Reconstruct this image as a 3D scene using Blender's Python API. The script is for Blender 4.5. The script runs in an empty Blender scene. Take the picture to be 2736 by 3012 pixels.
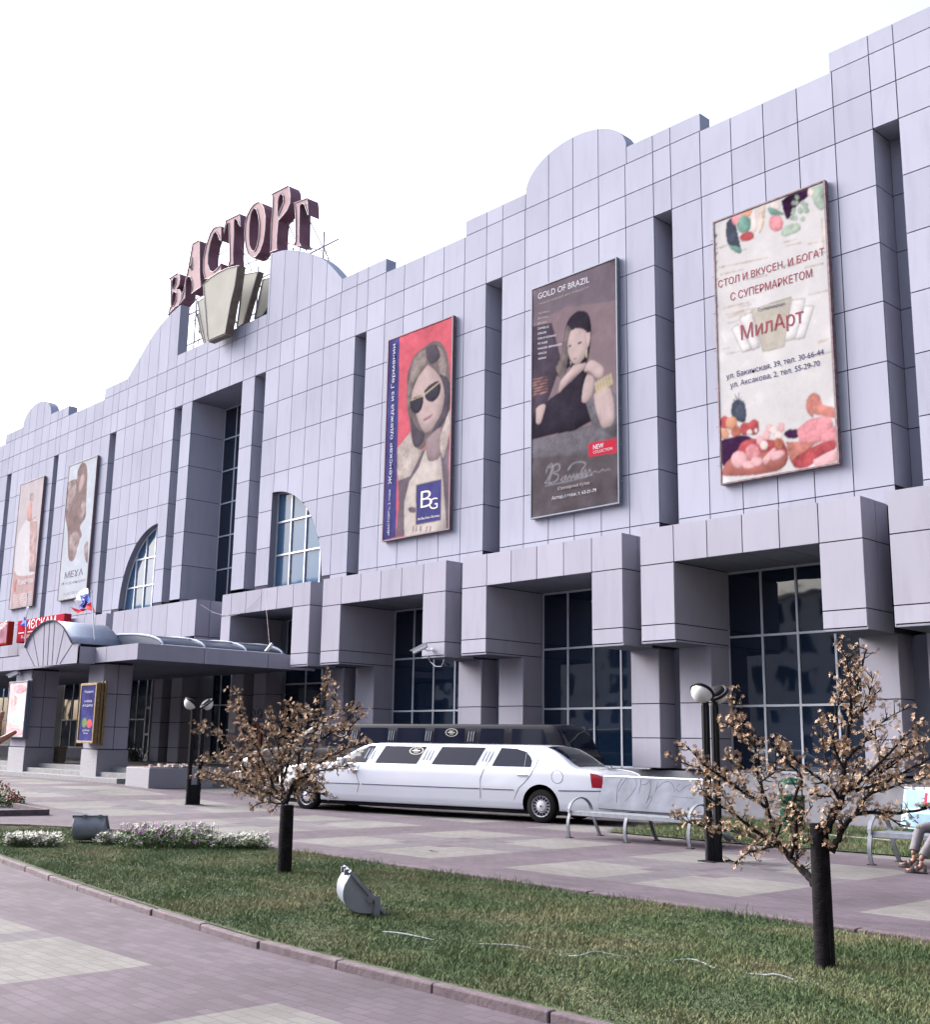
import bpy, bmesh, math, random
import numpy as np
from mathutils import Vector, Matrix
R = math.radians
random.seed(7)
sc = bpy.context.scene
COL = sc.collection

# ---------------------------------------------------------------- camera
H = 1.544
cr = Vector((0.68631697, 0.72713127, 0.01578382)); cu = Vector((0.13552576, -0.14918013, 0.97947846)); cf = Vector((-0.71456405, 0.67009357, 0.20092988))
FPX = 3331.777
cam = bpy.data.cameras.new('camera'); co = bpy.data.objects.new('camera', cam); COL.objects.link(co)
co.matrix_world = Matrix(((cr.x, cu.x, -cf.x, 0), (cr.y, cu.y, -cf.y, 0), (cr.z, cu.z, -cf.z, H), (0, 0, 0, 1)))
cam.sensor_fit = 'HORIZONTAL'; cam.sensor_width = 36; cam.lens = 36*FPX/2736
cam.clip_end = 2000; cam.clip_start = 0.05
sc.camera = co

# ---------------------------------------------------------------- light
SUN_EL, SUN_AZ = 34, -112         # veiled sun off to the left
w = bpy.data.worlds.new('World'); sc.world = w; w.use_nodes = True
nt = w.node_tree; nt.nodes.clear()
sky = nt.nodes.new('ShaderNodeTexSky'); sky.sky_type = 'NISHITA'; sky.sun_disc = False
sky.sun_elevation = R(SUN_EL); sky.sun_rotation = R(SUN_AZ); sky.air_density = 1.0; sky.dust_density = 6.0; sky.ozone_density = 2.0
bg = nt.nodes.new('ShaderNodeBackground'); bg.inputs[1].default_value = 0.13
wo = nt.nodes.new('ShaderNodeOutputWorld'); hz = nt.nodes.new('ShaderNodeHueSaturation'); hz.inputs['Saturation'].default_value = .72; nt.links.new(sky.outputs[0], hz.inputs['Color']); nt.links.new(hz.outputs[0], bg.inputs[0]); nt.links.new(bg.outputs[0], wo.inputs[0])
sl = bpy.data.lights.new('sun', 'SUN'); sl.energy = 1.9; sl.angle = R(45); sl.color = (.97, .96, 1)
so = bpy.data.objects.new('sun', sl); COL.objects.link(so)
sd = Vector((math.sin(R(SUN_AZ))*math.cos(R(SUN_EL)), math.cos(R(SUN_AZ))*math.cos(R(SUN_EL)), math.sin(R(SUN_EL))))
so.rotation_euler = sd.to_track_quat('Z', 'Y').to_euler()
sc.view_settings.view_transform = 'Standard'; sc.view_settings.look = 'None'; sc.view_settings.gamma = 1
sc.view_settings.exposure = 2.2

# ---------------------------------------------------------------- measuring helpers: photo pixel -> point on a real plane
def ray(x, y): return cf + cr*((x-1368)/FPX) - cu*((y-1506)/FPX)
def PY(x, y, Y):
    d = ray(x, y); t = Y/d.y; return Vector((t*d.x, Y, H+t*d.z))
def PX(x, y, X):
    d = ray(x, y); t = X/d.x; return Vector((X, t*d.y, H+t*d.z))
def hg(x):
    t = min(max((-x-20)/12, 0), 1); return .28*t*t*(3-2*t)
def PG(x, y, dz=0):
    z = dz; d = ray(x, y)
    for i in range(25):
        t = (z-H)/d.z; z = hg(t*d.x)+dz
    return Vector((t*d.x, t*d.y, z))
K = 2736/1831
def DY(x, y, Y): return PY(x*K, y*K, Y)
def DG(x, y, dz=0): return PG(x*K, y*K, dz)

# ---------------------------------------------------------------- mesh + object helpers
class MB:
    def __init__(s): s.v = []; s.f = []; s.m = []
    def poly(s, pts, mat=0):
        n = len(s.v); s.v += [tuple(p) for p in pts]; s.f.append(tuple(range(n, n+len(pts)))); s.m.append(mat)
    def box(s, x0, x1, y0, y1, z0, z1, mat=0):
        if x0 > x1: x0, x1 = x1, x0
        if y0 > y1: y0, y1 = y1, y0
        if z0 > z1: z0, z1 = z1, z0
        n = len(s.v); s.v += [(x, y, z) for x in (x0, x1) for y in (y0, y1) for z in (z0, z1)]
        for f in ((0,1,3,2),(4,6,7,5),(0,4,5,1),(2,3,7,6),(0,2,6,4),(1,5,7,3)): s.f.append(tuple(n+i for i in f)); s.m.append(mat)
    def obox(s, c, ax, ay, az, hx, hy, hz, mat=0):
        n = len(s.v); c = Vector(c)
        s.v += [tuple(c+ax*(i*hx)+ay*(j*hy)+az*(k*hz)) for i in (-1, 1) for j in (-1, 1) for k in (-1, 1)]
        for f in ((0,1,3,2),(4,6,7,5),(0,4,5,1),(2,3,7,6),(0,2,6,4),(1,5,7,3)): s.f.append(tuple(n+i for i in f)); s.m.append(mat)
    def prism(s, front, vec, mat=0, side=None):
        n = len(s.v); k = len(front); vec = Vector(vec)
        s.v += [tuple(p) for p in front]+[tuple(Vector(p)+vec) for p in front]
        s.f.append(tuple(range(n, n+k))); s.m.append(mat)
        s.f.append(tuple(range(n+2*k-1, n+k-1, -1))); s.m.append(mat if side is None else side)
        for i in range(k):
            j = (i+1) % k; s.f.append((n+i, n+k+i, n+k+j, n+j)); s.m.append(mat if side is None else side)
    def tube(s, pts, r, n=6, mat=0, cap=True, closed=False):
        pts = [Vector(p) for p in pts]; m = len(pts); rr = r if isinstance(r, (list, tuple)) else [r]*m
        base = len(s.v); up = None
        for i, p in enumerate(pts):
            if closed: d = pts[(i+1) % m]-pts[i-1]
            else: d = pts[min(i+1, m-1)]-pts[max(i-1, 0)]
            if d.length < 1e-9: d = Vector((0, 0, 1))
            d.normalize()
            if up is None: up = Vector((0, 0, 1)) if abs(d.z) < .9 else Vector((1, 0, 0))
            a = (up-d*up.dot(d))
            if a.length < 1e-5: a = d.orthogonal()
            a.normalize(); b = d.cross(a); up = a
            for k in range(n):
                t = 2*math.pi*k/n; s.v.append(tuple(p+a*(rr[i]*math.cos(t))+b*(rr[i]*math.sin(t))))
        for i in range(m if closed else m-1):
            i2 = (i+1) % m
            for k in range(n):
                k2 = (k+1) % n; s.f.append((base+i*n+k, base+i*n+k2, base+i2*n+k2, base+i2*n+k)); s.m.append(mat)
        if cap and not closed:
            s.f.append(tuple(base+k for k in reversed(range(n)))); s.m.append(mat)
            s.f.append(tuple(base+(m-1)*n+k for k in range(n))); s.m.append(mat)
    def lathe(s, c, prof, n=24, mat=0, ax=None, cap=True):
        # prof: (radius, height) along axis ax from c
        c = Vector(c); ax = Vector(ax) if ax else Vector((0, 0, 1)); a = ax.orthogonal().normalized(); b = ax.cross(a).normalized(); base = len(s.v)
        for r_, h_ in prof:
            for k in range(n):
                t = 2*math.pi*k/n; s.v.append(tuple(c+ax*h_+a*(r_*math.cos(t))+b*(r_*math.sin(t))))
        for i in range(len(prof)-1):
            for k in range(n):
                k2 = (k+1) % n; s.f.append((base+i*n+k, base+i*n+k2, base+(i+1)*n+k2, base+(i+1)*n+k)); s.m.append(mat)
        if cap:
            s.f.append(tuple(base+k for k in reversed(range(n)))); s.m.append(mat)
            s.f.append(tuple(base+(len(prof)-1)*n+k for k in range(n))); s.m.append(mat)
    def grid(s, P, mat=0):
        base = len(s.v); m = len(P); n = len(P[0])
        for row in P: s.v += [tuple(p) for p in row]
        for i in range(m-1):
            for j in range(n-1): s.f.append((base+i*n+j, base+i*n+j+1, base+(i+1)*n+j+1, base+(i+1)*n+j)); s.m.append(mat)
    def build(s, name, mats, parent=None, smooth=0, bevel=0, fix=True, loc=None):
        me = bpy.data.meshes.new(name)
        me.from_pydata(s.v, [], s.f)
        for m in (mats if isinstance(mats, (list, tuple)) else [mats]): me.materials.append(m)
        me.polygons.foreach_set('material_index', s.m)
        if fix:
            bm = bmesh.new(); bm.from_mesh(me); bmesh.ops.recalc_face_normals(bm, faces=bm.faces[:]); bm.to_mesh(me); bm.free()
        if smooth:
            me.polygons.foreach_set('use_smooth', [True]*len(me.polygons))
            try: me.set_sharp_from_angle(angle=R(smooth))
            except Exception: pass
        o = bpy.data.objects.new(name, me); COL.objects.link(o)
        if parent is not None:
            o.parent = parent; o.matrix_parent_inverse = Matrix.Translation(-Vector(parent.location)) if parent.type == 'EMPTY' and parent.get('w') else Matrix()
        if bevel:
            b = o.modifiers.new('bevel', 'BEVEL'); b.width = bevel; b.segments = 2; b.limit_method = 'ANGLE'; b.angle_limit = R(40)
        return o
def thing(name, label, cat, group=None, loc=(0, 0, 0), world=True):
    # world=True: the parts are written in world coordinates and the empty only marks the base
    o = bpy.data.objects.new(name, None); COL.objects.link(o); o.location = loc
    if world: o['w'] = 1
    o.empty_display_size = .2; o['label'] = label; o['category'] = cat
    if group: o['group'] = group
    return o
def tag(o, label=None, cat=None, group=None, kind=None):
    for k_, v_ in (('label', label), ('category', cat), ('group', group), ('kind', kind)):
        if v_: o[k_] = v_
    return o
def copy_tree(o, parent=None):
    c = o.copy(); COL.objects.link(c); c.parent = parent
    for ch in list(o.children): copy_tree(ch, c)
    return c
_dg = []
def text(body, fn, size=1.0, mb=None, mat=0, width=None, height=None, bold=0.0, align='LEFT', shear=0, wave=None):
    """lettering as flat polygons; fn(u, v) gives the 3-D point; fitted to width/height if given"""
    cu_ = bpy.data.curves.new('t', 'FONT'); cu_.body = body; cu_.size = 1; cu_.offset = bold; cu_.resolution_u = 3
    ob = bpy.data.objects.new('t', cu_); COL.objects.link(ob)
    dg = bpy.context.evaluated_depsgraph_get(); dg.update()
    me = bpy.data.meshes.new_from_object(ob.evaluated_get(dg))
    vs = [v.co.copy() for v in me.vertices]; fs = [tuple(p.vertices) for p in me.polygons]
    bpy.data.objects.remove(ob); bpy.data.meshes.remove(me); bpy.data.curves.remove(cu_)
    if not vs: return
    x0 = min(v.x for v in vs); x1 = max(v.x for v in vs); y0 = min(v.y for v in vs); y1 = max(v.y for v in vs)
    sx = (width/(x1-x0)) if width else size; sy = (height/(y1-y0)) if height else (sx if width else size)
    n = len(mb.v)
    for v in vs:
        u = (v.x-x0)*sx; vv = (v.y-y0)*sy
        if align == 'CENTER': u -= (x1-x0)*sx/2
        mb.v.append(tuple(fn(u+shear*vv, vv)))
    for f in fs: mb.f.append(tuple(n+i for i in f)); mb.m.append(mat)

# ---------------------------------------------------------------- materials
def mat(name, col, rough=.6, metal=0, var=.06, scale=3.0, bump=0, bscale=40, coat=0, spec=.2, emit=None, detail=4, trans=0):
    m = bpy.data.materials.new(name); m.use_nodes = True; t = m.node_tree; b = t.nodes['Principled BSDF']
    b.inputs['Roughness'].default_value = rough; b.inputs['Metallic'].default_value = metal; b.inputs['Specular IOR Level'].default_value = spec
    if coat: b.inputs['Coat Weight'].default_value = coat; b.inputs['Coat Roughness'].default_value = .03
    tc = t.nodes.new('ShaderNodeTexCoord')
    nz = t.nodes.new('ShaderNodeTexNoise'); nz.inputs['Scale'].default_value = scale; nz.inputs['Detail'].default_value = detail
    t.links.new(tc.outputs['Object'], nz.inputs['Vector'])
    mx = t.nodes.new('ShaderNodeMix'); mx.data_type = 'RGBA'; mx.blend_type = 'MIX'
    c = Vector(col[:3])
    mx.inputs[6].default_value = (*[max(0, q*(1-var)) for q in c], 1); mx.inputs[7].default_value = (*[min(1, q*(1+var)) for q in c], 1)
    mr = t.nodes.new('ShaderNodeMapRange'); mr.inputs[1].default_value = .3; mr.inputs[2].default_value = .7
    t.links.new(nz.outputs[0], mr.inputs[0]); t.links.new(mr.outputs[0], mx.inputs[0]); t.links.new(mx.outputs[2], b.inputs['Base Color'])
    if bump:
        n2 = t.nodes.new('ShaderNodeTexNoise'); n2.inputs['Scale'].default_value = bscale; n2.inputs['Detail'].default_value = 5
        t.links.new(tc.outputs['Object'], n2.inputs['Vector'])
        bp = t.nodes.new('ShaderNodeBump'); bp.inputs['Strength'].default_value = bump; bp.inputs['Distance'].default_value = .02
        t.links.new(n2.outputs[0], bp.inputs['Height']); t.links.new(bp.outputs[0], b.inputs['Normal'])
    if emit: b.inputs['Emission Color'].default_value = (*emit[:3], 1); b.inputs['Emission Strength'].default_value = emit[3]
    return m
M = {}
def panel_mat(name, col, rough=.62):
    """composite cladding: slightly different tone per panel (attribute), faint rain streaks running down"""
    m = bpy.data.materials.new(name); m.use_nodes = True; t = m.node_tree; b = t.nodes['Principled BSDF']
    N = t.nodes.new; L = t.links.new
    b.inputs['Roughness'].default_value = rough; b.inputs['Specular IOR Level'].default_value = 0
    tc = N('ShaderNodeTexCoord'); at = N('ShaderNodeAttribute'); at.attribute_name = 'tone'
    mp = N('ShaderNodeMapping'); mp.inputs['Scale'].default_value = (2.6, 2.6, .45); L(tc.outputs['Object'], mp.inputs[0])
    st = N('ShaderNodeTexNoise'); st.inputs['Scale'].default_value = 1.6; st.inputs['Detail'].default_value = 6; L(mp.outputs[0], st.inputs['Vector'])
    lg = N('ShaderNodeTexNoise'); lg.inputs['Scale'].default_value = .35; lg.inputs['Detail'].default_value = 3; L(tc.outputs['Object'], lg.inputs['Vector'])
    def mth(op, a, b_, c_=None):
        n = N('ShaderNodeMath'); n.operation = op
        for i, q in enumerate((a, b_, c_)):
            if q is None: continue
            if isinstance(q, (int, float)): n.inputs[i].default_value = q
            else: L(q, n.inputs[i])
        return n.outputs[0]
    r1 = N('ShaderNodeMapRange'); r1.inputs[1].default_value = .5; r1.inputs[2].default_value = .8; r1.inputs[3].default_value = 1; r1.inputs[4].default_value = .90; L(st.outputs[0], r1.inputs[0])
    r2 = N('ShaderNodeMapRange'); r2.inputs[1].default_value = .3; r2.inputs[2].default_value = .7; r2.inputs[3].default_value = .95; r2.inputs[4].default_value = 1.04; L(lg.outputs[0], r2.inputs[0])
    f = mth('MULTIPLY', r1.outputs[0], r2.outputs[0]); f = mth('MULTIPLY', f, mth('ADD', mth('MULTIPLY', at.outputs['Fac'], .11), .945))
    hs = N('ShaderNodeVectorMath'); hs.operation = 'SCALE'; hs.inputs[0].default_value = col[:3]; L(f, hs.inputs['Scale']); L(hs.outputs[0], b.inputs['Base Color'])
    return m
M['panel'] = panel_mat('cladding_panel', (.234, .240, .296))
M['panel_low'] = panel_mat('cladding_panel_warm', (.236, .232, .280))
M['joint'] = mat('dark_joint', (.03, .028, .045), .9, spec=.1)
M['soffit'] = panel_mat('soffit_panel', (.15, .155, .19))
M['granite'] = mat('grey_granite', (.19, .19, .215), .6, var=.35, scale=60, bump=.1)
M['frame'] = mat('pale_aluminium', (.36, .38, .43), .45, metal=.1)
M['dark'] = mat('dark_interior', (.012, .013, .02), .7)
def glass_mat(name, col, bump=.25, sc_=.9, rough=.03, ior=1.7):
    m = bpy.data.materials.new(name); m.use_nodes = True; t = m.node_tree; b = t.nodes['Principled BSDF']
    b.inputs['Base Color'].default_value = (*col, 1); b.inputs['Roughness'].default_value = rough; b.inputs['IOR'].default_value = ior
    tc = t.nodes.new('ShaderNodeTexCoord'); nz = t.nodes.new('ShaderNodeTexNoise'); nz.inputs['Scale'].default_value = sc_; nz.inputs['Detail'].default_value = 1.5
    t.links.new(tc.outputs['Object'], nz.inputs['Vector'])
    bp = t.nodes.new('ShaderNodeBump'); bp.inputs['Strength'].default_value = bump; bp.inputs['Distance'].default_value = .03
    t.links.new(nz.outputs[0], bp.inputs['Height']); t.links.new(bp.outputs[0], b.inputs['Normal'])
    return m
M['glass'] = glass_mat('blue_tinted_glass', (.004, .010, .024))
M['glass_up'] = glass_mat('upper_glass_painted_sky', (.045, .085, .15), .1, ior=1.225)  # light-blue sky reflection put into the base colour
def paving(name, col, var, bw=.2, bh=.1, mortar=.008, dirt=.25, basket=True):
    m = bpy.data.materials.new(name); m.use_nodes = True; t = m.node_tree; b = t.nodes['Principled BSDF']; N = t.nodes.new; L = t.links.new
    b.inputs['Roughness'].default_value = .85; b.inputs['Specular IOR Level'].default_value = .2
    tc = N('ShaderNodeTexCoord'); mp = N('ShaderNodeMapping'); L(tc.outputs['Object'], mp.inputs[0])
    br = N('ShaderNodeTexBrick'); br.inputs['Scale'].default_value = 1; br.inputs['Brick Width'].default_value = bw; br.inputs['Row Height'].default_value = bh
    br.inputs['Mortar Size'].default_value = mortar; br.inputs['Mortar Smooth'].default_value = .3; br.inputs['Bias'].default_value = 0
    c = Vector(col); br.inputs['Color1'].default_value = (*(c*(1-var)), 1); br.inputs['Color2'].default_value = (*(c*(1+var)), 1); br.inputs['Mortar'].default_value = (*(c*.80), 1)
    L(mp.outputs[0], br.inputs['Vector'])
    nz = N('ShaderNodeTexNoise'); nz.inputs['Scale'].default_value = .7; nz.inputs['Detail'].default_value = 8; nz.inputs['Roughness'].default_value = .65; L(tc.outputs['Object'], nz.inputs['Vector'])
    r = N('ShaderNodeMapRange'); r.inputs[1].default_value = .35; r.inputs[2].default_value = .7; r.inputs[3].default_value = 1+dirt*.6; r.inputs[4].default_value = 1-dirt*1.2; L(nz.outputs[0], r.inputs[0])
    n3 = N('ShaderNodeTexNoise'); n3.inputs['Scale'].default_value = 55; n3.inputs['Detail'].default_value = 3; L(tc.outputs['Object'], n3.inputs['Vector'])
    r3 = N('ShaderNodeMapRange'); r3.inputs[3].default_value = .8; r3.inputs[4].default_value = 1.2; L(n3.outputs[0], r3.inputs[0])
    mu = N('ShaderNodeMath'); mu.operation = 'MULTIPLY'; L(r.outputs[0], mu.inputs[0]); L(r3.outputs[0], mu.inputs[1])
    vm = N('ShaderNodeVectorMath'); vm.operation = 'SCALE'; L(br.outputs['Color'], vm.inputs[0]); L(mu.outputs[0], vm.inputs['Scale']); L(vm.outputs[0], b.inputs['Base Color'])
    bp = N('ShaderNodeBump'); bp.inputs['Strength'].default_value = .3; bp.inputs['Distance'].default_value = .005; bp.invert = True
    L(br.outputs['Fac'], bp.inputs['Height']); L(bp.outputs[0], b.inputs['Normal'])
    return m
M['red'] = paving('mauve_paver', (.064, .051, .064), .15)
M['cream'] = paving('cream_paver', (.104, .099, .098), .10)
M['grey'] = paving('grey_paver', (.077, .069, .080), .12)

# ---------------------------------------------------------------- GROUND
def sheet(name, xs, ys, cls, z0=0.0):
    mb = MB()
    P = [[(x, y, hg(x)+z0) for x in xs] for y in ys]
    base = 0
    for row in P: mb.v += row
    n = len(xs)
    for j in range(len(ys)-1):
        for i in range(n-1):
            mb.f.append((j*n+i, j*n+i+1, (j+1)*n+i+1, (j+1)*n+i)); mb.m.append(cls((xs[i]+xs[i+1])/2, (ys[j]+ys[j+1])/2))
    return mb.build(name, [M['red'], M['cream'], M['grey']], fix=False)
def motif(u, v, W=3.55, D=4.2, qx=1.48, qy=1.62):
    """cross of grey pavers between four cream squares, red inner corners; u,v from the lower left corner"""
    if not (0 <= u <= W and 0 <= v <= D): return 0
    inx = u < qx or u > W-qx; iny = v < qy or v > D-qy
    if inx and iny:
        if (qx-.32 < u < W-qx+.32) and (qy-.32 < v < D-qy+.32): return 0
        return 1
    if not inx and not iny: return 0 if (qx+.18 < u < W-qx-.18 and qy+.2 < v < D-qy-.2) else 2
    return 2
PER = 4.93; X0 = -15.67; Y0 = 10.82
def cuts(per, off, size, q, lo, hi, extra=()):
    s = set([lo, hi]); k0 = int(math.floor((lo-off)/per))-1
    for k in range(k0, k0+60):
        for c in (0, q-.32, q, q+.2, size-q-.2, size-q, size-q+.32, size):
            p = off+k*per+c
            if lo < p < hi: s.add(round(p, 4))
    for e in extra:
        if lo < e < hi: s.add(e)
    return sorted(s)
ex = [-20-i for i in range(1, 30, 1)]
xs = cuts(PER, X0, 3.55, 1.48, -90, 30, ex)
def cls_plaza(x, y):
    u = (x-X0) % PER; v = (y-Y0) % 5.6
    return motif(u, v)
ys = [y for y in cuts(5.6, Y0, 4.2, 1.62, 5.0, 60) if y <= 60]
o = sheet('plaza', xs, ys, lambda x, y: cls_plaza(x, y) if y > 9.4 else 0); tag(o, kind='structure')
XN = -11.0; YN = .05
def cls_near(x, y):
    u = (x-XN) % PER; v = (y-YN) % 5.6
    return motif(u, v, 3.4, 4.15, 1.5, 1.75)
xs2 = cuts(PER, XN, 3.4, 1.5, -90, 30, ex); ys2 = cuts(5.6, YN, 4.15, 1.75, -45, 5.0)
o = sheet('path', xs2, ys2, cls_near); tag(o, kind='structure')
mb = MB(); mb.box(-400, 400, -400, 400, -.4, -.05, 0)
M['asphalt'] = mat('asphalt', (.06, .06, .065), .9, var=.2)
o = mb.build('ground', M['asphalt']); tag(o, kind='structure')

# lawn island with mauve kerb
near = [(-15.6, 6.16), (-15.11, 6.07), (-13.6, 5.86), (-12.24, 5.66), (-9.85, 5.38), (-8.29, 5.24), (-7.4, 5.17), (-5.73, 5.17), (-4.5, 5.17), (-2, 5.17), (6, 5.17)]
far = [(6, 9.27), (-4.37, 9.25), (-8.39, 9.33), (-10.95, 9.39), (-14.5, 9.5), (-17.2, 9.3), (-19.3, 8.7), (-20.4, 7.9), (-20.6, 7.2), (-19.8, 6.7), (-17.8, 6.45)]
def smooth_line(p, n=4):
    out = []
    for i in range(len(p)-1):
        p0 = Vector(p[max(i-1, 0)]); p1 = Vector(p[i]); p2 = Vector(p[i+1]); p3 = Vector(p[min(i+2, len(p)-1)])
        for k in range(n):
            t = k/n; out.append(.5*((2*p1)+(p2-p0)*t+(2*p0-5*p1+4*p2-p3)*t*t+(3*p1-p0-3*p2+p3)*t**3))
    out.append(Vector(p[-1])); return out
near_s = smooth_line(near, 5); far_s = smooth_line(far, 4)
lawn = near_s+far_s
M['soil'] = mat('lawn_soil', (.045, .055, .032), .95, spec=.1, var=.4, scale=6, bump=.6)
mb = MB(); n = len(lawn)
mb.poly([(p.x, p.y, .055) for p in lawn])
o = mb.build('lawn', M['soil'], fix=False); tag(o, kind='structure')
def kerb(name, line, wd, z0, z1, m, jog=1):
    mb = MB(); acc = 0
    seg = 1.0
    # resample
    pts = [line[0]]; d = 0
    tot = [0]
    for a, b in zip(line, line[1:]): tot.append(tot[-1]+(b-a).length)
    def at(s):
        s = min(max(s, 0), tot[-1])
        for i in range(len(line)-1):
            if s <= tot[i+1]: return line[i].lerp(line[i+1], (s-tot[i])/max(1e-6, tot[i+1]-tot[i]))
        return line[-1]
    s = 0
    while s < tot[-1]:
        e = min(s+seg, tot[-1]); dz = random.uniform(-.006, .006)*jog; dx = random.uniform(-.006, .006)*jog
        a, b = at(s+.006), at(e-.006); t = (b-a).normalized() if (b-a).length > 0 else Vector((1, 0)); nn = Vector((-t.y, t.x))
        q = [a+nn*dx, b+nn*dx]
        c = (q[0]+q[1])/2-nn*(wd/2)
        c3 = Vector((c.x, c.y, (z0+z1)/2+dz)); mb.obox(c3, Vector((t.x, t.y, 0)), Vector((nn.x, nn.y, 0)), Vector((0, 0, 1)), (b-a).length/2, wd/2, (z1-z0)/2)
        s = e
    o = mb.build(name, m, bevel=.012); tag(o, kind='structure'); return o
M['kerb'] = mat('mauve_kerb', (.075, .057, .068), .85, spec=.25, var=.25, scale=9, bump=.3)
kerb('kerb', near_s, .075, -.02, .060, M['kerb'])
kerb('kerb', far_s, .12, -.02, .085, M['kerb'])

# ---------------------------------------------------------------- SHOPPING CENTRE
FY = 21.9; OY = 20.8; CY = 22.2; GY = 22.96; PW = .925
R3, R2, R1, RT, R9 = 14.90, 15.81, 16.70, 17.20, 6.90
ROWS = [R9+i*(R3-R9)/6 for i in range(7)]+[R2, R1]
SL = {-8: (-64.1, -63.5), -7: (-58.2, -57.65), -6: (-52.5, -52.0), -5: (-46.65, -46.05), -4: (-40.9, -40.28), -3: (-34.93, -34.22), -2: (-28.87, -28.27), -1: (-22.6, -21.93), 0: (-16.44, -15.88), 1: (-10.47, -9.89), 2: (-4.45, -3.87), 3: (1.6, 2.2)}
mall = thing('shopping_centre', 'long pale lavender panel-clad shopping centre with arched parapets and deep vertical slots', 'building', loc=(-25, FY, 0))
GAP = .012
class PanelMB(MB):
    def __init__(s): super().__init__(); s.tone = []
    def tonef(s, n, t): s.tone += [t]*n
    def pane(s, pts, depth, nrm, mat=0):
        """flat polygon panel with a little thickness, already inset by the caller"""
        f0 = len(s.f); s.prism(pts, Vector(nrm)*(-depth), mat); s.tonef(len(s.f)-f0, random.random())
    def rect(s, o, u, v, nrm, u0, u1, v0, v1, mat=0, depth=.02):
        g = GAP; o = Vector(o); u = Vector(u); v = Vector(v)
        if u1-u0 < 3*g or v1-v0 < 3*g: return
        s.pane([o+u*(u0+g)+v*(v0+g), o+u*(u1-g)+v*(v0+g), o+u*(u1-g)+v*(v1-g), o+u*(u0+g)+v*(v1-g)], depth, nrm, mat)
    def cells(s, o, u, v, nrm, us, vs, mat=0, skip=None):
        for a, b in zip(us, us[1:]):
            for c, d in zip(vs, vs[1:]):
                if skip and skip((a+b)/2, (c+d)/2): continue
                s.rect(o, u, v, nrm, a, b, c, d, mat)
    def shaped(s, x0, x1, lo, hi, y, mat=0, n=8):
        """front-facing panel at plane y between the curves lo(x) and hi(x)"""
        g = GAP; x0 += g; x1 -= g; P = []; Q = []
        for i in range(n+1):
            x = x0+(x1-x0)*i/n; a = lo(x)+g; b = hi(x)-g
            if b-a > .02: P.append((x, y, a)); Q.append((x, y, b))
        if len(P) >= 2: s.pane(P+Q[::-1], .02, (0, -1, 0), mat)
    def build(s, *a, **k):
        tone = list(s.tone)+[.5]*(len(s.f)-len(s.tone))
        o = super().build(*a, **k); at = o.data.attributes.new('tone', 'FLOAT', 'FACE'); at.data.foreach_set('value', tone); return o
UX = (1, 0, 0); UY = (0, 1, 0); UZ = (0, 0, 1)
def facade_cols(a, b):   # six panels between slots
    st = (b-a)/6; return [a+i*st for i in range(7)]
keys = sorted(SL)
wall = PanelMB(); back = MB()
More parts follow.
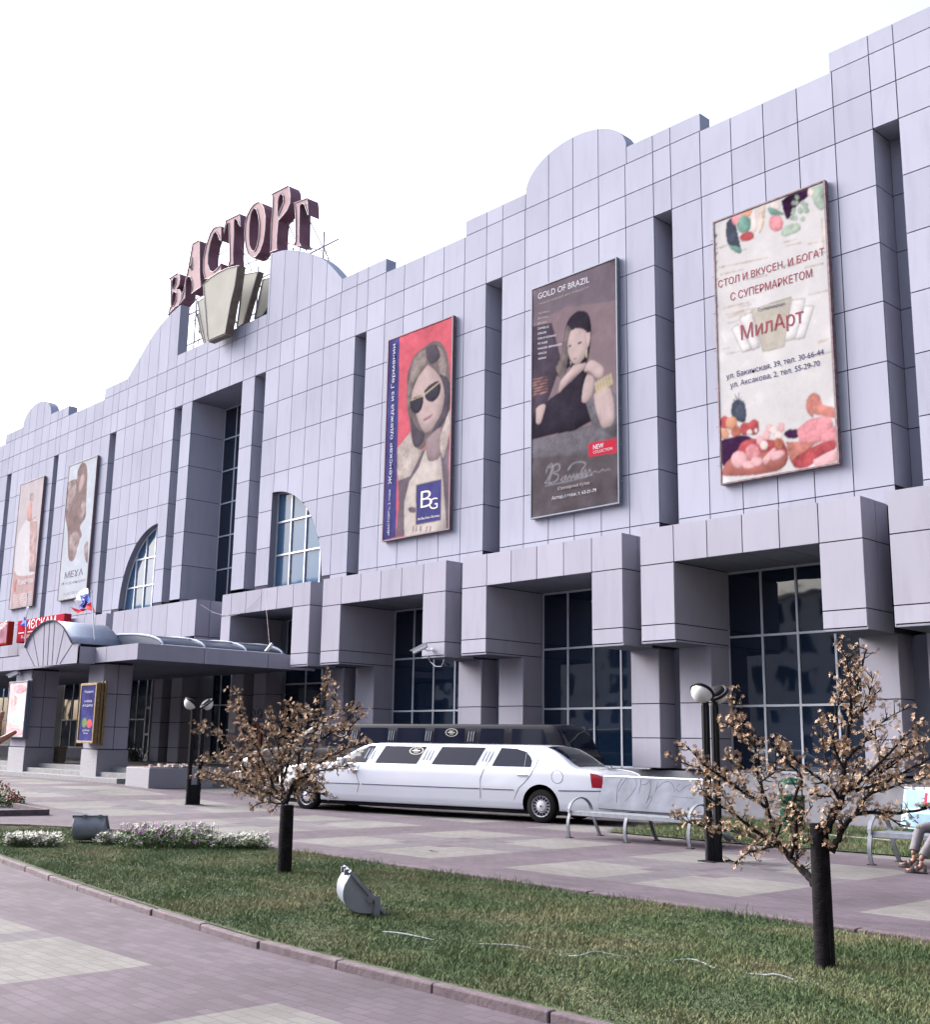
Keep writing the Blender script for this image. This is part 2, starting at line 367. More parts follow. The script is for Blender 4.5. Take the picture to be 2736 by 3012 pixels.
# arched window holes (quarter ellipses beside the entrance bay)
AR = (-33.4, -30.26, -33.3, 3.06, 3.3)   # x0, x1, centre x, a, b : falls to the right
AL = (-44.57, -41.62, -41.6, 2.97, 3.27) # rises to the right
def arcR(x): t = (x-AR[2])/AR[3]; return R9+AR[4]*math.sqrt(max(0, 1-t*t))
def arcL(x): t = (x-AL[2])/AL[3]; return R9+AL[4]*math.sqrt(max(0, 1-t*t))
EX0, EX1 = -39.48, -35.80   # entrance opening
slot_back = PanelMB()
for k0, k1 in zip(keys, keys[1:]):
    a, b = SL[k0][1], SL[k1][0]
    cols = facade_cols(a, b)
    if k0 == -4: cols = [a, EX0]+[EX0+(EX1-EX0)*i/4 for i in (1, 2, 3, 4)]+[b]
    for i in range(6):
        for j in range(8):
            x0, x1, z0, z1 = cols[i], cols[i+1], ROWS[j], ROWS[j+1]
            if k0 == -4 and j < 6 and 0 < i < 5: continue
            if k0 == -3 and j < 3 and x1 > AR[0]-.2 and x0 < AR[1]:
                # split at the straight jamb, then fit to the arch
                if x0 < AR[0]: wall.shaped(x0, AR[0]+GAP*2, lambda x: z0, lambda x: z1, FY); xa = AR[0]
                else: xa = x0
                wall.shaped(xa, x1, lambda x: max(z0, arcR(x) if x < AR[1] else 0)-(0 if (arcR(x) < z0 or x >= AR[1]) else GAP), lambda x: z1, FY, n=14); continue
            if k0 == -5 and j < 3 and x1 > AL[0] and x0 < AL[1]:
                xb = x1
                if x1 > AL[1]: wall.shaped(AL[1]-GAP*2, x1, lambda x: z0, lambda x: z1, FY); xb = AL[1]
                wall.shaped(x0, xb, lambda x: max(z0, arcL(x) if x > AL[0] else 0)-(0 if (arcL(x) < z0 or x <= AL[0]) else GAP), lambda x: z1, FY, n=14); continue
            wall.shaped(x0, x1, lambda x: z0, lambda x: z1, FY, n=1)
    for i in range(6):
        if not (k0 == -4 and 0 < i < 5) and not (k0 == -3 and cols[i+1] > AR[0]-.2 and cols[i] < AR[1]) and not (k0 == -5 and cols[i+1] > AL[0] and cols[i] < AL[1]): wall.shaped(cols[i], cols[i+1], lambda x: R9-.42, lambda x: R9, FY, n=1)
    # wall core behind the panels (visible only in the joints)
    def core(x0, x1, z0, z1, g=.0): back.box(x0+(.022 if abs(x0-a) < .01 or x0 == EX1 else 0), x1-(.022 if abs(x1-b) < .01 or x1 == EX0 else 0), FY+.018, FY+.30, z0, z1)
    if k0 == -4: core(a, EX0, R9-.4, R3); core(EX1, b, R9-.4, R3); core(a, b, R3, R1-.01)
    elif k0 == -3:
        core(a, AR[0]-.02, R9-.4, R1-.01); n = 30
        xsn = [AR[0]+(AR[1]-AR[0])*i/n for i in range(n+1)]
        for x0, x1 in zip(xsn, xsn[1:]): core(x0, x1, max(arcR(x0), arcR(x1)), R1-.01)
        core(AR[1], b, R9-.4, R1-.01)
    elif k0 == -5:
        core(a, AL[0], R9-.4, R1-.01); n = 30; xsn = [AL[0]+(AL[1]-AL[0])*i/n for i in range(n+1)]
        for x0, x1 in zip(xsn, xsn[1:]): core(x0, x1, max(arcL(x0), arcL(x1)), R1-.01)
        core(AL[1]+.02, b, R9-.4, R1-.01)
    else: core(a, b, R9-.4, R1-.01)
# slots: panels above, side faces and back
SD = .75
for k in keys:
    a, b = SL[k]
    for j in (6, 7): wall.shaped(a, b, lambda x: ROWS[j], lambda x: ROWS[j+1], FY, n=1)
    back.box(a-.02, b+.02, FY+.0185, FY+.3, R3+.02, R1-.012)
    # right-facing inner side (at x=a), left-facing (x=b), back
    for j in range(6):
        wall.rect((a, FY+.02, 0), UY, UZ, (1, 0, 0), 0, SD, ROWS[j], ROWS[j+1])
        wall.rect((b, FY+.02, 0), UY, UZ, (-1, 0, 0), 0, SD, ROWS[j], ROWS[j+1])
        wall.rect((a, FY+SD, 0), UX, UZ, (0, -1, 0), 0, b-a, ROWS[j], ROWS[j+1])
    back.box(a-.3, a-.016, FY+.3, FY+SD+.1, R9-.4, R3+.3); back.box(b+.016, b+.3, FY+.3, FY+SD+.1, R9-.4, R3+.3)
    back.box(a-.016, b+.016, FY+SD+.02, FY+SD+.1, R9-.4, R3+.3)
    wall.rect((a, FY+.02, R3-.004), UX, UY, (0, 0, -1), 0, b-a, 0, SD)
    wall.rect((a, FY+.02, R9-.2), UX, UY, (0, 0, 1), 0, b-a, 0, SD)
# entrance recess
ED = 23.45
for j in range(6):
    for s_, x_ in ((1, EX0), (-1, EX1)):
        wall.rect((x_, FY+.02, 0), UY, UZ, (s_, 0, 0), 0, ED-FY, ROWS[j], ROWS[j+1], 1)
for z0, z1 in ((5.6, R9),): 
    for s_, x_ in ((1, EX0), (-1, EX1)): wall.rect((x_, FY+.02, 0), UY, UZ, (s_, 0, 0), 0, ED-FY, 4.3, z1, 1)
    wall.shaped(-40.28, EX0, lambda x: 5.57, lambda x: R9, FY, n=1); wall.shaped(-40.28, EX0, lambda x: 4.3, lambda x: 5.57, FY, n=1)
    wall.shaped(EX1, -34.93, lambda x: 5.57, lambda x: R9, FY, n=1)
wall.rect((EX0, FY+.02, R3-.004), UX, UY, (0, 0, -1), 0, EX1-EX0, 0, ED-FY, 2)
back.box(-40.28, EX0-.02, FY+.02, ED+.1, 4.2, R9-.4); back.box(EX1+.02, -34.93, FY+.02, ED+.1, 4.2, R9-.4)
back.box(-40.2, EX0-.02, FY+.3, ED+.1, R9-.4, R3); back.box(EX1+.02, -34.95, FY+.3, ED+.1, R9-.4, R3); back.box(EX0-.3, EX1+.3, FY+.3, ED+.3, R3+.02, R3+.3)

# parapet: raised lengths and arches, .41 deep
par = PanelMB(); PD = .41
def capbox(x0, x1, z0=R1, z1=RT): par_back.box(x0+.01, x1-.01, FY+.018, FY+PD, z0-.01, z1-.012)
par_back = MB()
def allcols():
    c = []
    for k0, k1 in zip(keys, keys[1:]):
        a, b = SL[k0][1], SL[k1][0]; c += facade_cols(a, b) if k0 != -4 else [a, EX0]+[EX0+(EX1-EX0)*i/4 for i in (1, 2, 3, 4)]+[b]
    return sorted(set(round(x, 3) for x in c))
AC = allcols()
def parapet(x0, x1, top):
    par = PanelMB()
    cs = [x0]+[c for c in AC if x0+.1 < c < x1-.1]+[x1]
    for a, b in zip(cs, cs[1:]):
        par.shaped(a, b, lambda x: R1, top, FY, n=10)
    m_ = 60; xx = [x0+.012+(x1-x0-.024)*i/m_ for i in range(m_+1)]
    # body of the parapet, with its own top surface and ends in the cladding colour
    F = [(x, FY+.021, top(x)-.006) for x in xx]+[(x1-.012, FY+.021, R1-.3), (x0+.012, FY+.021, R1-.3)]
    par.prism(F, (0, PD, 0), 0)
    par.tone += [.5]*(len(par.f)-len(par.tone)); par.build('parapet', [M['panel']], mall)
def flat(x): return RT
def interp(P):
    def f(x):
        if x <= P[0][0]: return P[0][1]
        for (a, b), (c, d) in zip(P, P[1:]):
            if x <= c: return b+(d-b)*(x-a)/(c-a)
        return P[-1][1]
    return f
def dense(P): # smooth polyline
    q = smooth_line([tuple(p) for p in P], 6); return [(p.x, p.y) for p in q]
bigL = interp(dense([(-45.4, 17.2), (-44.58, 17.78), (-43.68, 18.45), (-42.77, 18.95), (-41.8, 19.27), (-41.0, 19.45)]))
bigR = interp(dense([(-34.35, 19.6), (-33.49, 19.47), (-32.66, 19.2), (-31.67, 18.75), (-30.71, 18.15), (-29.72, 17.2)]))
def ell(c, a, b): return lambda x: RT+b*math.sqrt(max(0, 1-((x-c)/a)**2))
parapet(-47.55, -45.4, flat); parapet(-45.4, -41.0, bigL); parapet(-41.0, -34.35, flat); parapet(-34.35, -29.72, bigR); parapet(-29.72, -27.33, flat)
parapet(-23.52, -21.0, flat); parapet(-21.0, -17.3, ell(-19.15, 1.86, 1.06)); parapet(-17.3, -14.95, flat)
parapet(-11.43, -8.93, flat); parapet(-8.93, -5.3, ell(-7.12, 1.83, 1.06)); parapet(-5.3, -2.9, flat)
parapet(-58.95, -56.8, flat); parapet(-56.8, -53.35, ell(-55.08, 1.73, .97)); parapet(-53.35, -51.3, flat)
parapet(-66, -63, flat)
# mass of the building behind
body = MB()
body.box(-70, 8, 23.6, 62, 0, 16.45); body.box(-70, 8, FY+.3, 23.6, 15.95, 16.55)
wall_o = wall.build('wall', [M['panel'], M['panel'], M['soffit']], mall)
back.build('wall_core', M['joint'], mall)
body.build('roof', M['soffit'], mall)

# projecting ground-storey portal blocks
TZ, LZ, JZ, BZ = 6.53, 5.67, 4.16, 3.86
GP = {1: (-10.67, -10.12), 0: (-16.72, -16.19), -1: (-22.9, -22.25), -2: (-29.25, -28.6), 2: (-4.7, -4.1), 3: (1.4, 2.0)}
def portal(x0, x1, oz=LZ, left_leg=True, right_leg=True, name='portal', nz=6, lw=.95, bottom=BZ, ll=None):
    p = PanelMB(); y = OY; ll = ll or lw
    cols = [x0, x0+ll]+[x0+ll+(x1-x0-ll-lw)*i/(nz-2) for i in range(1, nz-1)]+[x1]
    for a, b in zip(cols, cols[1:]): p.rect((0, y, 0), UX, UZ, (0, -1, 0), a, b, oz, TZ)
    legs = []
    if left_leg: legs.append((x0, x0+ll))
    if right_leg: legs.append((x1-lw, x1))
    for a, b in legs:
        for z0, z1 in ((bottom, bottom+.06), (bottom+.06, JZ+.12), (JZ+.12, oz)):
            p.rect((0, y+(.02 if z0 == bottom else 0), 0), UX, UZ, (0, -1, 0), a, b, z0, z1)
            for s_, xx in ((-1, a), (1, b)):
                inner = (xx == x0+ll) or (xx == x1-lw)
                if inner: p.rect((xx, y, 0), UY, UZ, (s_, 0, 0), 0, GY-y, z0, z1, 1)
        p.rect((0, y, bottom+.005), UX, UY, (0, 0, -1), a, b, 0, GY-y, 2)
    # outer ends: one joint down the middle
    for s_, xx in ((-1, x0), (1, x1)):
        for u0, u1 in ((0, .58), (.58, FY-y-.0)):
            for z0, z1 in ((bottom, JZ+.12), (JZ+.12, oz), (oz, TZ)): p.rect((xx, y, 0), UY, UZ, (s_, 0, 0), u0, u1, z0, z1)
    # soffit of the opening and top
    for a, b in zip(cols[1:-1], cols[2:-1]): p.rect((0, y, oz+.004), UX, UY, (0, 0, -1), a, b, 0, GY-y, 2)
    p.rect((0, y, TZ-.004), UX, UY, (0, 0, 1), x0, x1, 0, FY-y-.02)
    # core
    q = p; g = .02; f0 = len(p.f)
    p.box(x0+g, x1-g, y+g, GY-.06, oz+g, TZ-g, 3)
    for a, b in legs: p.box(a+g, b-g, y+g*2, GY-.06, bottom+g, oz+g, 3)
    p.tone += [.5]*(len(p.f)-len(p.tone))
    return p.build(name, [M['panel_low'], M['panel_low'], M['soffit'], M['joint']], mall)
portal(GP[0][1], GP[1][0]); portal(GP[-1][1], GP[0][0]); portal(GP[-2][1], GP[-1][0]); portal(GP[1][1], GP[2][0]); portal(GP[2][1], GP[3][0])
portal(-34.5, GP[-2][0], left_leg=True, oz=5.78, ll=.6)
portal(-42.7, -36.25, oz=5.2, left_leg=False, right_leg=False, bottom=5.2)
portal(-49.5, -43.3, oz=5.2, left_leg=False, right_leg=False, bottom=5.2); portal(-56, -50.0, oz=5.2, left_leg=False, right_leg=False, bottom=5.2)

# paired columns with a recess between, over a granite plinth
def column(x0, x1, name='column'):
    p = PanelMB()
    zs = [1.07, 1.77, 2.58, 3.9]
    for a, b in zip(zs, zs[1:]):
        p.rect((0, CY, 0), UX, UZ, (0, -1, 0), x0, x1, a, b)
        for s_, xx in ((-1, x0), (1, x1)): p.rect((xx, CY, 0), UY, UZ, (s_, 0, 0), 0, GY-CY, a, b)
    p.rect((0, CY, 1.07), UX, UY, (0, 0, -1), x0, x1, 0, GY-CY)
    p.box(x0+.02, x1-.02, CY+.02, GY, 1.09, 3.88, 3); p.tone += [.5]*(len(p.f)-len(p.tone))
    p.build(name, [M['panel_low'], M['panel_low'], M['soffit'], M['joint']], mall)
COLX = [(-17.62, -16.76), (-16.17, -15.27), (-23.84, -22.89), (-22.21, -21.28), (-29.24, -28.63), (-27.67+.0, -27.62), (-11.6, -10.76), (-10.16, -9.25), (-5.6, -4.75), (-4.1, -3.2)]
COLX[4:6] = [(-30.1, -29.2), (-28.6, -27.66)]
for a, b in COLX: column(a, b)
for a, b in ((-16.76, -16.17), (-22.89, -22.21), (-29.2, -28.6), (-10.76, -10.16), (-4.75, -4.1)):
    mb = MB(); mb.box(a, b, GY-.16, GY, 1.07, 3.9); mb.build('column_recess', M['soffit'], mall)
mb = MB(); mb.box(-30.2, 6, 22.38, 23.5, -.1, 1.02); o = mb.build('plinth', mat('plinth_render', (.165, .165, .19), .85, var=.18, scale=2.5, bump=.25), mall)

# windows: aluminium frame (part) with its panes as one sub-part
def window(x0, x1, zs, y, vs, name='window', gm='glass', t=.05, sill=True):
    f = MB()
    for x in [x0]+list(vs)+[x1]: f.box(x-t/2, x+t/2, y-.03, y+.06, zs[0], zs[-1])
    for i, z in enumerate(zs):
        ed = [x0]+list(vs)+[x1]
        for a, b in zip(ed, ed[1:]): f.box(a+t/2, b-t/2, y-.034, y+.05, z-t/2, z+t/2)
    if sill: f.box(x0-.03, x1+.03, y-.12, y+.02, zs[0]-.09, zs[0]-.03)
    fo = f.build(name, M['frame'], mall)
    g = MB(); ed = [x0]+list(vs)+[x1]
    for a, b in zip(ed, ed[1:]):
        for c, d in zip(zs, zs[1:]):
            e = .004*random.uniform(-1, 1); e2 = .004*random.uniform(-1, 1)
            g.poly([(a, y+e, c), (b, y-e, c), (b, y-e+e2, d), (a, y+e+e2, d)])
    go = g.build('pane', M[gm], fo, fix=False)
    return fo
ZW = (1.05, 2.52, 4.12, 5.64)
for (x0, x1) in ((-15.27, -11.62), (-21.24, -17.62), (-27.62, -23.84), (-9.25, -5.6), (-3.2, 1.0)):
    n = 4; st = (x1-x0)/n; window(x0, x1, ZW, GY, [x0+st*i for i in (1, 2, 3)])
# block reveal behind the recessed portal left of bay three
window(-33.55, -30.1, (1.3, 2.5, 4.1, 5.75), GY, [-32.7, -31.8, -30.95])
# entrance glazing
ez = [5.5+1.345*i for i in range(-1, 7)]+[R3-.05]
window(EX0, EX1, ez, ED, [EX0+.92*i for i in (1, 2, 3)], gm='glass', sill=False)
# arched windows
def arch_window(x0, x1, arc, vs, hs, y):
    f = MB(); t = .06
    n = 24; xx = [x0+(x1-x0)*i/n for i in range(n+1)]
    f.tube([(x, y, arc(x)) for x in xx], t*.6, 5)
    for x in vs: f.box(x-t/2, x+t/2, y-.03, y+.04, R9-.4, arc(x)-.02)
    edge = x0 if arc(x0) > arc(x1) else x1
    f.box(edge-t/2, edge+t/2, y-.03, y+.04, R9-.4, arc(edge))
    for z in hs:
        c = [x for x in xx if arc(x) > z]
        if c: f.box(min(c), max(c), y-.034, y+.03, z-t/2, z+t/2)
    fo = f.build('window', M['frame'], mall)
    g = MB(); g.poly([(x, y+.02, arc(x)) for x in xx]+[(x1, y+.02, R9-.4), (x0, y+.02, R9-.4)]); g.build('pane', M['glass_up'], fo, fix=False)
    # reveal of the arch
    r = MB(); r.grid([[(x, FY+.0, arc(x)+.002) for x in xx], [(x, y, arc(x)+.002) for x in xx]])
    e = x0 if arc(x0) > arc(x1) else x1; r.poly([(e, FY, R9-.4), (e, y, R9-.4), (e, y, arc(e)), (e, FY, arc(e))])
    r.build('window_reveal', M['soffit'], fo)
arch_window(AR[0], AR[1], arcR, [-32.5, -31.6, -30.7], [7.95, 9.13], FY+.28)
arch_window(AL[0], AL[1], arcL, [-43.75, -42.95, -42.2], [7.75, 8.9], FY+.28)
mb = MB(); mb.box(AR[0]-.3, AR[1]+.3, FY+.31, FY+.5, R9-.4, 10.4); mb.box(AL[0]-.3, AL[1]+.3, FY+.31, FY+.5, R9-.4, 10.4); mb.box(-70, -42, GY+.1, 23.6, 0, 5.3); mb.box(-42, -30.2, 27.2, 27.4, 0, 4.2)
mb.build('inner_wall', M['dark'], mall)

# ---------------------------------------------------------------- ENTRANCE: canopy, pillars, podium, glazed ground floor
def DX(x, y, X): return PX(x*K, y*K, X)
CF = 15.8; cX = DY(270, 1298, CF).x; cz0 = DY(270, 1298, CF).z; cz1 = DY(270, 1265, CF).z
canopy = thing('entrance_canopy', 'flat panel-clad canopy with fan-shaped gable over the entrance steps', 'canopy', loc=(cX-4, CF, 0))
p = PanelMB(); CB = 22.15
xs_ = [cX]; 
while xs_[-1] > -70: xs_.append(xs_[-1]-2.0)
for a, b in zip(xs_, xs_[1:]): p.rect((0, CF, 0), UX, UZ, (0, -1, 0), b, a, cz0, cz1)
for u0, u1 in ((0, 2.2), (2.2, 4.5), (4.5, CB-CF)): p.rect((cX, CF, 0), UY, UZ, (1, 0, 0), u0, u1, cz0, cz1)
p.box(-70, cX-.022, CF+.022, CB, cz0+.06, cz1-.02, 1)
p.tone += [.5]*(len(p.f)-len(p.tone)); p.build('fascia', [M['panel_low'], M['soffit']], canopy)
sf = PanelMB(); yy = CF+.05
while yy < CB-.3:
    x_ = cX-.05
    while x_ > -60: sf.rect((0, yy, cz0+.058), UX, UY, (0, 0, -1), x_-1.5, x_, 0, 1.2); x_ -= 1.5
    yy += 1.2
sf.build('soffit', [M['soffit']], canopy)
# fan gable
s_ = .21846
def g5(x, y, Yp=15.25): return PY(x*s_, 1750+y*s_, Yp)
out = [(350, 712), (385, 620), (445, 520), (520, 440), (600, 380), (670, 358), (740, 350), (800, 372), (870, 440), (930, 545), (980, 645)]
gp = [g5(*q) for q in out]; zt = gp[-1].z
bx0, bx1 = g5(350, 712).x-.5, g5(1040, 905).x
g = MB(); g.prism([(q.x, q.y, q.z) for q in gp]+[(bx1, 15.25, zt), (bx1, 15.25, cz0-.02), (bx0, 15.25, cz0-.02), (bx0, 15.25, zt)], (0, .05, 0), 0)
# radiating joints
cxm = (gp[0].x+gp[-1].x)/2
for q, b_ in zip([gp[0]]+[gp[i] for i in (2, 4, 5, 6, 8)]+[gp[-1]], [470, 525, 580, 640, 700, 760, 805]):
    e = g5(b_, 925); q0 = Vector((q.x, 15.245, q.z-.01)); q1 = Vector((e.x, 15.245, cz0)); d = (q1-q0).normalized()
    g.obox((q0+q1)/2, d, Vector((0, 1, 0)), d.cross(Vector((0, 1, 0))), (q1-q0).length/2, .004, .011, 1)
g.box(bx1-.03, bx1, 15.25, CF+.01, cz0-.02, cz1, 0)
g.build('gable', [M['panel_low'], M['joint']], canopy)
# curved metal hood and its wavy dark edge
M['hood'] = mat('hood_metal', (.19, .22, .29), .5, metal=.1)
g = MB(); arcP = gp
g.grid([[(q.x, yy_, q.z+.012) for q in arcP] for yy_ in (15.2, 16.0, 16.9)]); o = g.build('hood', M['hood'], canopy, smooth=50)
sm = o.modifiers.new('solid', 'SOLIDIFY'); sm.thickness = .02
g = MB(); g.tube([(q.x, 15.2, q.z+.02) for q in arcP], .022, 6); g.tube([(bx1, 15.22, zt), (arcP[-1].x, 15.22, zt)], .02, 6); g.build('edge_trim', M['joint'], canopy)
# glazed barrel vault with pale ribs, running back to the building
M['vault'] = glass_mat('vault_glass', (.045, .055, .08), .1, ior=1.35, rough=.3)
vc, vw, vh = -34.7, 3.35, .5
def vp(t, y): return (vc+vw*math.cos(t), y, cz1+vh*math.sin(t))
g = MB(); g.grid([[vp(math.pi*i/16, y) for i in range(17)] for y in (16.9, 19, 21.5)]); g.build('glass_vault', M['vault'], canopy, smooth=60)
for y in (16.95, 18.4, 19.9, 21.3):
    g = MB(); g.tube([Vector(vp(math.pi*i/16, y))+Vector((0, 0, .03)) for i in range(17)], .035, 6); g.build('rib', M['hood'], canopy, smooth=50)
g = MB(); g.poly([vp(math.pi*i/16, 16.92) for i in range(17)]); g.build('vault_end', M['vault'], canopy, fix=False)
g = MB(); g.tube([Vector(vp(.75, y))+Vector((0, 0, .03)) for y in (16.9, 21.4)], .025, 6); g.tube([Vector(vp(.02, y))+Vector((0, 0, .03)) for y in (16.9, 21.4)], .03, 6); g.build('rail', M['frame'], canopy)

# pillars
def pillar(xa, xb, xc, label):
    a = DY(xa, 1400, CF+.25).x; b = DY(xb, 1400, CF+.25).x; d = DX(xc, 1400, b).y; y = CF+.25
    t = thing('entrance_pillar', label, 'pillar', 'pillars under the entrance canopy', loc=((a+b)/2, (y+d)/2, hg(a)))
    p = PanelMB(); z0 = hg(a); zs = [z0+.95, 1.9, 2.9, cz0]
    for u, v in zip(zs, zs[1:]):
        p.rect((0, y, 0), UX, UZ, (0, -1, 0), a, b, u, v)
        m_ = (y+d)/2
        for s0, s1 in ((y, m_), (m_, d)):
            p.rect((b, 0, 0), UY, UZ, (1, 0, 0), s0, s1, u, v)
            p.rect((a, 0, 0), UY, UZ, (-1, 0, 0), s0, s1, u, v)
        p.rect((0, d, 0), UX, UZ, (0, 1, 0), a, b, u, v)
    p.box(a+.022, b-.022, y+.022, d-.022, z0, cz0+.05, 1); p.tone += [.5]*(len(p.f)-len(p.tone))
    p.build('shaft', [M['panel_low'], M['joint']], t)
    q = MB(); q.box(a-.03, b+.03, y-.03, d+.03, z0-.15, z0+.93); q.build('base', M['granite'], t, bevel=.01)
    return a, b, y, d
P2 = pillar(169, 199, 256, 'square grey canopy pillar carrying the gilt-framed blue poster')
P1 = pillar(26, 56, 111, 'square grey canopy pillar beside the pink fruit poster at the left edge')
_ = pillar(-135, -107, -60, 'square grey canopy pillar farthest left, beyond the fruit poster')
# podium and steps
M['step'] = mat('pale_step_stone', (.15, .15, .16), .75, var=.2, scale=12, bump=.15)
st = thing('entrance_steps', 'pale stone steps and podium leading up under the canopy', 'steps', loc=(-37, 16.5, .28))
PZ = .70
mb = MB(); mb.box(-66, -31.3, 16.9, 22.9, 0, PZ); mb.build('podium', M['step'], st, bevel=.01)
for i in range(3):
    mb = MB(); z1 = .28+.14*(i+1); mb.box(-66, -31.3+.0, 15.75+.38*i, 16.9-.001*i, .1, z1); 
    mb.box(-31.3, -30.2-.32*i+.6, 17.6+.002*i, 22.3, .1, z1); mb.build('step', M['step'], st, bevel=.012)
# plant box at the corner
pb = thing('plant_box', 'low grey concrete plant box at the corner of the entrance steps', 'planter', loc=(-31, 15.8, .25))
a = DG(275, 1545); b = DG(318, 1551); 
mb = MB(); bx = b.x; mb.box(bx-1.35, bx, 15.55, 17.55, .1, .78); mb.build('box', M['granite'], pb, bevel=.012)
mb = MB(); mb.box(bx-1.28, bx-.07, 15.62, 17.48, .775, .80); mb.build('soil', mat('dry_soil', (.13, .10, .09), .95, var=.4, scale=15), pb)
mb = MB()
for i in range(40):
    c = Vector((bx-.6+random.gauss(0, .3), 16.6+random.gauss(0, .35), .80)); h_ = random.uniform(.02, .08)
    mb.obox(c+Vector((0, 0, h_/2)), Vector((1, 0, 0)), Vector((0, 1, 0)), Vector((0, 0, 1)), random.uniform(.03, .09), .05, h_/2)
tag(mb.build('clods', mat('pale_clods', (.30, .26, .25), .95, var=.3, scale=20), pb), kind='stuff')

# ground floor behind the canopy
def back_col(d0, d1, z0=PZ, name='column'):
    a = DY(d0, 1450, CY).x; b = DY(d1, 1450, CY).x; p = PanelMB()
    for u, v in ((z0, 1.25), (1.25, 2.2), (2.2, 3.15), (3.15, 4.3)):
        p.rect((0, CY, 0), UX, UZ, (0, -1, 0), a, b, u, v); p.rect((b, CY, 0), UY, UZ, (1, 0, 0), 0, GY-CY, u, v)
    p.box(a+.02, b-.021, CY+.021, GY, z0, 4.3, 3); p.tone += [.5]*(len(p.f)-len(p.tone))
    p.build(name, [M['panel_low'], M['panel_low'], M['soffit'], M['joint']], mall); return a, b
for d0, d1 in ((296, 313), (331, 352), (450, 473), (494, 518)): back_col(d0, d1)
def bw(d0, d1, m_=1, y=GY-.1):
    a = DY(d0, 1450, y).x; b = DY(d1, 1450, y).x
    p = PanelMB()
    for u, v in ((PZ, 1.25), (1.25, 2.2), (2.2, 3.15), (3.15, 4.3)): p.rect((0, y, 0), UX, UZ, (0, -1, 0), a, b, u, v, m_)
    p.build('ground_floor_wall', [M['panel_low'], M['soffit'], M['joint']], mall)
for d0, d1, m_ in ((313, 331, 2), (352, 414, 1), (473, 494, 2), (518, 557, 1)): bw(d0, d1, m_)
def dwin(d0, d1, zs, vs=(), y=GY-.05, name='window'):
    return window(DY(d0, 1450, y).x, DY(d1, 1450, y).x, zs, y, [DY(v, 1450, y).x for v in vs], name=name, sill=False)
dwin(557, 630, (1.3, 2.3, 3.5, 4.25), (598,))
dwin(414, 450, (PZ, 1.75, 2.85, 4.25), (430,))
dwin(252, 284, (1.15, 2.35, 4.25), (266,)); dwin(120, 166, (1.15, 2.35, 4.25), (138, 150)); dwin(-60, 60, (1.15, 2.35, 4.25), (-30, 0, 30))
d_ = MB(); a = DY(285, 1450, GY-.3).x; b = DY(296, 1450, GY-.3).x
for z0_, z1_ in ((PZ, PZ+.09), (1.7, 1.79), (2.75, 2.84), (4.1, 4.2)): d_.box(a, b, GY-.36, GY-.3, z0_, z1_)
d_.box(a, a+.08, GY-.37, GY-.29, PZ, 4.2); d_.box(b-.08, b, GY-.37, GY-.29, PZ, 4.2); do = d_.build('door', M['frame'], mall)
d_ = MB(); d_.box(a+.08, b-.08, GY-.34, GY-.33, PZ+.09, 4.1); d_.build('pane', M['glass'], do)
mb = MB(); mb.box(-66, -30.2, GY, GY+.2, 0, 4.3); mb.build('inner_wall', mat('ground_floor_shell', (.09, .09, .10), .8), mall)
mb = MB(); mb.box(-66, DY(296, 1450, GY).x, GY-.06, GY, PZ, 1.13); mb.build('plinth', M['panel_low'], mall)

# ---------------------------------------------------------------- signs
def crop(x0, y0, sc_):
    return lambda x, y, Yp: PY(x0+x*sc_, y0+y*sc_, Yp)
def plain(name, c, rough=.6, **k): return mat(name, c, rough, **k)
M['signred'] = plain('sign_red', (.26, .02, .035), .7, spec=.0); M['white'] = plain('white_paint', (.42, .42, .45), .4, var=.02)
z5_ = crop(0, 1750, .21846)
# red shop sign
sg = thing('shop_sign', 'long red shop sign with pale lettering above the canopy', 'sign', loc=(z5_(550, 640, 20.4).x, 20.4, 5))
a = z5_(215, 640, 20.4); b = z5_(870, 250, 20.4); zb = z5_(540, 555, 20.4).z-.42; zt_ = zb+1.5
zb = z5_(215, 645, 20.4).z; zt_ = z5_(870, 245, 20.4).z
mb = MB(); mb.box(a.x, b.x, 20.4, 20.72, zb, zt_); mb.build('board', [M['signred']], sg, bevel=.02)
mb = MB(); t0 = z5_(340, 510, 20.39); wd = z5_(740, 430, 20.39).x-t0.x
text('ИЄСКАМ', lambda u, v: (t0.x+u, 20.392, zb+.55+v), width=wd, height=(zt_-zb)*.42, mb=mb)
mb.box(a.x+.2, b.x-.4, 20.388, 20.395, zb+.40, zb+.44)
text('подарки', lambda u, v: (a.x+.55+u, 20.392, zb+.12+v), width=1.3, height=.18, mb=mb); mb.build('lettering', M['white'], sg)
sg = thing('box_sign', 'deep red illuminated box sign with a pink face at the left edge', 'sign', loc=(z5_(60, 600, 19.8).x, 19.8, 4.7))
a = z5_(-330, 640, 19.4); b = z5_(118, 350, 19.4); zb, zt_ = z5_(118, 660, 19.4).z, b.z; dd = PX(200*.21846, 1750+350*.21846, b.x).y
mb = MB(); mb.box(a.x, b.x, 19.4, min(dd, 20.7), zb, zt_); mb.build('case', [plain('case_red', (.20, .02, .015), .7, spec=0)], sg, bevel=.02)
M['pinkface'] = plain('pink_print', (.24, .12, .15), .8, spec=0, var=.35, scale=2.2)
mb = MB(); mb.box(a.x+.05, b.x-.07, 19.385, 19.395, zb+.08, zt_-.07); mb.build('face', M['pinkface'], sg)
mb = MB(); text('студия', lambda u, v: (b.x-1.5+u, 19.38, zb+.55+v+u*.12), width=1.35, height=.34, mb=mb); mb.build('lettering', M['white'], sg)

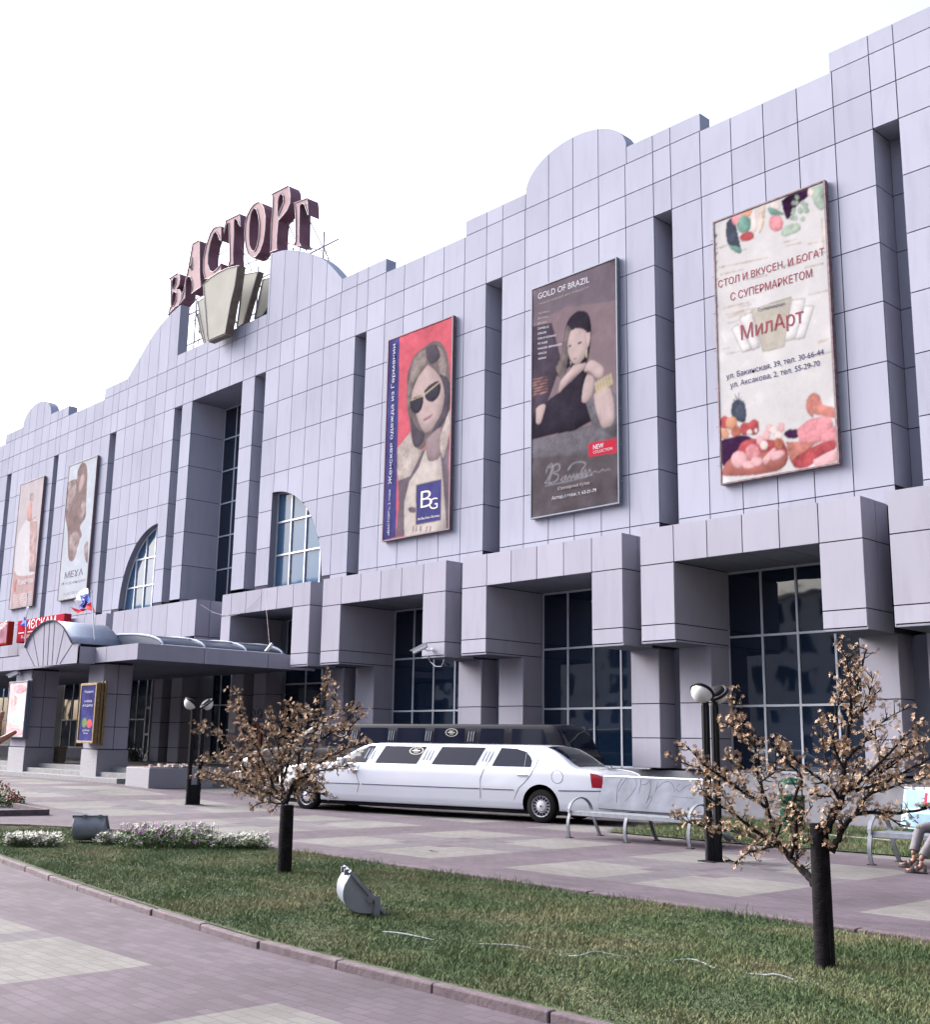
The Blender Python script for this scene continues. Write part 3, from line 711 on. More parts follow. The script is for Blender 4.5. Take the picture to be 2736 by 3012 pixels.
# flags
def flag(px_base, px_top, Yp, poly_sets, label):
    b0 = PY(*px_base, Yp); t0_ = PY(*px_top, Yp); t = thing('flag', label, 'flag', 'tricolour flags on the canopy', loc=tuple(b0))
    mb = MB(); mb.tube([b0, t0_], [.022, .016], 7); mb.tube([(t0_.x, t0_.y, t0_.z), (t0_.x, t0_.y, t0_.z+.06)], .03, 7); mb.build('pole', M['frame'], t)
    for nm, colr, pts in poly_sets:
        g = MB(); n_ = len(pts)
        front = []
        for i, q in enumerate(pts):
            v = PY(q[0], q[1], Yp); v.y += .10*math.sin(q[0]*.25+q[1]*.12); front.append(v)
        c = sum(front, Vector())/n_; c.y += .12
        for i in range(n_): g.poly([front[i], front[(i+1) % n_], c])
        o = g.build(nm, colr, t, fix=False); sm = o.modifiers.new('s', 'SOLIDIFY'); sm.thickness = .006
    return t
FW, FB, FR = plain('flag_white', (.72, .74, .78), .8), plain('flag_blue', (.06, .10, .42), .8), plain('flag_red', (.55, .05, .06), .8)
S3 = .4369
def f3(l): return [(x*S3, 1700+y*S3) for x, y in l]
flag((637*S3, 1700+415*S3), (616*S3, 1700+95*S3), 15.9, [
 ('white_band', FW, f3([(535, 88), (575, 66), (608, 72), (606, 108), (580, 125), (545, 118), (560, 150), (525, 150)])),
 ('blue_band', FB, f3([(545, 118), (606, 105), (618, 160), (580, 178), (570, 200), (530, 212), (520, 190), (555, 165)])),
 ('red_band', FR, f3([(618, 158), (622, 228), (602, 212), (578, 180)])), ('red_band', FR, f3([(492, 196), (522, 215), (556, 208), (572, 205), (548, 240), (515, 238), (500, 222)])),
 ('white_band', FW, f3([(520, 150), (560, 145), (575, 175), (555, 200), (535, 190), (518, 190)]))], 'white, blue and red flag flying half furled on the right pole of the canopy')
flag((168*S3, 1700+470*S3), (182*S3, 1700+120*S3), 15.9, [
 ('white_band', FW, f3([(172, 190), (180, 188), (184, 262), (160, 272), (150, 262)])), ('blue_band', FB, f3([(142, 278), (160, 270), (180, 262), (178, 300), (168, 330), (155, 318)])),
 ('red_band', FR, f3([(158, 322), (170, 330), (176, 350), (160, 395), (150, 390), (152, 350)]))], 'limp tricolour flag hanging on the left pole in front of the red sign')

# ---------------------------------------------------------------- BILLBOARDS on the facade
PYP = FY-.13
def gblur(a, s):
    r = max(1, int(s*2.5)); k_ = np.exp(-.5*(np.arange(-r, r+1)/s)**2); k_ /= k_.sum()
    p = np.pad(a, ((r, r), (0, 0)), mode='edge'); a = sum(p[i:i+a.shape[0]]*k_[i] for i in range(2*r+1)); p = np.pad(a, ((0, 0), (r, r)), mode='edge'); return sum(p[:, i:i+a.shape[1]]*k_[i] for i in range(2*r+1))
rng_ = np.random.default_rng(5)
def print_sheet(t, shapes, x0, x1, z0, z1):
    """the printed picture: shapes rasterised on a fine mesh, soft-edged and modelled like an airbrushed photograph"""
    nx = 150; nz = int(nx*(z1-z0)/(x1-x0)); X = np.linspace(x0, x1, nx); Z = np.linspace(z0, z1, nz); XX, ZZ = np.meshgrid(X, Z); img = np.zeros((nz, nx, 3)); noise = {}
    for s in (1.2, 4, 12): noise[s] = gblur(rng_.normal(0, 1, (nz, nx)), s); noise[s] /= noise[s].std()
    for n_, (P_, c_) in enumerate(shapes):
        P_ = np.array(P_); ins = np.zeros(XX.shape, bool); j = len(P_)-1
        for i in range(len(P_)):
            xi, zi = P_[i]; xj, zj = P_[j]; cc = ((zi > ZZ) != (zj > ZZ)) & (XX < (xj-xi)*(ZZ-zi)/(zj-zi+1e-12)+xi); ins ^= cc; j = i
        if not ins.any(): continue
        m0 = ins.astype(float); area = math.sqrt(m0.sum()); soft = gblur(m0, .8); col = np.array(INKC[c_][0]); v_ = INKC[c_][1]
        v_ = v_*(.45 if area > nx*.75 else 1); sh_ = 1+v_*(.22*noise[1.2]+.4*noise[4]+.38*noise[12])
        if 3 < area < nx*.75 and c_ not in ('navy', 'redtag', 'foot', 'logo', 'line', 'gold'):
            hgt = gblur(m0, max(1.2, area*.14)); gx = np.gradient(hgt, axis=1)*area*.14; gz = np.gradient(hgt, axis=0)*area*.14; sh_ = sh_*(.66+.44*hgt+.9*(-gz*-1)*-.45+.28*gx)
        al = soft[..., None]; img = img*(1-al)+(col*np.clip(sh_, .25, 1.6)[..., None])*al
    img = np.clip(img*.46, .003, .9); crease = 1+.035*noise[12]*(noise[4] > .6); img *= crease[..., None]
    me = bpy.data.meshes.new('poster'); V = np.stack([XX, np.full_like(XX, PYP-.003), ZZ], -1).reshape(-1, 3)
    idx = np.arange(nz*nx).reshape(nz, nx); F = np.stack([idx[:-1, :-1], idx[:-1, 1:], idx[1:, 1:], idx[1:, :-1]], -1).reshape(-1, 4)
    me.vertices.add(len(V)); me.vertices.foreach_set('co', V.ravel().astype(np.float32)); me.loops.add(F.size); me.loops.foreach_set('vertex_index', F.ravel().astype(np.int32)); me.polygons.add(len(F)); me.polygons.foreach_set('loop_start', (np.arange(len(F))*4).astype(np.int32)); me.update()
    ca = me.color_attributes.new('print', 'FLOAT_COLOR', 'POINT'); ca.data.foreach_set('color', np.concatenate([img.reshape(-1, 3), np.ones((nx*nz, 1))], 1).ravel().astype(np.float32))
    me.materials.append(M['print']); o = bpy.data.objects.new('poster', me); COL.objects.link(o); o.parent = t; o.matrix_parent_inverse = Matrix.Translation(-Vector(t.location))
m = bpy.data.materials.new('printed_vinyl'); m.use_nodes = True; M['print'] = m; n_ = m.node_tree.nodes.new('ShaderNodeVertexColor'); n_.layer_name = 'print'; m.node_tree.links.new(n_.outputs[0], m.node_tree.nodes['Principled BSDF'].inputs['Base Color']); m.node_tree.nodes['Principled BSDF'].inputs['Roughness'].default_value = .8; m.node_tree.nodes['Principled BSDF'].inputs['Specular IOR Level'].default_value = .0
INKC = {}
def board(corners, cr_, label, art, framecol, group='large printed billboards hanging on the facade'):
    """corners: tl, tr, br, bl in crop pixels; art(add, txt) draws flat printed shapes on the board"""
    P_ = [cr_(x, y, PYP) for x, y in corners]
    x0 = (P_[0].x+P_[3].x)/2; x1 = (P_[1].x+P_[2].x)/2; z1 = (P_[0].z+P_[1].z)/2; z0 = (P_[2].z+P_[3].z)/2
    t = thing('billboard', label, 'billboard', group, loc=((x0+x1)/2, PYP, z0))
    f = MB(); f.box(x0, x1, PYP, FY-.02, z0, z1, 0)
    w_ = .035
    for a, b, c, d in ((x0, x1, z1-w_, z1), (x0, x1, z0, z0+w_), (x0, x0+w_, z0+w_, z1-w_), (x1-w_, x1, z0+w_, z1-w_)): f.box(a, b, PYP-.02, PYP-.001, c, d, 0)
    for i in range(7):   # lacing eyelets sticking out at the edges
        z = z0+(z1-z0)*(i+.5)/7; f.box(x0-.09, x0, PYP+.02, PYP+.03, z, z+.012); f.box(x1, x1+.09, PYP+.02, PYP+.03, z+.1, z+.112)
    f.build('frame', [framecol], t)
    layers = {}; shapes = []
    lift = [0]
    # bilinear map from crop pixels to the board
    TL, TR, BR, BL = [Vector(c) for c in corners]
    def add(pts, colr, crv=False):
        pts = [Vector(p) for p in pts]
        if crv: pts = smooth_line([tuple(p) for p in pts]+[tuple(pts[0])], 4)[:-1]
        lift[0] += 1; y = PYP-.003-.00012*lift[0]
        q = [cr_(p.x, p.y, PYP) for p in pts]
        q = [(min(max(v.x, x0+w_), x1-w_), y, min(max(v.z, z0+w_), z1-w_)) for v in q]
        shapes.append(([(v[0], v[2]) for v in q], colr))
    def txt(s, p0, p1, hpx, colr, sh=0, bold=0):
        """baseline from p0 to p1, letter height hpx pixels"""
        a = cr_(*p0, PYP); b = cr_(*p1, PYP); h_ = (cr_(p0[0], p0[1]-hpx, PYP)-a).length
        lift[0] += 1; y = PYP-.003-.00012*lift[0]; L_ = math.hypot(b.x-a.x, b.z-a.z); u_ = ((b.x-a.x)/L_, (b.z-a.z)/L_)
        m_ = layers.setdefault(colr, MB())
        text(s, lambda u, v: (a.x+u_[0]*u-u_[1]*v, y, a.z+u_[1]*u+u_[0]*v), width=L_, height=h_, mb=m_, shear=sh, bold=bold)
    def full(colr, a=0, b=1, c=0, d=1):
        X = lambda s: x0+w_+(x1-x0-2*w_)*s; Z = lambda s: z1-w_-(z1-z0-2*w_)*s
        shapes.append(([(X(a), Z(c)), (X(b), Z(c)), (X(b), Z(d)), (X(a), Z(d))], colr))
    art(add, txt, full); print_sheet(t, shapes, x0+w_, x1-w_, z0+w_, z1-w_)
    A_ = MB(); ks = list(layers)
    for i, c_ in enumerate(ks):
        m_ = layers[c_]; n_ = len(A_.v); A_.v += m_.v; A_.f += [tuple(n_+q for q in f_) for f_ in m_.f]; A_.m += [i]*len(m_.f)
    A_.build('lettering', [INK[c_] for c_ in ks], t, fix=False)
    return t
INK = {}; PN = {}
def ink(k, c, nm, var=.12, scale=2.0, rough=.55): INKC[k] = (c, var); INK[k] = mat('ink_'+k, c, .85, var=var, scale=scale, spec=0); PN[k] = nm
ink('red', (.58, .13, .17), 'background', .25, 1.2); ink('navy', (.075, .075, .22), 'side_strip'); ink('skin', (.46, .36, .36), 'face', .1); ink('skin2', (.30, .23, .25), 'face_shadow_print', .1)
ink('hair', (.17, .14, .145), 'hair', .3, 6); ink('hair2', (.27, .225, .22), 'hair_highlight', .3, 8); ink('hairdk', (.10, .085, .11), 'hair', .2); ink('shade', (.055, .05, .07), 'sunglasses'); ink('gold', (.45, .38, .26), 'gold_trim')
ink('fur', (.44, .38, .36), 'fur_collar', .25, 9); ink('shirt', (.50, .45, .43), 'shirt', .12); ink('coat', (.16, .13, .16), 'coat', .3, 5); ink('lip', (.30, .14, .17), 'lips'); ink('wtext', (.33, .33, .37), 'lettering', .03)
ink('bgdk', (.165, .135, .165), 'background', .2, .8); ink('bgmid', (.22, .165, .19), 'backdrop', .2, .9); ink('bgdark2', (.075, .06, .085), 'lettered_panel', .2, 1.5); ink('sofa', (.15, .14, .165), 'sofa', .25, 2); ink('foot', (.105, .09, .105), 'footer', .15, 1.5)
ink('dress', (.035, .03, .045), 'dress', .2); ink('redtag', (.52, .04, .07), 'red_tag', .05); ink('glow', (.34, .18, .15), 'candle_glow', .4, 8)
ink('cream', (.62, .605, .62), 'background', .1, 1.0); ink('cream2', (.52, .44, .38), 'wood_texture', .3, 3); ink('ttext', (.19, .05, .065), 'lettering', .05); ink('btext', (.035, .035, .09), 'lettering', .05); ink('line', (.22, .20, .20), 'logo_outline', .05)
ink('ham', (.62, .27, .30), 'ham', .25, 5); ink('ham2', (.66, .40, .42), 'ham_slice', .15, 5); ink('meat', (.38, .08, .09), 'meat', .35, 6); ink('saus', (.48, .20, .17), 'sausage', .3, 5); ink('fruit', (.42, .15, .11), 'fruit', .35, 6); ink('grape', (.05, .02, .06), 'grapes', .3, 8); ink('pine', (.06, .07, .10), 'pineapple', .3, 8)
ink('egg', (.66, .58, .56), 'eggs', .1); ink('green', (.16, .28, .24), 'greens', .3, 6); ink('green2', (.34, .42, .36), 'grapes', .25, 8); ink('board', (.40, .15, .13), 'cutting_board', .15); ink('orange', (.58, .30, .20), 'fruit', .2, 6)
ink('pinkbg', (.56, .50, .53), 'background', .1, .8); ink('pink2', (.52, .38, .38), 'lower_background', .25, 1.2); ink('pskin', (.56, .34, .32), 'figure', .1); ink('gown', (.66, .64, .68), 'gown', .08, 1.5); ink('prose', (.50, .20, .22), 'lettering', .1)
ink('ice', (.55, .59, .66), 'background', .1, 1.2); ink('furbr', (.28, .21, .21), 'fur_coat', .35, 4); ink('furbr2', (.36, .29, .29), 'fur_coat', .35, 6); ink('dktext', (.10, .09, .12), 'lettering', .05); ink('logo', (.46, .43, .38), 'logo_plate', .1)
M['fr_dark'] = mat('dark_frame', (.10, .07, .09), .6); M['fr_blue'] = mat('pale_blue_frame', (.10, .115, .15), .5); M['fr_rust'] = mat('rusty_frame', (.13, .09, .10), .7, var=.4, scale=8)

def art1(add, txt, full):
    full('red'); add([(115, 285), (213, 250), (180, 1905), (75, 1938)], 'navy')
    add([(195, 1165), (260, 1090), (320, 1030), (420, 1090), (380, 1290), (330, 1420), (280, 1460), (200, 1440)], 'fur', 1)
    add([(200, 1440), (300, 1400), (400, 1200), (620, 1000), (625, 1850), (180, 1905), (205, 1650)], 'coat')
    add([(250, 1620), (290, 1450), (370, 1330), (425, 1180), (550, 1230), (575, 1500), (600, 1838), (250, 1900)], 'shirt')
    add([(278, 560), (330, 420), (430, 330), (510, 288), (575, 330), (620, 480), (628, 800), (590, 980), (480, 1060), (400, 1180), (325, 1140), (300, 1000), (272, 760)], 'hair', 1)
    add([(330, 420), (420, 360), (440, 430), (380, 560), (310, 700), (285, 900), (275, 700)], 'hair2', 1); add([(520, 330), (570, 380), (600, 520), (610, 800), (570, 640), (530, 480)], 'hair2', 1)
    add([(430, 350), (510, 320), (545, 420), (480, 480), (440, 440)], 'hairdk', 1); add([(540, 560), (620, 620), (620, 860), (560, 980), (470, 1060), (560, 860), (575, 700)], 'hairdk', 1); add([(300, 900), (350, 1000), (420, 1060), (380, 1150), (325, 1140)], 'hairdk', 1)
    add([(445, 485), (510, 540), (560, 620), (582, 740), (555, 880), (500, 980), (445, 1038), (400, 1020), (350, 900), (310, 760), (350, 620), (400, 540)], 'skin', 1)
    add([(430, 1100), (560, 1000), (550, 1220), (500, 1275), (440, 1260)], 'skin2', 1); add([(550, 1060), (625, 860), (628, 1010), (575, 1250), (545, 1170)], 'fur', 1)
    add([(415, 700), (470, 645), (535, 620), (550, 680), (530, 750), (480, 790), (430, 770)], 'shade', 1); add([(298, 790), (340, 750), (400, 740), (405, 800), (385, 860), (345, 888), (305, 850)], 'shade', 1)
    add([(300, 775), (400, 735), (545, 620), (549, 628), (412, 742), (302, 783)], 'gold'); add([(405, 935), (440, 915), (485, 890), (460, 925), (415, 945)], 'lip', 1)
    add([(343, 1470), (563, 1420), (556, 1768), (340, 1812)], 'gold'); add([(350, 1477), (557, 1429), (550, 1762), (347, 1804)], 'navy')
    txt('B', (385, 1665), (480, 1645), 135, 'logo', bold=-.01); txt('G', (455, 1680), (525, 1665), 90, 'logo', bold=-.01); txt('the Best from Germany', (360, 1772), (542, 1740), 26, 'logo')
    add([(280, 1670), (310, 1655), (345, 1665), (340, 1700), (300, 1700)], 'coat', 1)
    for q in (320, 345, 380, 430, 460): add([(q, 1815), (q+14, 1812), (q+10, 1855), (q-4, 1862)], 'skin2')
    # lettering running up the strip
def vert_text(t, cr_, s, p0, p1, wpx, yoff=.03):
    a = cr_(*p0, PYP); b = cr_(*p1, PYP); L_ = b.z-a.z; h_ = abs(cr_(p0[0]-wpx, p0[1], PYP).x-a.x); m_ = MB()
    text(s, lambda u, v: (a.x-v, PYP-yoff, a.z+u), width=L_, height=h_, mb=m_); m_.build('lettering', INK['wtext'], t, fix=False)
c1 = crop(1100, 900, .35714)
b1 = board([(114, 283), (655, 80), (625, 1840), (73, 1942)], c1, 'red and blue billboard of a woman in large sunglasses with a fur collar', art1, M['fr_dark'])
vert_text(b1, c1, 'Женская одежда из Германии', (158, 1465), (180, 315), 34); vert_text(b1, c1, '«ВАСТОРГ», 2 этаж', (135, 1890), (142, 1510), 20)

def art2(add, txt, full):
    full('bgdk'); add([(105, 560), (350, 430), (720, 380), (722, 1100), (720, 1380), (105, 1390)], 'bgmid'); add([(108, 570), (255, 540), (320, 800), (300, 900), (230, 1100), (108, 1390)], 'bgdark2')
    for i in range(6): add([(112, 950+i*22), (225, 925+i*22), (225, 932+i*22), (112, 960+i*22)], 'glow')
    add([(105, 1390), (300, 1350), (560, 1270), (640, 1290), (720, 1330), (722, 1480), (105, 1540)], 'sofa'); add([(480, 1130), (600, 1060), (720, 1060), (722, 1350), (560, 1280), (490, 1200)], 'sofa', 1)
    add([(105, 1520), (420, 1500), (730, 1480), (735, 1845), (105, 1955)], 'foot')
    add([(345, 640), (365, 540), (420, 470), (480, 455), (525, 490), (540, 600), (525, 760), (490, 860), (420, 880), (380, 860), (330, 930), (280, 900), (320, 800)], 'dress', 1); add([(345, 640), (365, 560), (400, 620), (370, 800), (345, 960), (285, 880), (325, 780)], 'hair', 1)
    add([(130, 1200), (240, 1090), (300, 1050), (400, 960), (480, 880), (510, 900), (500, 1120), (540, 1250), (420, 1320), (250, 1350), (110, 1385), (115, 1300)], 'dress')
    add([(390, 600), (440, 580), (500, 600), (520, 660), (505, 760), (460, 830), (430, 845), (385, 800), (368, 700)], 'skin', 1); add([(410, 850), (500, 830), (480, 880), (390, 950), (305, 1050), (320, 960), (380, 890)], 'skin', 1)
    add([(500, 620), (535, 610), (530, 680), (512, 720)], 'skin', 1)
    add([(490, 900), (500, 850), (540, 810), (590, 830), (630, 870), (620, 930), (580, 940), (520, 890)], 'skin', 1); add([(470, 1110), (480, 1010), (510, 920), (560, 940), (550, 1050), (500, 1120)], 'skin', 1)
    add([(560, 1060), (620, 1000), (680, 1020), (705, 1150), (700, 1260), (650, 1298), (610, 1280), (570, 1150)], 'skin', 1)
    for i in range(6): add([(562+i*21, 975-i*12), (580+i*21, 960-i*12), (596+i*20, 1050-i*14), (578+i*20, 1065-i*14)], 'gold')
    add([(500, 740), (512, 740), (510, 790), (500, 785)], 'gold', 1); add([(385, 820), (397, 815), (395, 855)], 'gold'); add([(375, 705), (396, 698), (392, 715), (378, 718)], 'hairdk'); add([(440, 682), (472, 672), (468, 692), (445, 697)], 'hairdk'); add([(405, 800), (440, 792), (425, 808)], 'lip')
    add([(140, 1160), (180, 1130), (210, 1140), (190, 1220), (170, 1270), (140, 1260)], 'skin', 1)
    add([(520, 1412), (723, 1374), (723, 1478), (521, 1512)], 'redtag'); txt('NEW', (555, 1458), (630, 1442), 34, 'wtext', bold=.01); txt('COLLECTION', (555, 1488), (693, 1458), 20, 'wtext')
    txt('GOLD OF BRAZIL', (155, 372), (526, 248), 42, 'wtext'); txt('ЭКСКЛЮЗИВНЫЙ ДИСТРИБЬЮТОР', (160, 418), (524, 292), 20, 'line')
    for i, (s, wd) in enumerate((('AQUARELA', 85), ('BRUMANI', 72), ('BRUNER', 65), ('DANIELLE', 78), ('DENOIR', 60), ('FORUM ROMANO', 130), ('FR HUEB', 68), ('MANOEL BERNARDES', 172), ('VANCOX', 64), ('VIANNA', 60))):
        y = 482+i*36.5; txt(s, (155, y), (155+wd, y-wd*.2), 15, 'wtext' if i > 2 else 'line')
    # signature drawn as strokes
    def stroke(P_, w0):
        q = smooth_line(P_, 6)
        for a, b in zip(q, q[1:]):
            d = (b-a); 
            if d.length < .1: continue
            nn = Vector((-d.y, d.x)).normalized()*w0; add([a+nn, b+nn, b-nn, a-nn], 'wtext')
    stroke([(215, 1630), (225, 1580), (260, 1562), (240, 1640), (205, 1700)], 3); stroke([(270, 1575), (250, 1640), (232, 1690)], 4); stroke([(230, 1590), (300, 1560), (310, 1600), (265, 1625), (300, 1640), (290, 1680), (240, 1700), (200, 1695)], 3.5)
    stroke([(340, 1650), (320, 1680), (345, 1680), (355, 1645), (365, 1680), (385, 1640), (395, 1672), (415, 1635), (420, 1665), (440, 1630), (440, 1662), (460, 1628), (465, 1655)], 3)
    stroke([(480, 1650), (470, 1610), (500, 1560), (450, 1545), (400, 1565), (370, 1610)], 3.5); stroke([(470, 1655), (500, 1600), (500, 1650), (530, 1600), (540, 1640), (560, 1615), (600, 1620), (620, 1600), (640, 1610), (660, 1600), (680, 1602)], 2.5); stroke([(205, 1722), (380, 1685), (545, 1640)], 3)
    txt('Ювелирный бутик', (305, 1760), (536, 1715), 32, 'line'); txt('Астор, I этаж, т. 63-21-79', (262, 1828), (583, 1768), 30, 'wtext')
c2 = crop(1520, 730, .4067)
board([(105, 295), (728, 68), (742, 1850), (104, 1958)], c2, 'dark brown billboard of a woman in a black dress with a gold bracelet', art2, M['fr_blue'])

def blob(add, cx, cy, rx, ry, c, rot=0, n=9):
    pts = []
    for i in range(n):
        t = 2*math.pi*i/n; k_ = 1+random.uniform(-.08, .08); x = rx*k_*math.cos(t); y = ry*k_*math.sin(t); pts.append((cx+x*math.cos(rot)-y*math.sin(rot), cy+x*math.sin(rot)+y*math.cos(rot)))
    add(pts, c, 1)
def art3(add, txt, full):
    full('cream')
    random.seed(3)
    for i in range(34):
        y = random.uniform(430, 1150); x = random.choice([random.uniform(85, 240), random.uniform(85, 300), random.uniform(500, 740)]); wd = random.uniform(40, 170); add([(x, y), (x+wd, y-wd*.22), (x+wd, y-wd*.22+random.uniform(3, 8)), (x, y+random.uniform(3, 9))], 'cream2')
    # vegetables along the top
    add([(160, 330), (205, 300), (240, 430), (250, 515), (200, 490), (165, 440)], 'pine', 1); blob(add, 222, 310, 26, 34, 'ham'); blob(add, 288, 268, 40, 22, 'orange', -.3); blob(add, 270, 340, 44, 56, 'green', .3); blob(add, 290, 410, 46, 28, 'meat', -.3)
    add([(315, 270), (345, 240), (352, 360), (320, 385)], 'egg', 1); add([(360, 240), (400, 215), (395, 330), (365, 390)], 'cream2', 1); blob(add, 468, 330, 46, 52, 'ham'); blob(add, 465, 225, 34, 26, 'egg'); add([(415, 235), (445, 235), (520, 275), (440, 280)], 'green', 1)
    add([(500, 195), (560, 150), (660, 110), (670, 160), (600, 220), (560, 290), (530, 300)], 'grape', 1)
    for i in range(16): blob(add, 590+random.uniform(-25, 75), 240+random.uniform(-45, 75)-(i*2), 15, 16, 'green2', n=6)
    add([(680, 120), (740, 90), (770, 100), (768, 230), (740, 250), (700, 200)], 'green2', 1); add([(520, 350), (600, 330), (620, 370), (540, 410), (500, 400)], 'green2', 1); blob(add, 683, 140, 20, 26, 'egg'); add([(180, 465), (250, 480), (248, 515), (190, 490)], 'green', 1)
    txt('СТОЛ И ВКУСЕН, И БОГАТ', (112, 738), (768, 535), 52, 'ttext'); txt('С СУПЕРМАРКЕТОМ', (188, 812), (693, 662), 50, 'ttext')
    # fanned logo plates
    for P_ in ([(193, 985), (235, 950), (320, 1110), (262, 1127)], [(240, 915), (320, 878), (370, 1095), (325, 1115)], [(316, 862), (565, 785), (520, 1095), (388, 1125)], [(567, 803), (650, 795), (600, 1040), (522, 1062)], [(643, 840), (706, 838), (645, 1040), (585, 1050)]):
        c_ = Vector((sum(p[0] for p in P_)/4, sum(p[1] for p in P_)/4)); add(P_, 'line'); add([c_+(Vector(p)-c_)*.985 for p in P_], 'logo' if P_[0][0] == 316 else 'cream')
    txt('Супермаркет', (357, 882), (526, 842), 26, 'btext'); txt('МилАрт', (255, 1078), (642, 968), 118, 'ttext')
    txt('ул. Бакинская, 39, тел. 30-66-44', (163, 1305), (765, 1150), 44, 'btext'); txt('ул. Аксакова, 2, тел. 55-29-70', (187, 1358), (741, 1220), 44, 'btext')
    # food along the bottom
    add([(190, 1500), (200, 1440), (235, 1420), (275, 1440), (285, 1520), (270, 1560), (210, 1540)], 'pine', 1)
    for dx, dy in ((-45, -30), (-25, -60), (0, -70), (28, -55), (50, -25), (40, 5)): add([(232, 1450), (244, 1440), (238+dx, 1440+dy)], 'pine')
    for cx, cy, rx, ry, c in ((150, 1560, 30, 40, 'meat'), (195, 1565, 38, 42, 'orange'), (150, 1630, 30, 36, 'orange'), (225, 1620, 34, 36, 'fruit'), (280, 1600, 34, 40, 'meat'), (330, 1590, 38, 48, 'meat'), (305, 1620, 18, 16, 'egg'), (345, 1610, 12, 14, 'egg')): blob(add, cx, cy, rx, ry, c)
    add([(130, 1670), (200, 1650), (290, 1640), (330, 1680), (300, 1730), (220, 1760), (160, 1830), (132, 1800)], 'grape', 1); add([(250, 1690), (330, 1660), (520, 1690), (520, 1830), (300, 1860), (200, 1830)], 'meat', 1)
    for cx, cy in ((370, 1670), (395, 1700), (430, 1600), (410, 1640), (455, 1610), (485, 1640), (500, 1590)): blob(add, cx, cy, 24, 30, 'egg' if cx % 2 else 'ham2')
    blob(add, 488, 1690, 34, 34, 'fruit'); blob(add, 572, 1630, 56, 30, 'grape', -.1)
    add([(600, 1600), (680, 1540), (780, 1520), (820, 1560), (800, 1640), (700, 1700), (620, 1700)], 'ham', 1); add([(530, 1680), (620, 1680), (700, 1690), (640, 1780), (560, 1800)], 'saus', 1)
    add([(670, 1400), (700, 1375), (740, 1400), (760, 1450), (830, 1470), (835, 1530), (760, 1520), (690, 1500), (655, 1440)], 'saus', 1); add([(655, 1440), (690, 1450), (700, 1530), (660, 1490)], 'saus', 1)
    add([(560, 1800), (640, 1740), (760, 1680), (830, 1660), (838, 1720), (760, 1760), (660, 1840), (590, 1840)], 'meat', 1); add([(740, 1640), (840, 1580), (840, 1660), (760, 1680)], 'ham', 1)
    add([(140, 1850), (180, 1790), (300, 1760), (480, 1730), (530, 1740), (510, 1840), (380, 1880), (150, 1890)], 'board', 1); blob(add, 240, 1790, 54, 50, 'ham2', -.4); blob(add, 325, 1745, 46, 50, 'ham'); blob(add, 300, 1820, 40, 24, 'ham2'); blob(add, 350, 1800, 40, 30, 'ham2'); add([(380, 1790), (450, 1720), (465, 1740), (410, 1820)], 'ham2', 1); add([(430, 1750), (500, 1730), (520, 1760), (450, 1800)], 'ham2', 1)
    add([(700, 1790), (840, 1730), (842, 1800), (720, 1830)], 'ham2', 1)
    for i in range(14):
        x = 92+i*1.5; add([(92+random.uniform(-6, 2), 400+i*55), (108+random.uniform(0, 10), 398+i*55), (104, 412+i*55), (94, 425+i*55)], 'cream2')
    add([(745, 300), (755, 300), (768, 480), (760, 490)], 'cream2')
c3 = crop(2060, 500, .47619)
board([(78, 318), (778, 66), (855, 1818), (128, 1945)], c3, 'cream billboard with fruit, meats and brown lettering, weather-stained at the edges', art3, M['fr_rust'])

c4 = crop(0, 1280, .26786)
def art4(add, txt, full):
    full('pinkbg'); add([(150, 1500), (330, 1480), (390, 1430), (372, 1865), (118, 1905)], 'pink2'); add([(290, 930), (350, 940), (400, 950), (395, 1300), (385, 1500), (300, 1540), (180, 1530), (165, 1400), (200, 1100)], 'gown', 1); add([(330, 940), (410, 945), (390, 1500), (320, 1500)], 'pink2')
    add([(330, 650), (355, 635), (370, 660), (365, 700), (350, 730), (330, 710)], 'furbr2', 1); add([(315, 780), (335, 730), (352, 760), (350, 850), (345, 930), (305, 940), (300, 850)], 'pskin', 1); add([(345, 860), (352, 920), (385, 890), (400, 930), (382, 905), (345, 948)], 'pskin')
    txt('Романтик', (190, 1650), (362, 1615), 62, 'wtext', sh=.2); add([(160, 1640), (185, 1580), (170, 1720), (150, 1690)], 'prose', 1)
    for i in range(6): txt(('свадебный салон', 'вечерние платья', 'аксессуары', 'тел. 44-33-22', 'этаж второй', 'г. Астрахань')[i] if 0 else ('ıııııı ıııı ıııııı' if i % 2 else 'ıııı ıııııı ııı'), (145, 1770+i*24), (345, 1728+i*24), 14, 'wtext')
board([(210, 548), (470, 455), (375, 1868), (113, 1910)], c4, 'faded pink billboard of a small figure in a white gown at the far left', art4, M['fr_dark'])
def art5(add, txt, full):
    full('ice'); add([(850, 400), (900, 305), (945, 320), (960, 400), (955, 560), (945, 750), (940, 900), (880, 1000), (900, 1100), (850, 1180), (840, 1290), (800, 1380), (750, 1340), (745, 1060), (720, 900), (725, 650), (740, 540), (800, 490), (845, 480)], 'furbr', 1)
    add([(745, 520), (820, 500), (840, 600), (800, 760), (760, 900), (728, 800)], 'furbr2', 1); add([(900, 700), (940, 720), (930, 880), (880, 960)], 'furbr2', 1)
    add([(890, 450), (925, 430), (928, 520), (900, 600), (870, 630), (865, 560)], 'skin', 1); add([(760, 1100), (840, 1060), (880, 1120), (830, 1280), (770, 1250)], 'furbr2', 1); add([(925, 1210), (965, 1170), (960, 1400), (930, 1330)], 'furbr2', 1)
    txt('МЕХА', (708, 1578), (912, 1532), 70, 'dktext', bold=.02); txt('Флоренции', (672, 1665), (935, 1610), 44, 'dktext', sh=.15); txt('ТЦ АСТОР 2 эт', (695, 1770), (880, 1735), 34, 'dktext')
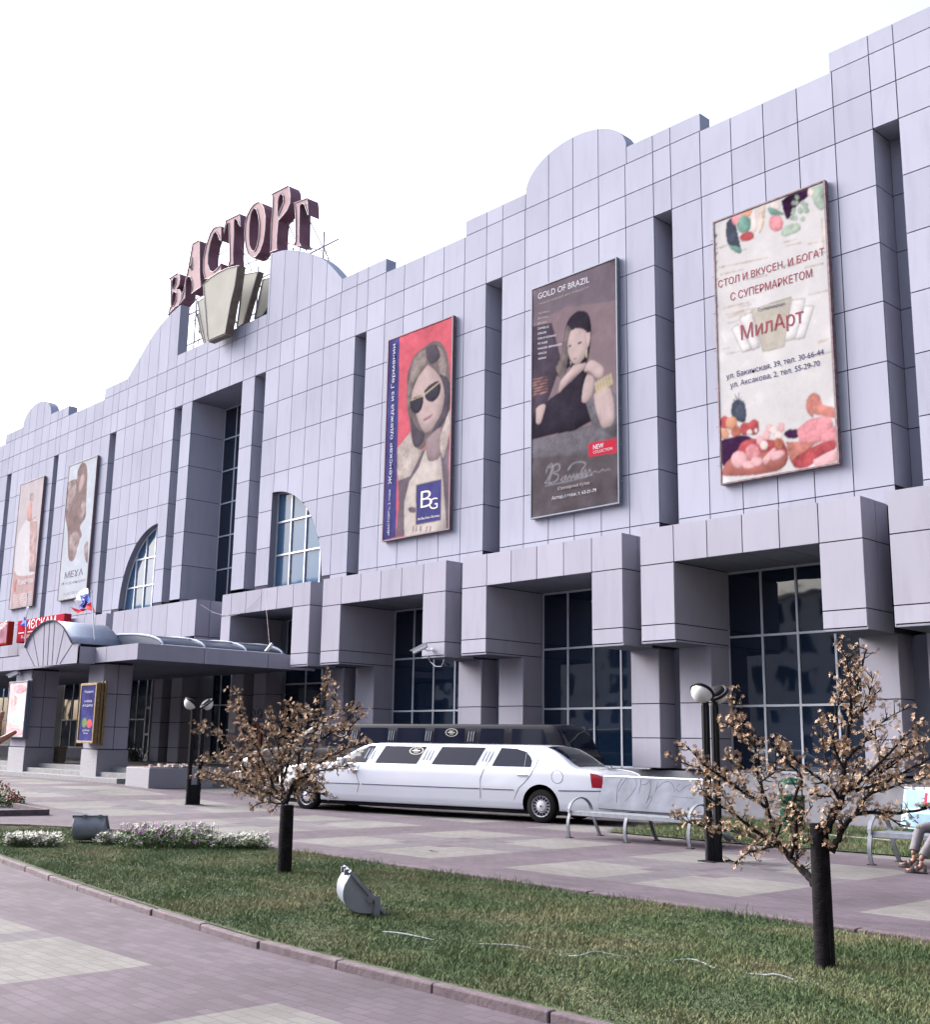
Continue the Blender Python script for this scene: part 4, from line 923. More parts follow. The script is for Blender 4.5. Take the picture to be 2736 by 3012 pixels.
board([(743, 345), (1055, 228), (965, 1760), (647, 1822)], c4, 'pale ice-blue billboard of a person wrapped in a brown fur coat', art5, M['fr_dark'])

# light poster case on pillars
def lightbox(x0, x1, y, z0, z1, d, label, fr, art, fw=.06):
    t = thing('poster_case', label, 'poster case', 'framed poster cases on the canopy pillars', loc=((x0+x1)/2, y, z0))
    f = MB()
    for i, (e, c) in enumerate(((0, d), (.03, d-.05), (.06, d-.10))):
        a, b, c0, c1 = x0+e*0, x1, z0, z1
    f.box(x0, x1, y+.03, y+d, z0, z1)
    for a, b, c0, c1 in ((x0, x1, z1-fw, z1), (x0, x1, z0, z0+fw), (x0, x0+fw, z0+fw, z1-fw), (x1-fw, x1, z0+fw, z1-fw)): f.box(a, b, y, y+.029, c0, c1)
    for k_ in (1, 2, 3): f.box(x1, x1+.03*k_ if k_ < 2 else x1+.03*k_, y+d*(.15+.27*(k_-1)), y+d*(.33+.27*(k_-1)), z0-.02*k_, z1+.02*k_)
    f.build('frame', fr, t, bevel=.006); art(t, x0+fw, x1-fw, y+.02, z0+fw, z1-fw); return t
M['gilt'] = mat('gilt_frame', (.15, .105, .05), .45, metal=.4, var=.3, scale=14)
ink('violet', (.04, .04, .12), 'poster', .5, 1.6); ink('lime', (.10, .15, .07), 'printed_shape', .2)
def artA(t, x0, x1, y, z0, z1):
    m_ = MB(); m_.poly([(x0, y, z0), (x1, y, z0), (x1, y, z1), (x0, y, z1)]); m_.build('poster', INK['violet'], t, fix=False)
    w_ = x1-x0; h_ = z1-z0
    def el(cx, cz, rx, rz, c, nm):
        g = MB(); g.poly([(x0+w_*(cx+rx*math.cos(2*math.pi*i/14)), y-.004, z0+h_*(cz+rz*math.sin(2*math.pi*i/14))) for i in range(14)]); g.build(nm, INK[c], t, fix=False)
    el(.36, .33, .18, .09, 'lime', 'printed_shape'); el(.72, .31, .20, .08, 'meat', 'printed_shape')
    g = MB()
    for s, cz, hh, ww in (('Подарки', .86, .05, .6), ('3-я ВЕЩЬ', .69, .045, .55), ('В ПОДАРОК', .61, .045, .7), ('до 30 мая', .17, .035, .5), ('"Астор"', .12, .03, .35)):
        text(s, lambda u, v, cz=cz: (x0+w_*.52+u, y-.006, z0+h_*cz+v), width=w_*ww, height=h_*hh, mb=g, align='CENTER')
    g.build('lettering', M['white'], t, fix=False)
a, b, y_, d_ = P2
q0 = PY(512*S3, 1700+1110*S3, y_-.38); q1 = PY(665*S3, 1700+692*S3, y_-.38); xl = PY(512*S3, 1700+1110*S3, y_-.38).x; xr = PY(622*S3, 1700+1100*S3, y_-.38).x
lightbox(xl, xr, y_-.38, q0.z, q1.z-.05, .34, 'blue poster in a deep gilt frame hung on the canopy pillar', M['gilt'], artA, .07)
def artB(t, x0, x1, y, z0, z1):
    w_ = x1-x0; h_ = z1-z0
    m_ = MB(); m_.poly([(x0, y, z0), (x1, y, z0), (x1, y, z1), (x0, y, z1)]); m_.build('poster', INK['pink2'], t, fix=False)
    for li, (cx, cz, rx, rz, c) in enumerate(((.3, .66, .2, .10, 'furbr2'), (.6, .34, .42, .14, 'cream'), (.55, .30, .22, .10, 'green2'), (.5, .08, .48, .07, 'ham'), (.6, .88, .35, .08, 'ham'))):
        g = MB(); g.poly([(x0+w_*(cx+rx*math.cos(2*math.pi*i/12)), y-.004-.002*li, z0+h_*(cz+rz*math.sin(2*math.pi*i/12))) for i in range(12)]); g.build('printed_shape', INK[c], t, fix=False)
a1, b1_, y1_, d1_ = P1
zA = PY(150*.21846, 1750+1860*.21846, y1_-.2).z; zB = PY(250*.21846, 1750+1160*.21846, y1_-.2).z; zA = PY(40, 2168, y1_-.2).z
lightbox(PY(160*.21846, 2050, y1_-.2).x-.35, PY(352*.21846, 2050, y1_-.2).x, y1_-.2, zA, zB, .18, 'pink and cream fruit poster in a thin frame on the left pillar', M['fr_blue'], artB, .04)

# ---------------------------------------------------------------- ROOFTOP SIGN
def glyph(name, loops, cr_, Y, depth, mats, parent, trim=None, bev=.0):
    cu_ = bpy.data.curves.new('g', 'CURVE'); cu_.dimensions = '2D'; cu_.fill_mode = 'BOTH'; cu_.extrude = depth/2
    W = []
    for lp in loops:
        pts = smooth_line([tuple(p) for p in lp]+[tuple(lp[0])], 3)[:-1] if len(lp) > 11 else [Vector(p) for p in lp]
        pts = [Vector(p) for p in lp]
        q = [cr_(p.x, p.y, Y) for p in pts]; W.append(q)
        s = cu_.splines.new('POLY'); s.points.add(len(q)-1); s.use_cyclic_u = True
        for i, v in enumerate(q): s.points[i].co = (v.x, v.z, 0, 1)
    ob = bpy.data.objects.new('g', cu_); COL.objects.link(ob); dg = bpy.context.evaluated_depsgraph_get(); dg.update()
    me = bpy.data.meshes.new_from_object(ob.evaluated_get(dg)); m_ = MB()
    for v in me.vertices: m_.v.append((v.co.x, Y+depth/2-v.co.z, v.co.y))
    for p in me.polygons: m_.f.append(tuple(p.vertices)); m_.m.append(0)
    bpy.data.objects.remove(ob); bpy.data.meshes.remove(me)
    o = m_.build(name, mats, parent, fix=False)
    if trim:
        t_ = MB()
        for q in W: t_.tube([(v.x, Y-.01, v.z) for v in q], .022, 5, closed=True)
        t_.build('neon_outline', trim, o if False else parent)
    return o
cL = crop(480, 520, .24793); cR = crop(620, 520, .19661); cF = crop(350, 500, .40961)
M['letter'] = mat('letter_maroon', (.12, .055, .075), .7, var=.2, scale=2); M['trim'] = mat('pale_neon_tube', (.25, .22, .24), .6)
sign = thing('roof_sign', 'tall maroon rooftop letters reading ВАСТОРГ on thin struts above the entrance arch', 'sign', loc=(-37.5, 22.3, 17.2))
LY = 22.35; LD = .5
L_ = {
 'letter_v': (cL, [[(68,1215),(175,1145),(200,1165),(205,1220),(190,1290),(160,1340),(200,1345),(222,1390),(215,1450),(190,1520),(150,1545),(60,1640),(80,1560),(95,1545),(95,1235)], [(110,1235),(140,1185),(160,1200),(155,1270),(125,1335),(108,1330)], [(110,1400),(130,1360),(160,1380),(155,1470),(125,1530),(102,1540)]]),
 'letter_a': (cL, [[(350,800),(425,758),(435,770),(440,1200),(455,1305),(335,1390),(350,1300),(345,1240),(325,1190),(295,1185),(270,1240),(262,1440),(215,1490),(205,1512),(240,1380),(280,1190),(300,1090),(345,840)], [(312,1085),(330,1050),(345,960),(347,1105),(330,1112)]]),
 'letter_s': (cL, [[(690,590),(640,595),(600,615),(560,680),(510,830),(482,980),(478,1110),(500,1215),(560,1205),(640,1150),(690,1110),(690,1030),(650,1090),(600,1135),(560,1120),(532,1040),(535,930),(560,790),(600,680),(630,652),(655,690),(672,750),(692,765)]]),
 'letter_t': (cR, [[(232,660),(440,560),(448,750),(430,720),(415,670),(385,630),(360,640),(350,700),(350,880),(335,1180),(345,1310),(265,1340),(290,1250),(280,900),(275,690),(240,710),(215,800),(200,860),(203,800)]]),
 'letter_o': (cR, [[(720,380),(760,400),(800,470),(825,600),(815,800),(790,980),(740,1120),(680,1200),(620,1215),(560,1160),(525,1040),(510,860),(520,700),(550,580),(600,480),(660,410)], [(650,470),(690,490),(715,580),(732,700),(727,880),(700,1030),(660,1120),(620,1110),(585,1040),(575,900),(580,720),(605,550)]]),
 'letter_r': (cR, [[(915,265),(1160,140),(1185,190),(1197,300),(1190,400),(1150,500),(1090,580),(1020,660),(1005,760),(990,1000),(1000,1095),(890,1135),(900,1060),(910,700),(930,500),(935,310)], [(1025,300),(1060,250),(1090,290),(1095,380),(1060,470),(1010,590),(1000,560),(1005,400)]]),
 'letter_g': (cR, [[(1250,400),(1445,325),(1455,400),(1462,580),(1440,520),(1410,420),(1370,400),(1335,440),(1330,700),(1325,980),(1360,1040),(1252,1035),(1275,960),(1275,640),(1265,440)]])}
for nm, (cr_, loops) in L_.items(): glyph('letter', loops, cr_, LY, LD, [M['letter']], sign, M['trim'])
M['truss'] = mat('truss_steel', (.16, .12, .14), .6)
def seg(a, b, Y, r=.022):
    m_ = MB(); m_.tube([cF(*a, Y), cF(*b, Y)], r, 5); m_.build('strut', M['truss'], sign)
for a, b in (((1360,345),(1500,630)), ((1195,525),(1508,592)), ((1210,380),(1265,495)), ((1195,400),(1275,360)), ((880,560),(955,722)), ((880,700),(955,725)), ((695,625),(785,572)), ((510,1030),(585,1155)), ((515,955),(605,900)), ((988,650),(988,715)), ((905,685),(1000,640)), ((1045,625),(1085,645)), ((575,1150),(570,1255)), ((575,1150),(610,1235)), ((1345,560),(1345,585)), ((1300,560),(1300,585))): seg(a, b, LY+.3)
# back frame beams carrying the letters
for z, x0, x1 in ((18.2, -46.3, -33), (19.6, -44.5, -31.5)):
    m_ = MB(); m_.tube([(x0, LY+.6, z), (x1, LY+.6, z)], .03, 5); m_.build('beam', M['truss'], sign)
for x in (-44, -41.6, -39.2, -36.8, -34.4, -32.4):
    m_ = MB(); m_.tube([(x, LY+.6, 16.5), (x, LY+.6, 20.2)], .03, 5); m_.tube([(x, LY+.6, 19.6), (x, LY+2.4, 16.5)], .025, 5); m_.build('brace', M['truss'], sign)
emb = thing('roof_emblem', 'fan of five cream keystone plates with brown rims under the rooftop letters', 'emblem', loc=(-38.5, 21.4, 17))
M['rim'] = mat('brown_rim', (.10, .075, .06), .6, var=.3, scale=5); M['plate'] = mat('cream_plate', (.125, .125, .112), .75, var=.12, scale=1.2)
def plate(poly, cr_, Y, d):
    m_ = MB(); q = [cr_(x, y, Y) for x, y in poly]; m_.prism(q, (0, d, 0)); o = m_.build('rim', M['rim'], emb)
    c = sum(q, Vector())/len(q); m_ = MB(); m_.poly([((v.x-c.x)*.94+c.x, Y-.012, (v.z-c.z)*.965+c.z) for v in q]); m_.build('plate', M['plate'], emb, fix=False)
    m_ = MB(); m_.tube([((v.x-c.x)*.95+c.x, Y-.02, (v.z-c.z)*.97+c.z) for v in q], .02, 5, closed=True); m_.build('neon_outline', M['trim'], emb)
plate([(470,1275),(560,1195),(660,1130),(770,1078),(900,1048),(862,1300),(812,1500),(745,1870),(528,1962),(500,1600)], cL, 21.35, .3)
plate([(895,748),(1005,728),(960,880),(895,1110),(845,1140)], cF, 22.33, .24); plate([(1035,785),(1120,765),(1090,960),(1030,1050),(970,1075)], cF, 22.4, .24)
plate([(563,945),(612,915),(640,1240),(622,1250)], cF, 22.33, .24); plate([(558,1042),(590,1010),(640,1240),(612,1250)], cF, 22.4, .24)

# ---------------------------------------------------------------- SECURITY CAMERAS, CABLE
def seccam(p, d, label, s=1.0, arm=(0, .25, -.1)):
    t = thing('security_camera', label, 'camera', 'white security cameras on the building', loc=tuple(p)); d = Vector(d).normalized(); p = Vector(p)
    sd_ = d.cross(Vector((0, 0, 1))).normalized(); up = sd_.cross(d)
    m_ = MB(); m_.obox(p, d, sd_, up, .2*s, .055*s, .05*s); m_.build('housing', M['white'], t, bevel=.012)
    m_ = MB(); m_.obox(p+up*.06*s+d*.03*s, d, sd_, up, .22*s, .065*s, .008*s); m_.build('sun_shield', M['white'], t)
    m_ = MB(); m_.lathe(p+d*.201*s, [(.035*s, 0), (.035*s, .004)], 12, ax=d); m_.build('lens', M['dark'], t)
    e = p+Vector(arm)*s; m_ = MB(); m_.tube([p-d*.1*s-up*.05*s, (p-d*.1*s+e)/2+Vector((0, 0, -.06*s)), e], .016*s, 6); m_.lathe(e, [(.05*s, 0), (.05*s, .02)], 10, ax=(0, -1, 0)); m_.build('bracket', M['frame'], t); return t
pc = PY(900+615*.5462, 1400+930*.5462, OY-.3)
sc1 = seccam(pc, (-.75, -.35, -.38), 'white security camera on the portal leg above the black limousine', 1.1, (.18, .24, -.02))
m_ = MB(); m_.tube([PY(900+655*.5462, 1400+965*.5462, OY-.02)]+[PY(900+x*.5462, 1400+y*.5462, OY+.1) for x, y in ((670, 1000), (700, 1025), (730, 1025), (745, 985))], .012, 5); m_.build('cable', M['frame'], sc1)
seccam(PY(1220*.33862+380, 1900+12*.33862, CF+3.2), (-.1, -.5, -.7), 'small white security camera on the canopy side fascia', .7, (-.12, .1, .1))
seccam(PY(95*S3, 1700+648*S3, y1_-.2), (-.7, -.4, -.3), 'white security camera on the left canopy pillar', 1.1, (.2, .1, .05))
cb = MB(); P_ = [DY(x, y, OY-.05) for x, y in ((395, 1190), (420, 1205), (450, 1212), (480, 1204), (510, 1178), (521, 1162))]
cb.tube(smooth_line([(p.x, p.z) for p in P_], 3) and [(q.x, OY-.05, q.y) for q in smooth_line([(p.x, p.z) for p in P_], 4)], .006, 4)
cb.tube([(P_[-1].x, OY-.05, P_[-1].z), tuple(PY(1220*.33862+380, 1900, CF+3.2))], .005, 4)
tag(cb.build('cable', M['truss']), 'thin pale cable sagging across the entrance bay above the canopy', 'cable')

# ---------------------------------------------------------------- LIMOUSINES
def carpaint(name, col, rough=.25, coat=.8): return mat(name, col, rough, var=.015, scale=1, coat=coat)
M['carwhite'] = carpaint('white_car_paint', (.42, .44, .50)); M['carblack'] = mat('black_car_paint', (.012, .012, .018), .35, var=.02, spec=.12); M['rubber'] = mat('tyre_rubber', (.009, .009, .010), .9, spec=.1, var=.2, scale=20)
M['carglass'] = glass_mat('dark_car_glass', (.008, .010, .020), .0, ior=1.28); M['chrome'] = mat('chrome', (.72, .72, .75), .12, metal=1, var=.01); M['hub'] = mat('hubcap_silver', (.42, .42, .45), .45, metal=.2); M['well'] = mat('wheel_well', (.006, .006, .008), .95, spec=0)
M['tail'] = mat('tail_light_red', (.16, .004, .012), .3, coat=.1, var=.15, scale=20); M['seam'] = mat('panel_seam', (.035, .035, .05), .9, spec=0); M['trimdark'] = mat('dark_side_trim', (.07, .07, .12), .4); M['under'] = mat('underbody', (.015, .015, .018), .9); M['sticker'] = mat('pale_sticker', (.34, .33, .31), .5)
def catmull(P, n=3): return smooth_line(P, n)
def lerpf(P):
    f = interp(P); return f
class Car:
    def __init__(s, name, label, origin, off, p):
        s.p = p; s.ex = Vector((-0.96506364, -0.26201559, 0)); s.n = Vector((0.26201559, -0.96506364, 0))
        o = Vector((-16.29, 17.51, 0))+s.n*off-s.n*p['hw']
        s.t = thing(name, label, 'limousine', loc=tuple(o), world=False); s.t.rotation_euler = (0, 0, math.atan2(s.ex.y, s.ex.x))
    def sect(s, x):
        p = s.p; hw = p['hw']; g = p['g'](x); dk = p['deck'](x); rf = p['roof']; bt = min(p['belt'], dk-.02); pinch = p['pinch'](x); zb = p['zb']
        pts = [(0, zb), (hw*.84, zb), (hw*.955, zb+.07)] + [(hw*a, zb+(bt-zb)*b) for a, b in ((.985, .28), (1.0, .5), (.985, .72), (.962, .9), (.93, 1.0))]
        ry, rz = p['rs']; rz = dk+(rz-dk)*g if g > 0 else dk; y8 = hw*(.86+( ry-.86)*g)
        z6 = bt+.02
        pts += [(hw*(.905+(.90-.905)*g), z6), (y8, dk-.02+(p['rs'][1]-dk+.02)*g), (hw*(.72+(ry*.84-.72)*g), dk+(rf-.035-dk)*g), (hw*(.38), dk+.012+(rf-.006-dk-.012)*g), (0, dk+.016+(rf-dk-.016)*g)]
        return [(y*pinch, z) for y, z in pts]
    def surf(s, x, z):
        """half width of the side surface at height z"""
        P = s.sect(x); 
        for (a, b), (c, d) in zip(P[2:], P[3:]):
            if b <= z <= d: return a+(c-a)*(z-b)/max(1e-6, d-b)
        return P[9][0]
    def body(s, xs, mat_):
        m_ = MB(); rows = []
        for x in xs:
            P = s.sect(x); q = catmull(P, 3); half = [(v.x, v.y) for v in q]; rows.append([(x, y, z) for y, z in half]+[(x, -y, z) for y, z in half[::-1][1:]])
        m_.grid(rows); n = len(rows[0]); m_.f.append(tuple(range(n-1, -1, -1))); m_.m.append(0); b0 = (len(rows)-1)*n; m_.f.append(tuple(range(b0, b0+n))); m_.m.append(0)
        o = m_.build('body', [mat_, M['well']], s.t, smooth=35)
        bm = bmesh.new(); bm.from_mesh(o.data); bmesh.ops.remove_doubles(bm, verts=bm.verts[:], dist=1e-5); bmesh.ops.recalc_face_normals(bm, faces=bm.faces[:]); bm.to_mesh(o.data); bm.free()
        cuts_ = []
        for wx in s.p['wheels']:
            for sgn in (1, -1):
                c = MB(); c.lathe((wx, sgn*s.p['hw']*.55, s.p['wr']+.015), [(s.p['wr']+.085, 0), (s.p['wr']+.085, s.p['hw'])], 32, 0, ax=(0, sgn, 0)); co_ = c.build('cut', M['well'], s.t); cuts_.append(co_)
                b = o.modifiers.new('b', 'BOOLEAN'); b.operation = 'DIFFERENCE'; b.object = co_; b.solver = 'EXACT'
                try: b.material_mode = 'TRANSFER'
                except Exception: pass
        dg = bpy.context.evaluated_depsgraph_get(); dg.update(); me = bpy.data.meshes.new_from_object(o.evaluated_get(dg)); o.modifiers.clear(); o.data = me
        try: me.set_sharp_from_angle(angle=R(32))
        except Exception: pass
        for c in cuts_: bpy.data.objects.remove(c)
        return o
    def fix(s, x, z):
        """photo reading on the near-side plane -> car x, allowing for the tumblehome"""
        d = s.p['hw']-s.surf(x, z); return x+.53*d, H+(z-H)*(1+.03*d)
    def P(s, x, z, off=.006, sgn=1):
        y = s.surf(x, z); return Vector((x, sgn*(y+off), z))
    def panel(s, name, pts, m, off=.008, both=True, parent=None, sub=6, corr=True):
        out = None
        for sgn in ((1, -1) if both else (1,)):
            q = [s.fix(x, z) if corr else (x, z) for x, z in pts]; m_ = MB()
            # subdivide edges so the pane follows the side
            pp = []
            for i in range(len(q)):
                a, b = q[i], q[(i+1) % len(q)]
                for k_ in range(sub): pp.append((a[0]+(b[0]-a[0])*k_/sub, a[1]+(b[1]-a[1])*k_/sub))
            c = (sum(a[0] for a in pp)/len(pp), sum(a[1] for a in pp)/len(pp))
            rings = [[s.P(c[0]+(a[0]-c[0])*f, c[1]+(a[1]-c[1])*f, off, sgn) for a in pp] for f in (1, .66, .33)]
            for r0, r1 in zip(rings, rings[1:]):
                for i in range(len(pp)): j = (i+1) % len(pp); m_.poly([r0[i], r0[j], r1[j], r1[i]])
            m_.poly(rings[-1]); o = m_.build(name, m, parent or s.t, smooth=30); out = out or o
        return out
    def line(s, name, pts, r, m, off=.0, both=True, corr=True, parent=None, n=5):
        for sgn in ((1, -1) if both else (1,)):
            q = [s.fix(x, z) if corr else (x, z) for x, z in pts]; pp = []
            for a, b in zip(q, q[1:]):
                k_ = max(2, int(math.hypot(b[0]-a[0], b[1]-a[1])/.12))
                for i in range(k_): pp.append((a[0]+(b[0]-a[0])*i/k_, a[1]+(b[1]-a[1])*i/k_))
            pp.append(q[-1]); m_ = MB(); m_.tube([s.P(x, z, off, sgn) for x, z in pp], r, n); m_.build(name, m, parent or s.t, smooth=40)
    def top(s, name, x0, x1, yf0, yf1, m, off=.008, n=10):
        rows = []
        for i in range(n+1):
            x = x0+(x1-x0)*i/n; P = s.sect(x); hw_ = yf0+(yf1-yf0)*i/n; row = []
            zt = [(v[0], v[1]) for v in P[9:]][::-1]; zf = interp(zt)
            for j in range(-6, 7): y = hw_*s.p['hw']*j/6; row.append((x, y, zf(abs(y))+off))
            rows.append(row)
        m_ = MB(); m_.grid(rows); return m_.build(name, m, s.t, smooth=60)
    def wheel(s, x, sgn, slots=16, wr=None):
        wr = wr or s.p['wr']; y = sgn*(s.p['hw']-.03); w_ = MB(); ax = (0, -sgn, 0)
        # empty-free: the tyre is the wheel part, rim and hub are its sub-parts
        w_.lathe((x, y, wr), [(wr*.64, .0), (wr*.90, -.0), (wr*.965, .015), (wr, .05), (wr, .17), (wr*.965, .21), (wr*.64, .22)], 40, ax=ax, cap=False)
        o = w_.build('wheel', M['rubber'], s.t, smooth=35)
        r_ = MB(); r_.lathe((x, y, wr), [(wr*.65, .0), (wr*.66, .012), (wr*.60, .022), (wr*.585, .045), (wr*.34, .03), (wr*.30, .012), (wr*.12, .0), (wr*.001, -.004)], 40, ax=ax, cap=False); r_.build('rim', M['hub'], o, smooth=40)
        k_ = MB()
        for i in range(slots):
            t = 2*math.pi*i/slots; d = Vector((math.cos(t), 0, math.sin(t))); e = Vector((-math.sin(t), 0, math.cos(t)))
            k_.obox(Vector((x, y-sgn*.024, wr))+d*(wr*.48), d, e, Vector((0, 1, 0)), wr*.075, wr*.032, .02)
        k_.build('slot', M['well'], o)
        h_ = MB(); h_.lathe((x, y+sgn*.004, wr), [(wr*.055, .0), (wr*.05, -.006)], 14, ax=ax); h_.build('cap', M['well'], o)
p1 = dict(hw=.975, belt=1.09, roof=1.565, zb=.24, rs=(.70, 1.50), wheels=(0, 6.14), wr=.335,
 g=lerpf([(-.80, 0), (-.62, .16), (-.35, .58), (-.12, .86), (.1, .975), (.3, 1), (4.45, 1), (4.62, .95), (4.9, .68), (5.35, .12), (5.5, 0)]),
 deck=lerpf([(-1.50, .93), (-1.42, .99), (-1.25, 1.045), (-.9, 1.09), (-.5, 1.115), (5.2, 1.12), (5.6, 1.10), (6.3, 1.055), (6.9, .97), (7.08, .86), (7.14, .76)]),
 pinch=lerpf([(-1.52, .88), (-1.40, .95), (-1.0, .985), (0, 1), (5.5, 1), (6.3, .985), (6.9, .93), (7.1, .84), (7.14, .8)]))
W = Car('limousine', 'long white stretch limousine parked on the plaza behind the left tree', None, 0, p1)
xs_ = [-1.52, -1.47, -1.40, -1.25, -1.05, -.8, -.7, -.6, -.5, -.4, -.3, -.2, -.1, 0, .1, .2, .3, .6, 1, 1.5, 2, 2.5, 3, 3.5, 4, 4.3, 4.45, 4.55, 4.7, 4.85, 5.0, 5.15, 5.3, 5.42, 5.5, 5.7, 6, 6.3, 6.6, 6.8, 6.95, 7.05, 7.12]
W.body(xs_, M['carwhite'])
GLW = [[(5.25, 1.115), (5.0, 1.27), (4.75, 1.42), (4.55, 1.485), (4.20, 1.49), (4.47, 1.115)], [(4.20, 1.115), (3.94, 1.49), (2.82, 1.49), (3.08, 1.115)], [(2.68, 1.115), (2.42, 1.49), (1.31, 1.49), (1.56, 1.115)], [(1.15, 1.115), (.92, 1.49), (.55, 1.475), (.33, 1.42), (.23, 1.33), (.19, 1.24), (.22, 1.115)]]
for q in GLW:
    W.panel('side_window', q, M['carglass'], .010)
W.line('window_divider', [(.36, 1.115), (.30, 1.43)], .006, M['trimdark'], .012)
for x in (4.33, 2.75, 1.24):
    for i in range(3):
        dx = .085*(i-1)+.02; W.line('chrome_bar', [(x+dx+.06, 1.20), (x+dx-.06, 1.42)], .010, M['chrome'], .012)
for pts in ([(4.60, 1.10), (4.66, 1.0), (4.70, .85), (4.60, .64), (4.58, .30)], [(1.30, 1.10), (1.36, 1.0), (1.43, .85), (1.42, .64), (1.42, .40), (1.38, .27)], [(.13, 1.50), (.04, 1.40), (.03, 1.30), (.08, 1.18), (.14, 1.08), (.22, .95), (.36, .80), (.50, .68), (.55, .58), (.54, .29)], [(5.80, 1.08), (5.78, .8), (5.72, .5), (5.70, .30)], [(4.12, 1.54), (4.30, 1.42), (4.42, 1.25), (4.52, 1.11)], [(.94, 1.54), (1.06, 1.40), (1.2, 1.25), (1.30, 1.11)]):
    W.line('door_seam', pts, .0075, M['seam'], -.001)
for pts in ([(5.62, .64), (4.62, .64)], [(4.54, .64), (1.45, .64)], [(1.38, .64), (.62, .64)], [(-.42, .66), (-1.40, .68)]): W.line('side_trim', pts, .011, M['trimdark'], .002)
W.line('sill', [(5.75, .30), (.5, .30)], .012, M['carwhite'], -.002); W.line('belt_trim', [(5.2, 1.093), (.1, 1.097)], .006, M['chrome'], .001)
for x in (4.78, .42):
    W.line('door_handle', [(x-.12, .945), (x+.12, .95)], .014, M['chrome'], .016); W.panel('handle_recess', [(x-.11, .925), (x+.11, .925), (x+.11, .96), (x-.11, .96)], M['chrome'], .003, sub=2)
W.panel('lock', [(4.72, 1.015), (4.84, 1.015), (4.84, 1.04), (4.72, 1.04)], M['trimdark'], .003, sub=1)
W.line('fuel_flap', [(-.39+.13*math.cos(i*math.pi/12), .93+.13*math.sin(i*math.pi/12)) for i in range(25)], .006, M['seam'], -.001, both=False)
W.panel('tail_light', [(-1.14, 1.02), (-1.30, 1.0), (-1.44, .96), (-1.42, .74), (-1.17, .74)], M['tail'], .006, sub=3)
W.panel('head_light', [(6.85, .80), (7.05, .76), (7.05, .62), (6.85, .62)], M['chrome'], .006, sub=3)
W.top('rear_window', -.74, .02, .66, .60, M['carglass']); W.top('windscreen', 5.40, 4.62, .76, .62, M['carglass'])
m_ = MB(); m_.box(7.06, 7.17, -.42, .42, .42, .80); 
m_.build('grille', M['chrome'], W.t, bevel=.02)
m_ = MB(); m_.box(-1.56, -1.42, -.88, .88, .38, .60); m_.build('rear_bumper', M['carwhite'], W.t, bevel=.04)
m_ = MB(); m_.box(7.0, 7.24, -.88, .88, .34, .56); m_.build('front_bumper', M['carwhite'], W.t, bevel=.04)
m_ = MB(); m_.box(-1.3, 6.9, -.8, .8, .16, .26); m_.build('underbody', M['under'], W.t)
m_ = MB(); z_ = 1.10; m_.poly([(-1.15, -.26, z_), (-1.10, 0, z_+.0), (-1.15, .26, z_), (-1.19, 0, z_)]); m_.tube([(-1.16, -.25, 1.085), (-1.17, 0, 1.11), (-1.16, .25, 1.085)], .012, 6); m_.tube([(-1.14, 0, 1.08), (-1.17, 0, 1.17)], .02, 6); m_.build('boot_ornament', M['chrome'], W.t)
m_ = MB(); m_.obox((5.05, 1.06, 1.14), Vector((1, 0, 0)), Vector((0, 1, 0)), Vector((0, 0, 1)), .09, .10, .07); m_.obox((5.05, -1.06, 1.14), Vector((1, 0, 0)), Vector((0, 1, 0)), Vector((0, 0, 1)), .09, .10, .07); m_.build('wing_mirror', M['carwhite'], W.t, bevel=.03)
def sticker(car, x, z, rx, rz, off=.014):
    def el(k_, n=24): return [(x+rx*k_*math.cos(2*math.pi*i/n), z+rz*k_*math.sin(2*math.pi*i/n)) for i in range(n)]
    a = el(1); b = el(.86); m_ = MB()
    for i in range(24): j = (i+1) % 24; m_.poly([car.P(*a[i], off), car.P(*a[j], off), car.P(*b[j], off), car.P(*b[i], off)])
    for q in ([(-.6, -.1), (-.5, .12), (-.2, .16), (-.1, .34), (.3, .34), (.42, .14), (.62, .08), (.62, -.12)], [(-.35, -.35), (.35, -.35), (.35, -.25), (-.35, -.25)], [(-.4, .5), (.4, .5), (.4, .6), (-.4, .6)], [(-.28, -.58), (.28, -.58), (.28, -.5), (-.28, -.5)]): m_.poly([car.P(x+rx*u, z+rz*v, off) for u, v in q])
    m_.build('window_sticker', M['sticker'], car.t, fix=False)
sticker(W, 3.22, 1.395, .19, .085)
for x in p1['wheels']:
    for s_ in (1, -1): W.wheel(x, s_)
# black stretch off-roader
p2 = dict(hw=1.01, belt=1.40, roof=2.05, zb=.45, rs=(.86, 1.97), wheels=(2.25, 9.75), wr=.41,
 g=lerpf([(.82, 0), (.90, .35), (1.02, .8), (1.12, .97), (1.22, 1), (8.05, 1), (8.3, .93), (8.7, .58), (9.1, .15), (9.25, 0)]),
 deck=lerpf([(.72, 1.30), (.80, 1.42), (9.0, 1.42), (9.4, 1.40), (10.2, 1.32), (10.6, 1.22), (10.75, 1.05)]),
 pinch=lerpf([(.7, .95), (.85, .985), (1.2, 1), (9.2, 1), (10.2, .985), (10.6, .95), (10.8, .90)]))
Bk = Car('limousine', 'black stretch off-roader limousine parked between the white one and the building', None, -2.72, p2)
Bk.body([.70, .74, .78, .82, .86, .90, .96, 1.02, 1.07, 1.12, 1.17, 1.22, 1.3, 1.75, 2.2, 3, 4, 5, 6, 7, 7.7, 8.05, 8.2, 8.4, 8.6, 8.8, 9.0, 9.15, 9.3, 9.75, 10.1, 10.4, 10.6, 10.72, 10.8], M['carblack'])
M['pillar_blk'] = carpaint('black_satin_panel', (.02, .02, .03), .35)
for a, b in ((3.52, 4.44), (4.68, 5.55), (5.82, 6.72), (6.98, 7.80), (2.42, 3.10)): Bk.panel('side_window', [(a+.02, 1.46), (a-.02, 1.93), (b-.06, 1.93), (b, 1.46)], M['carglass'], .010)
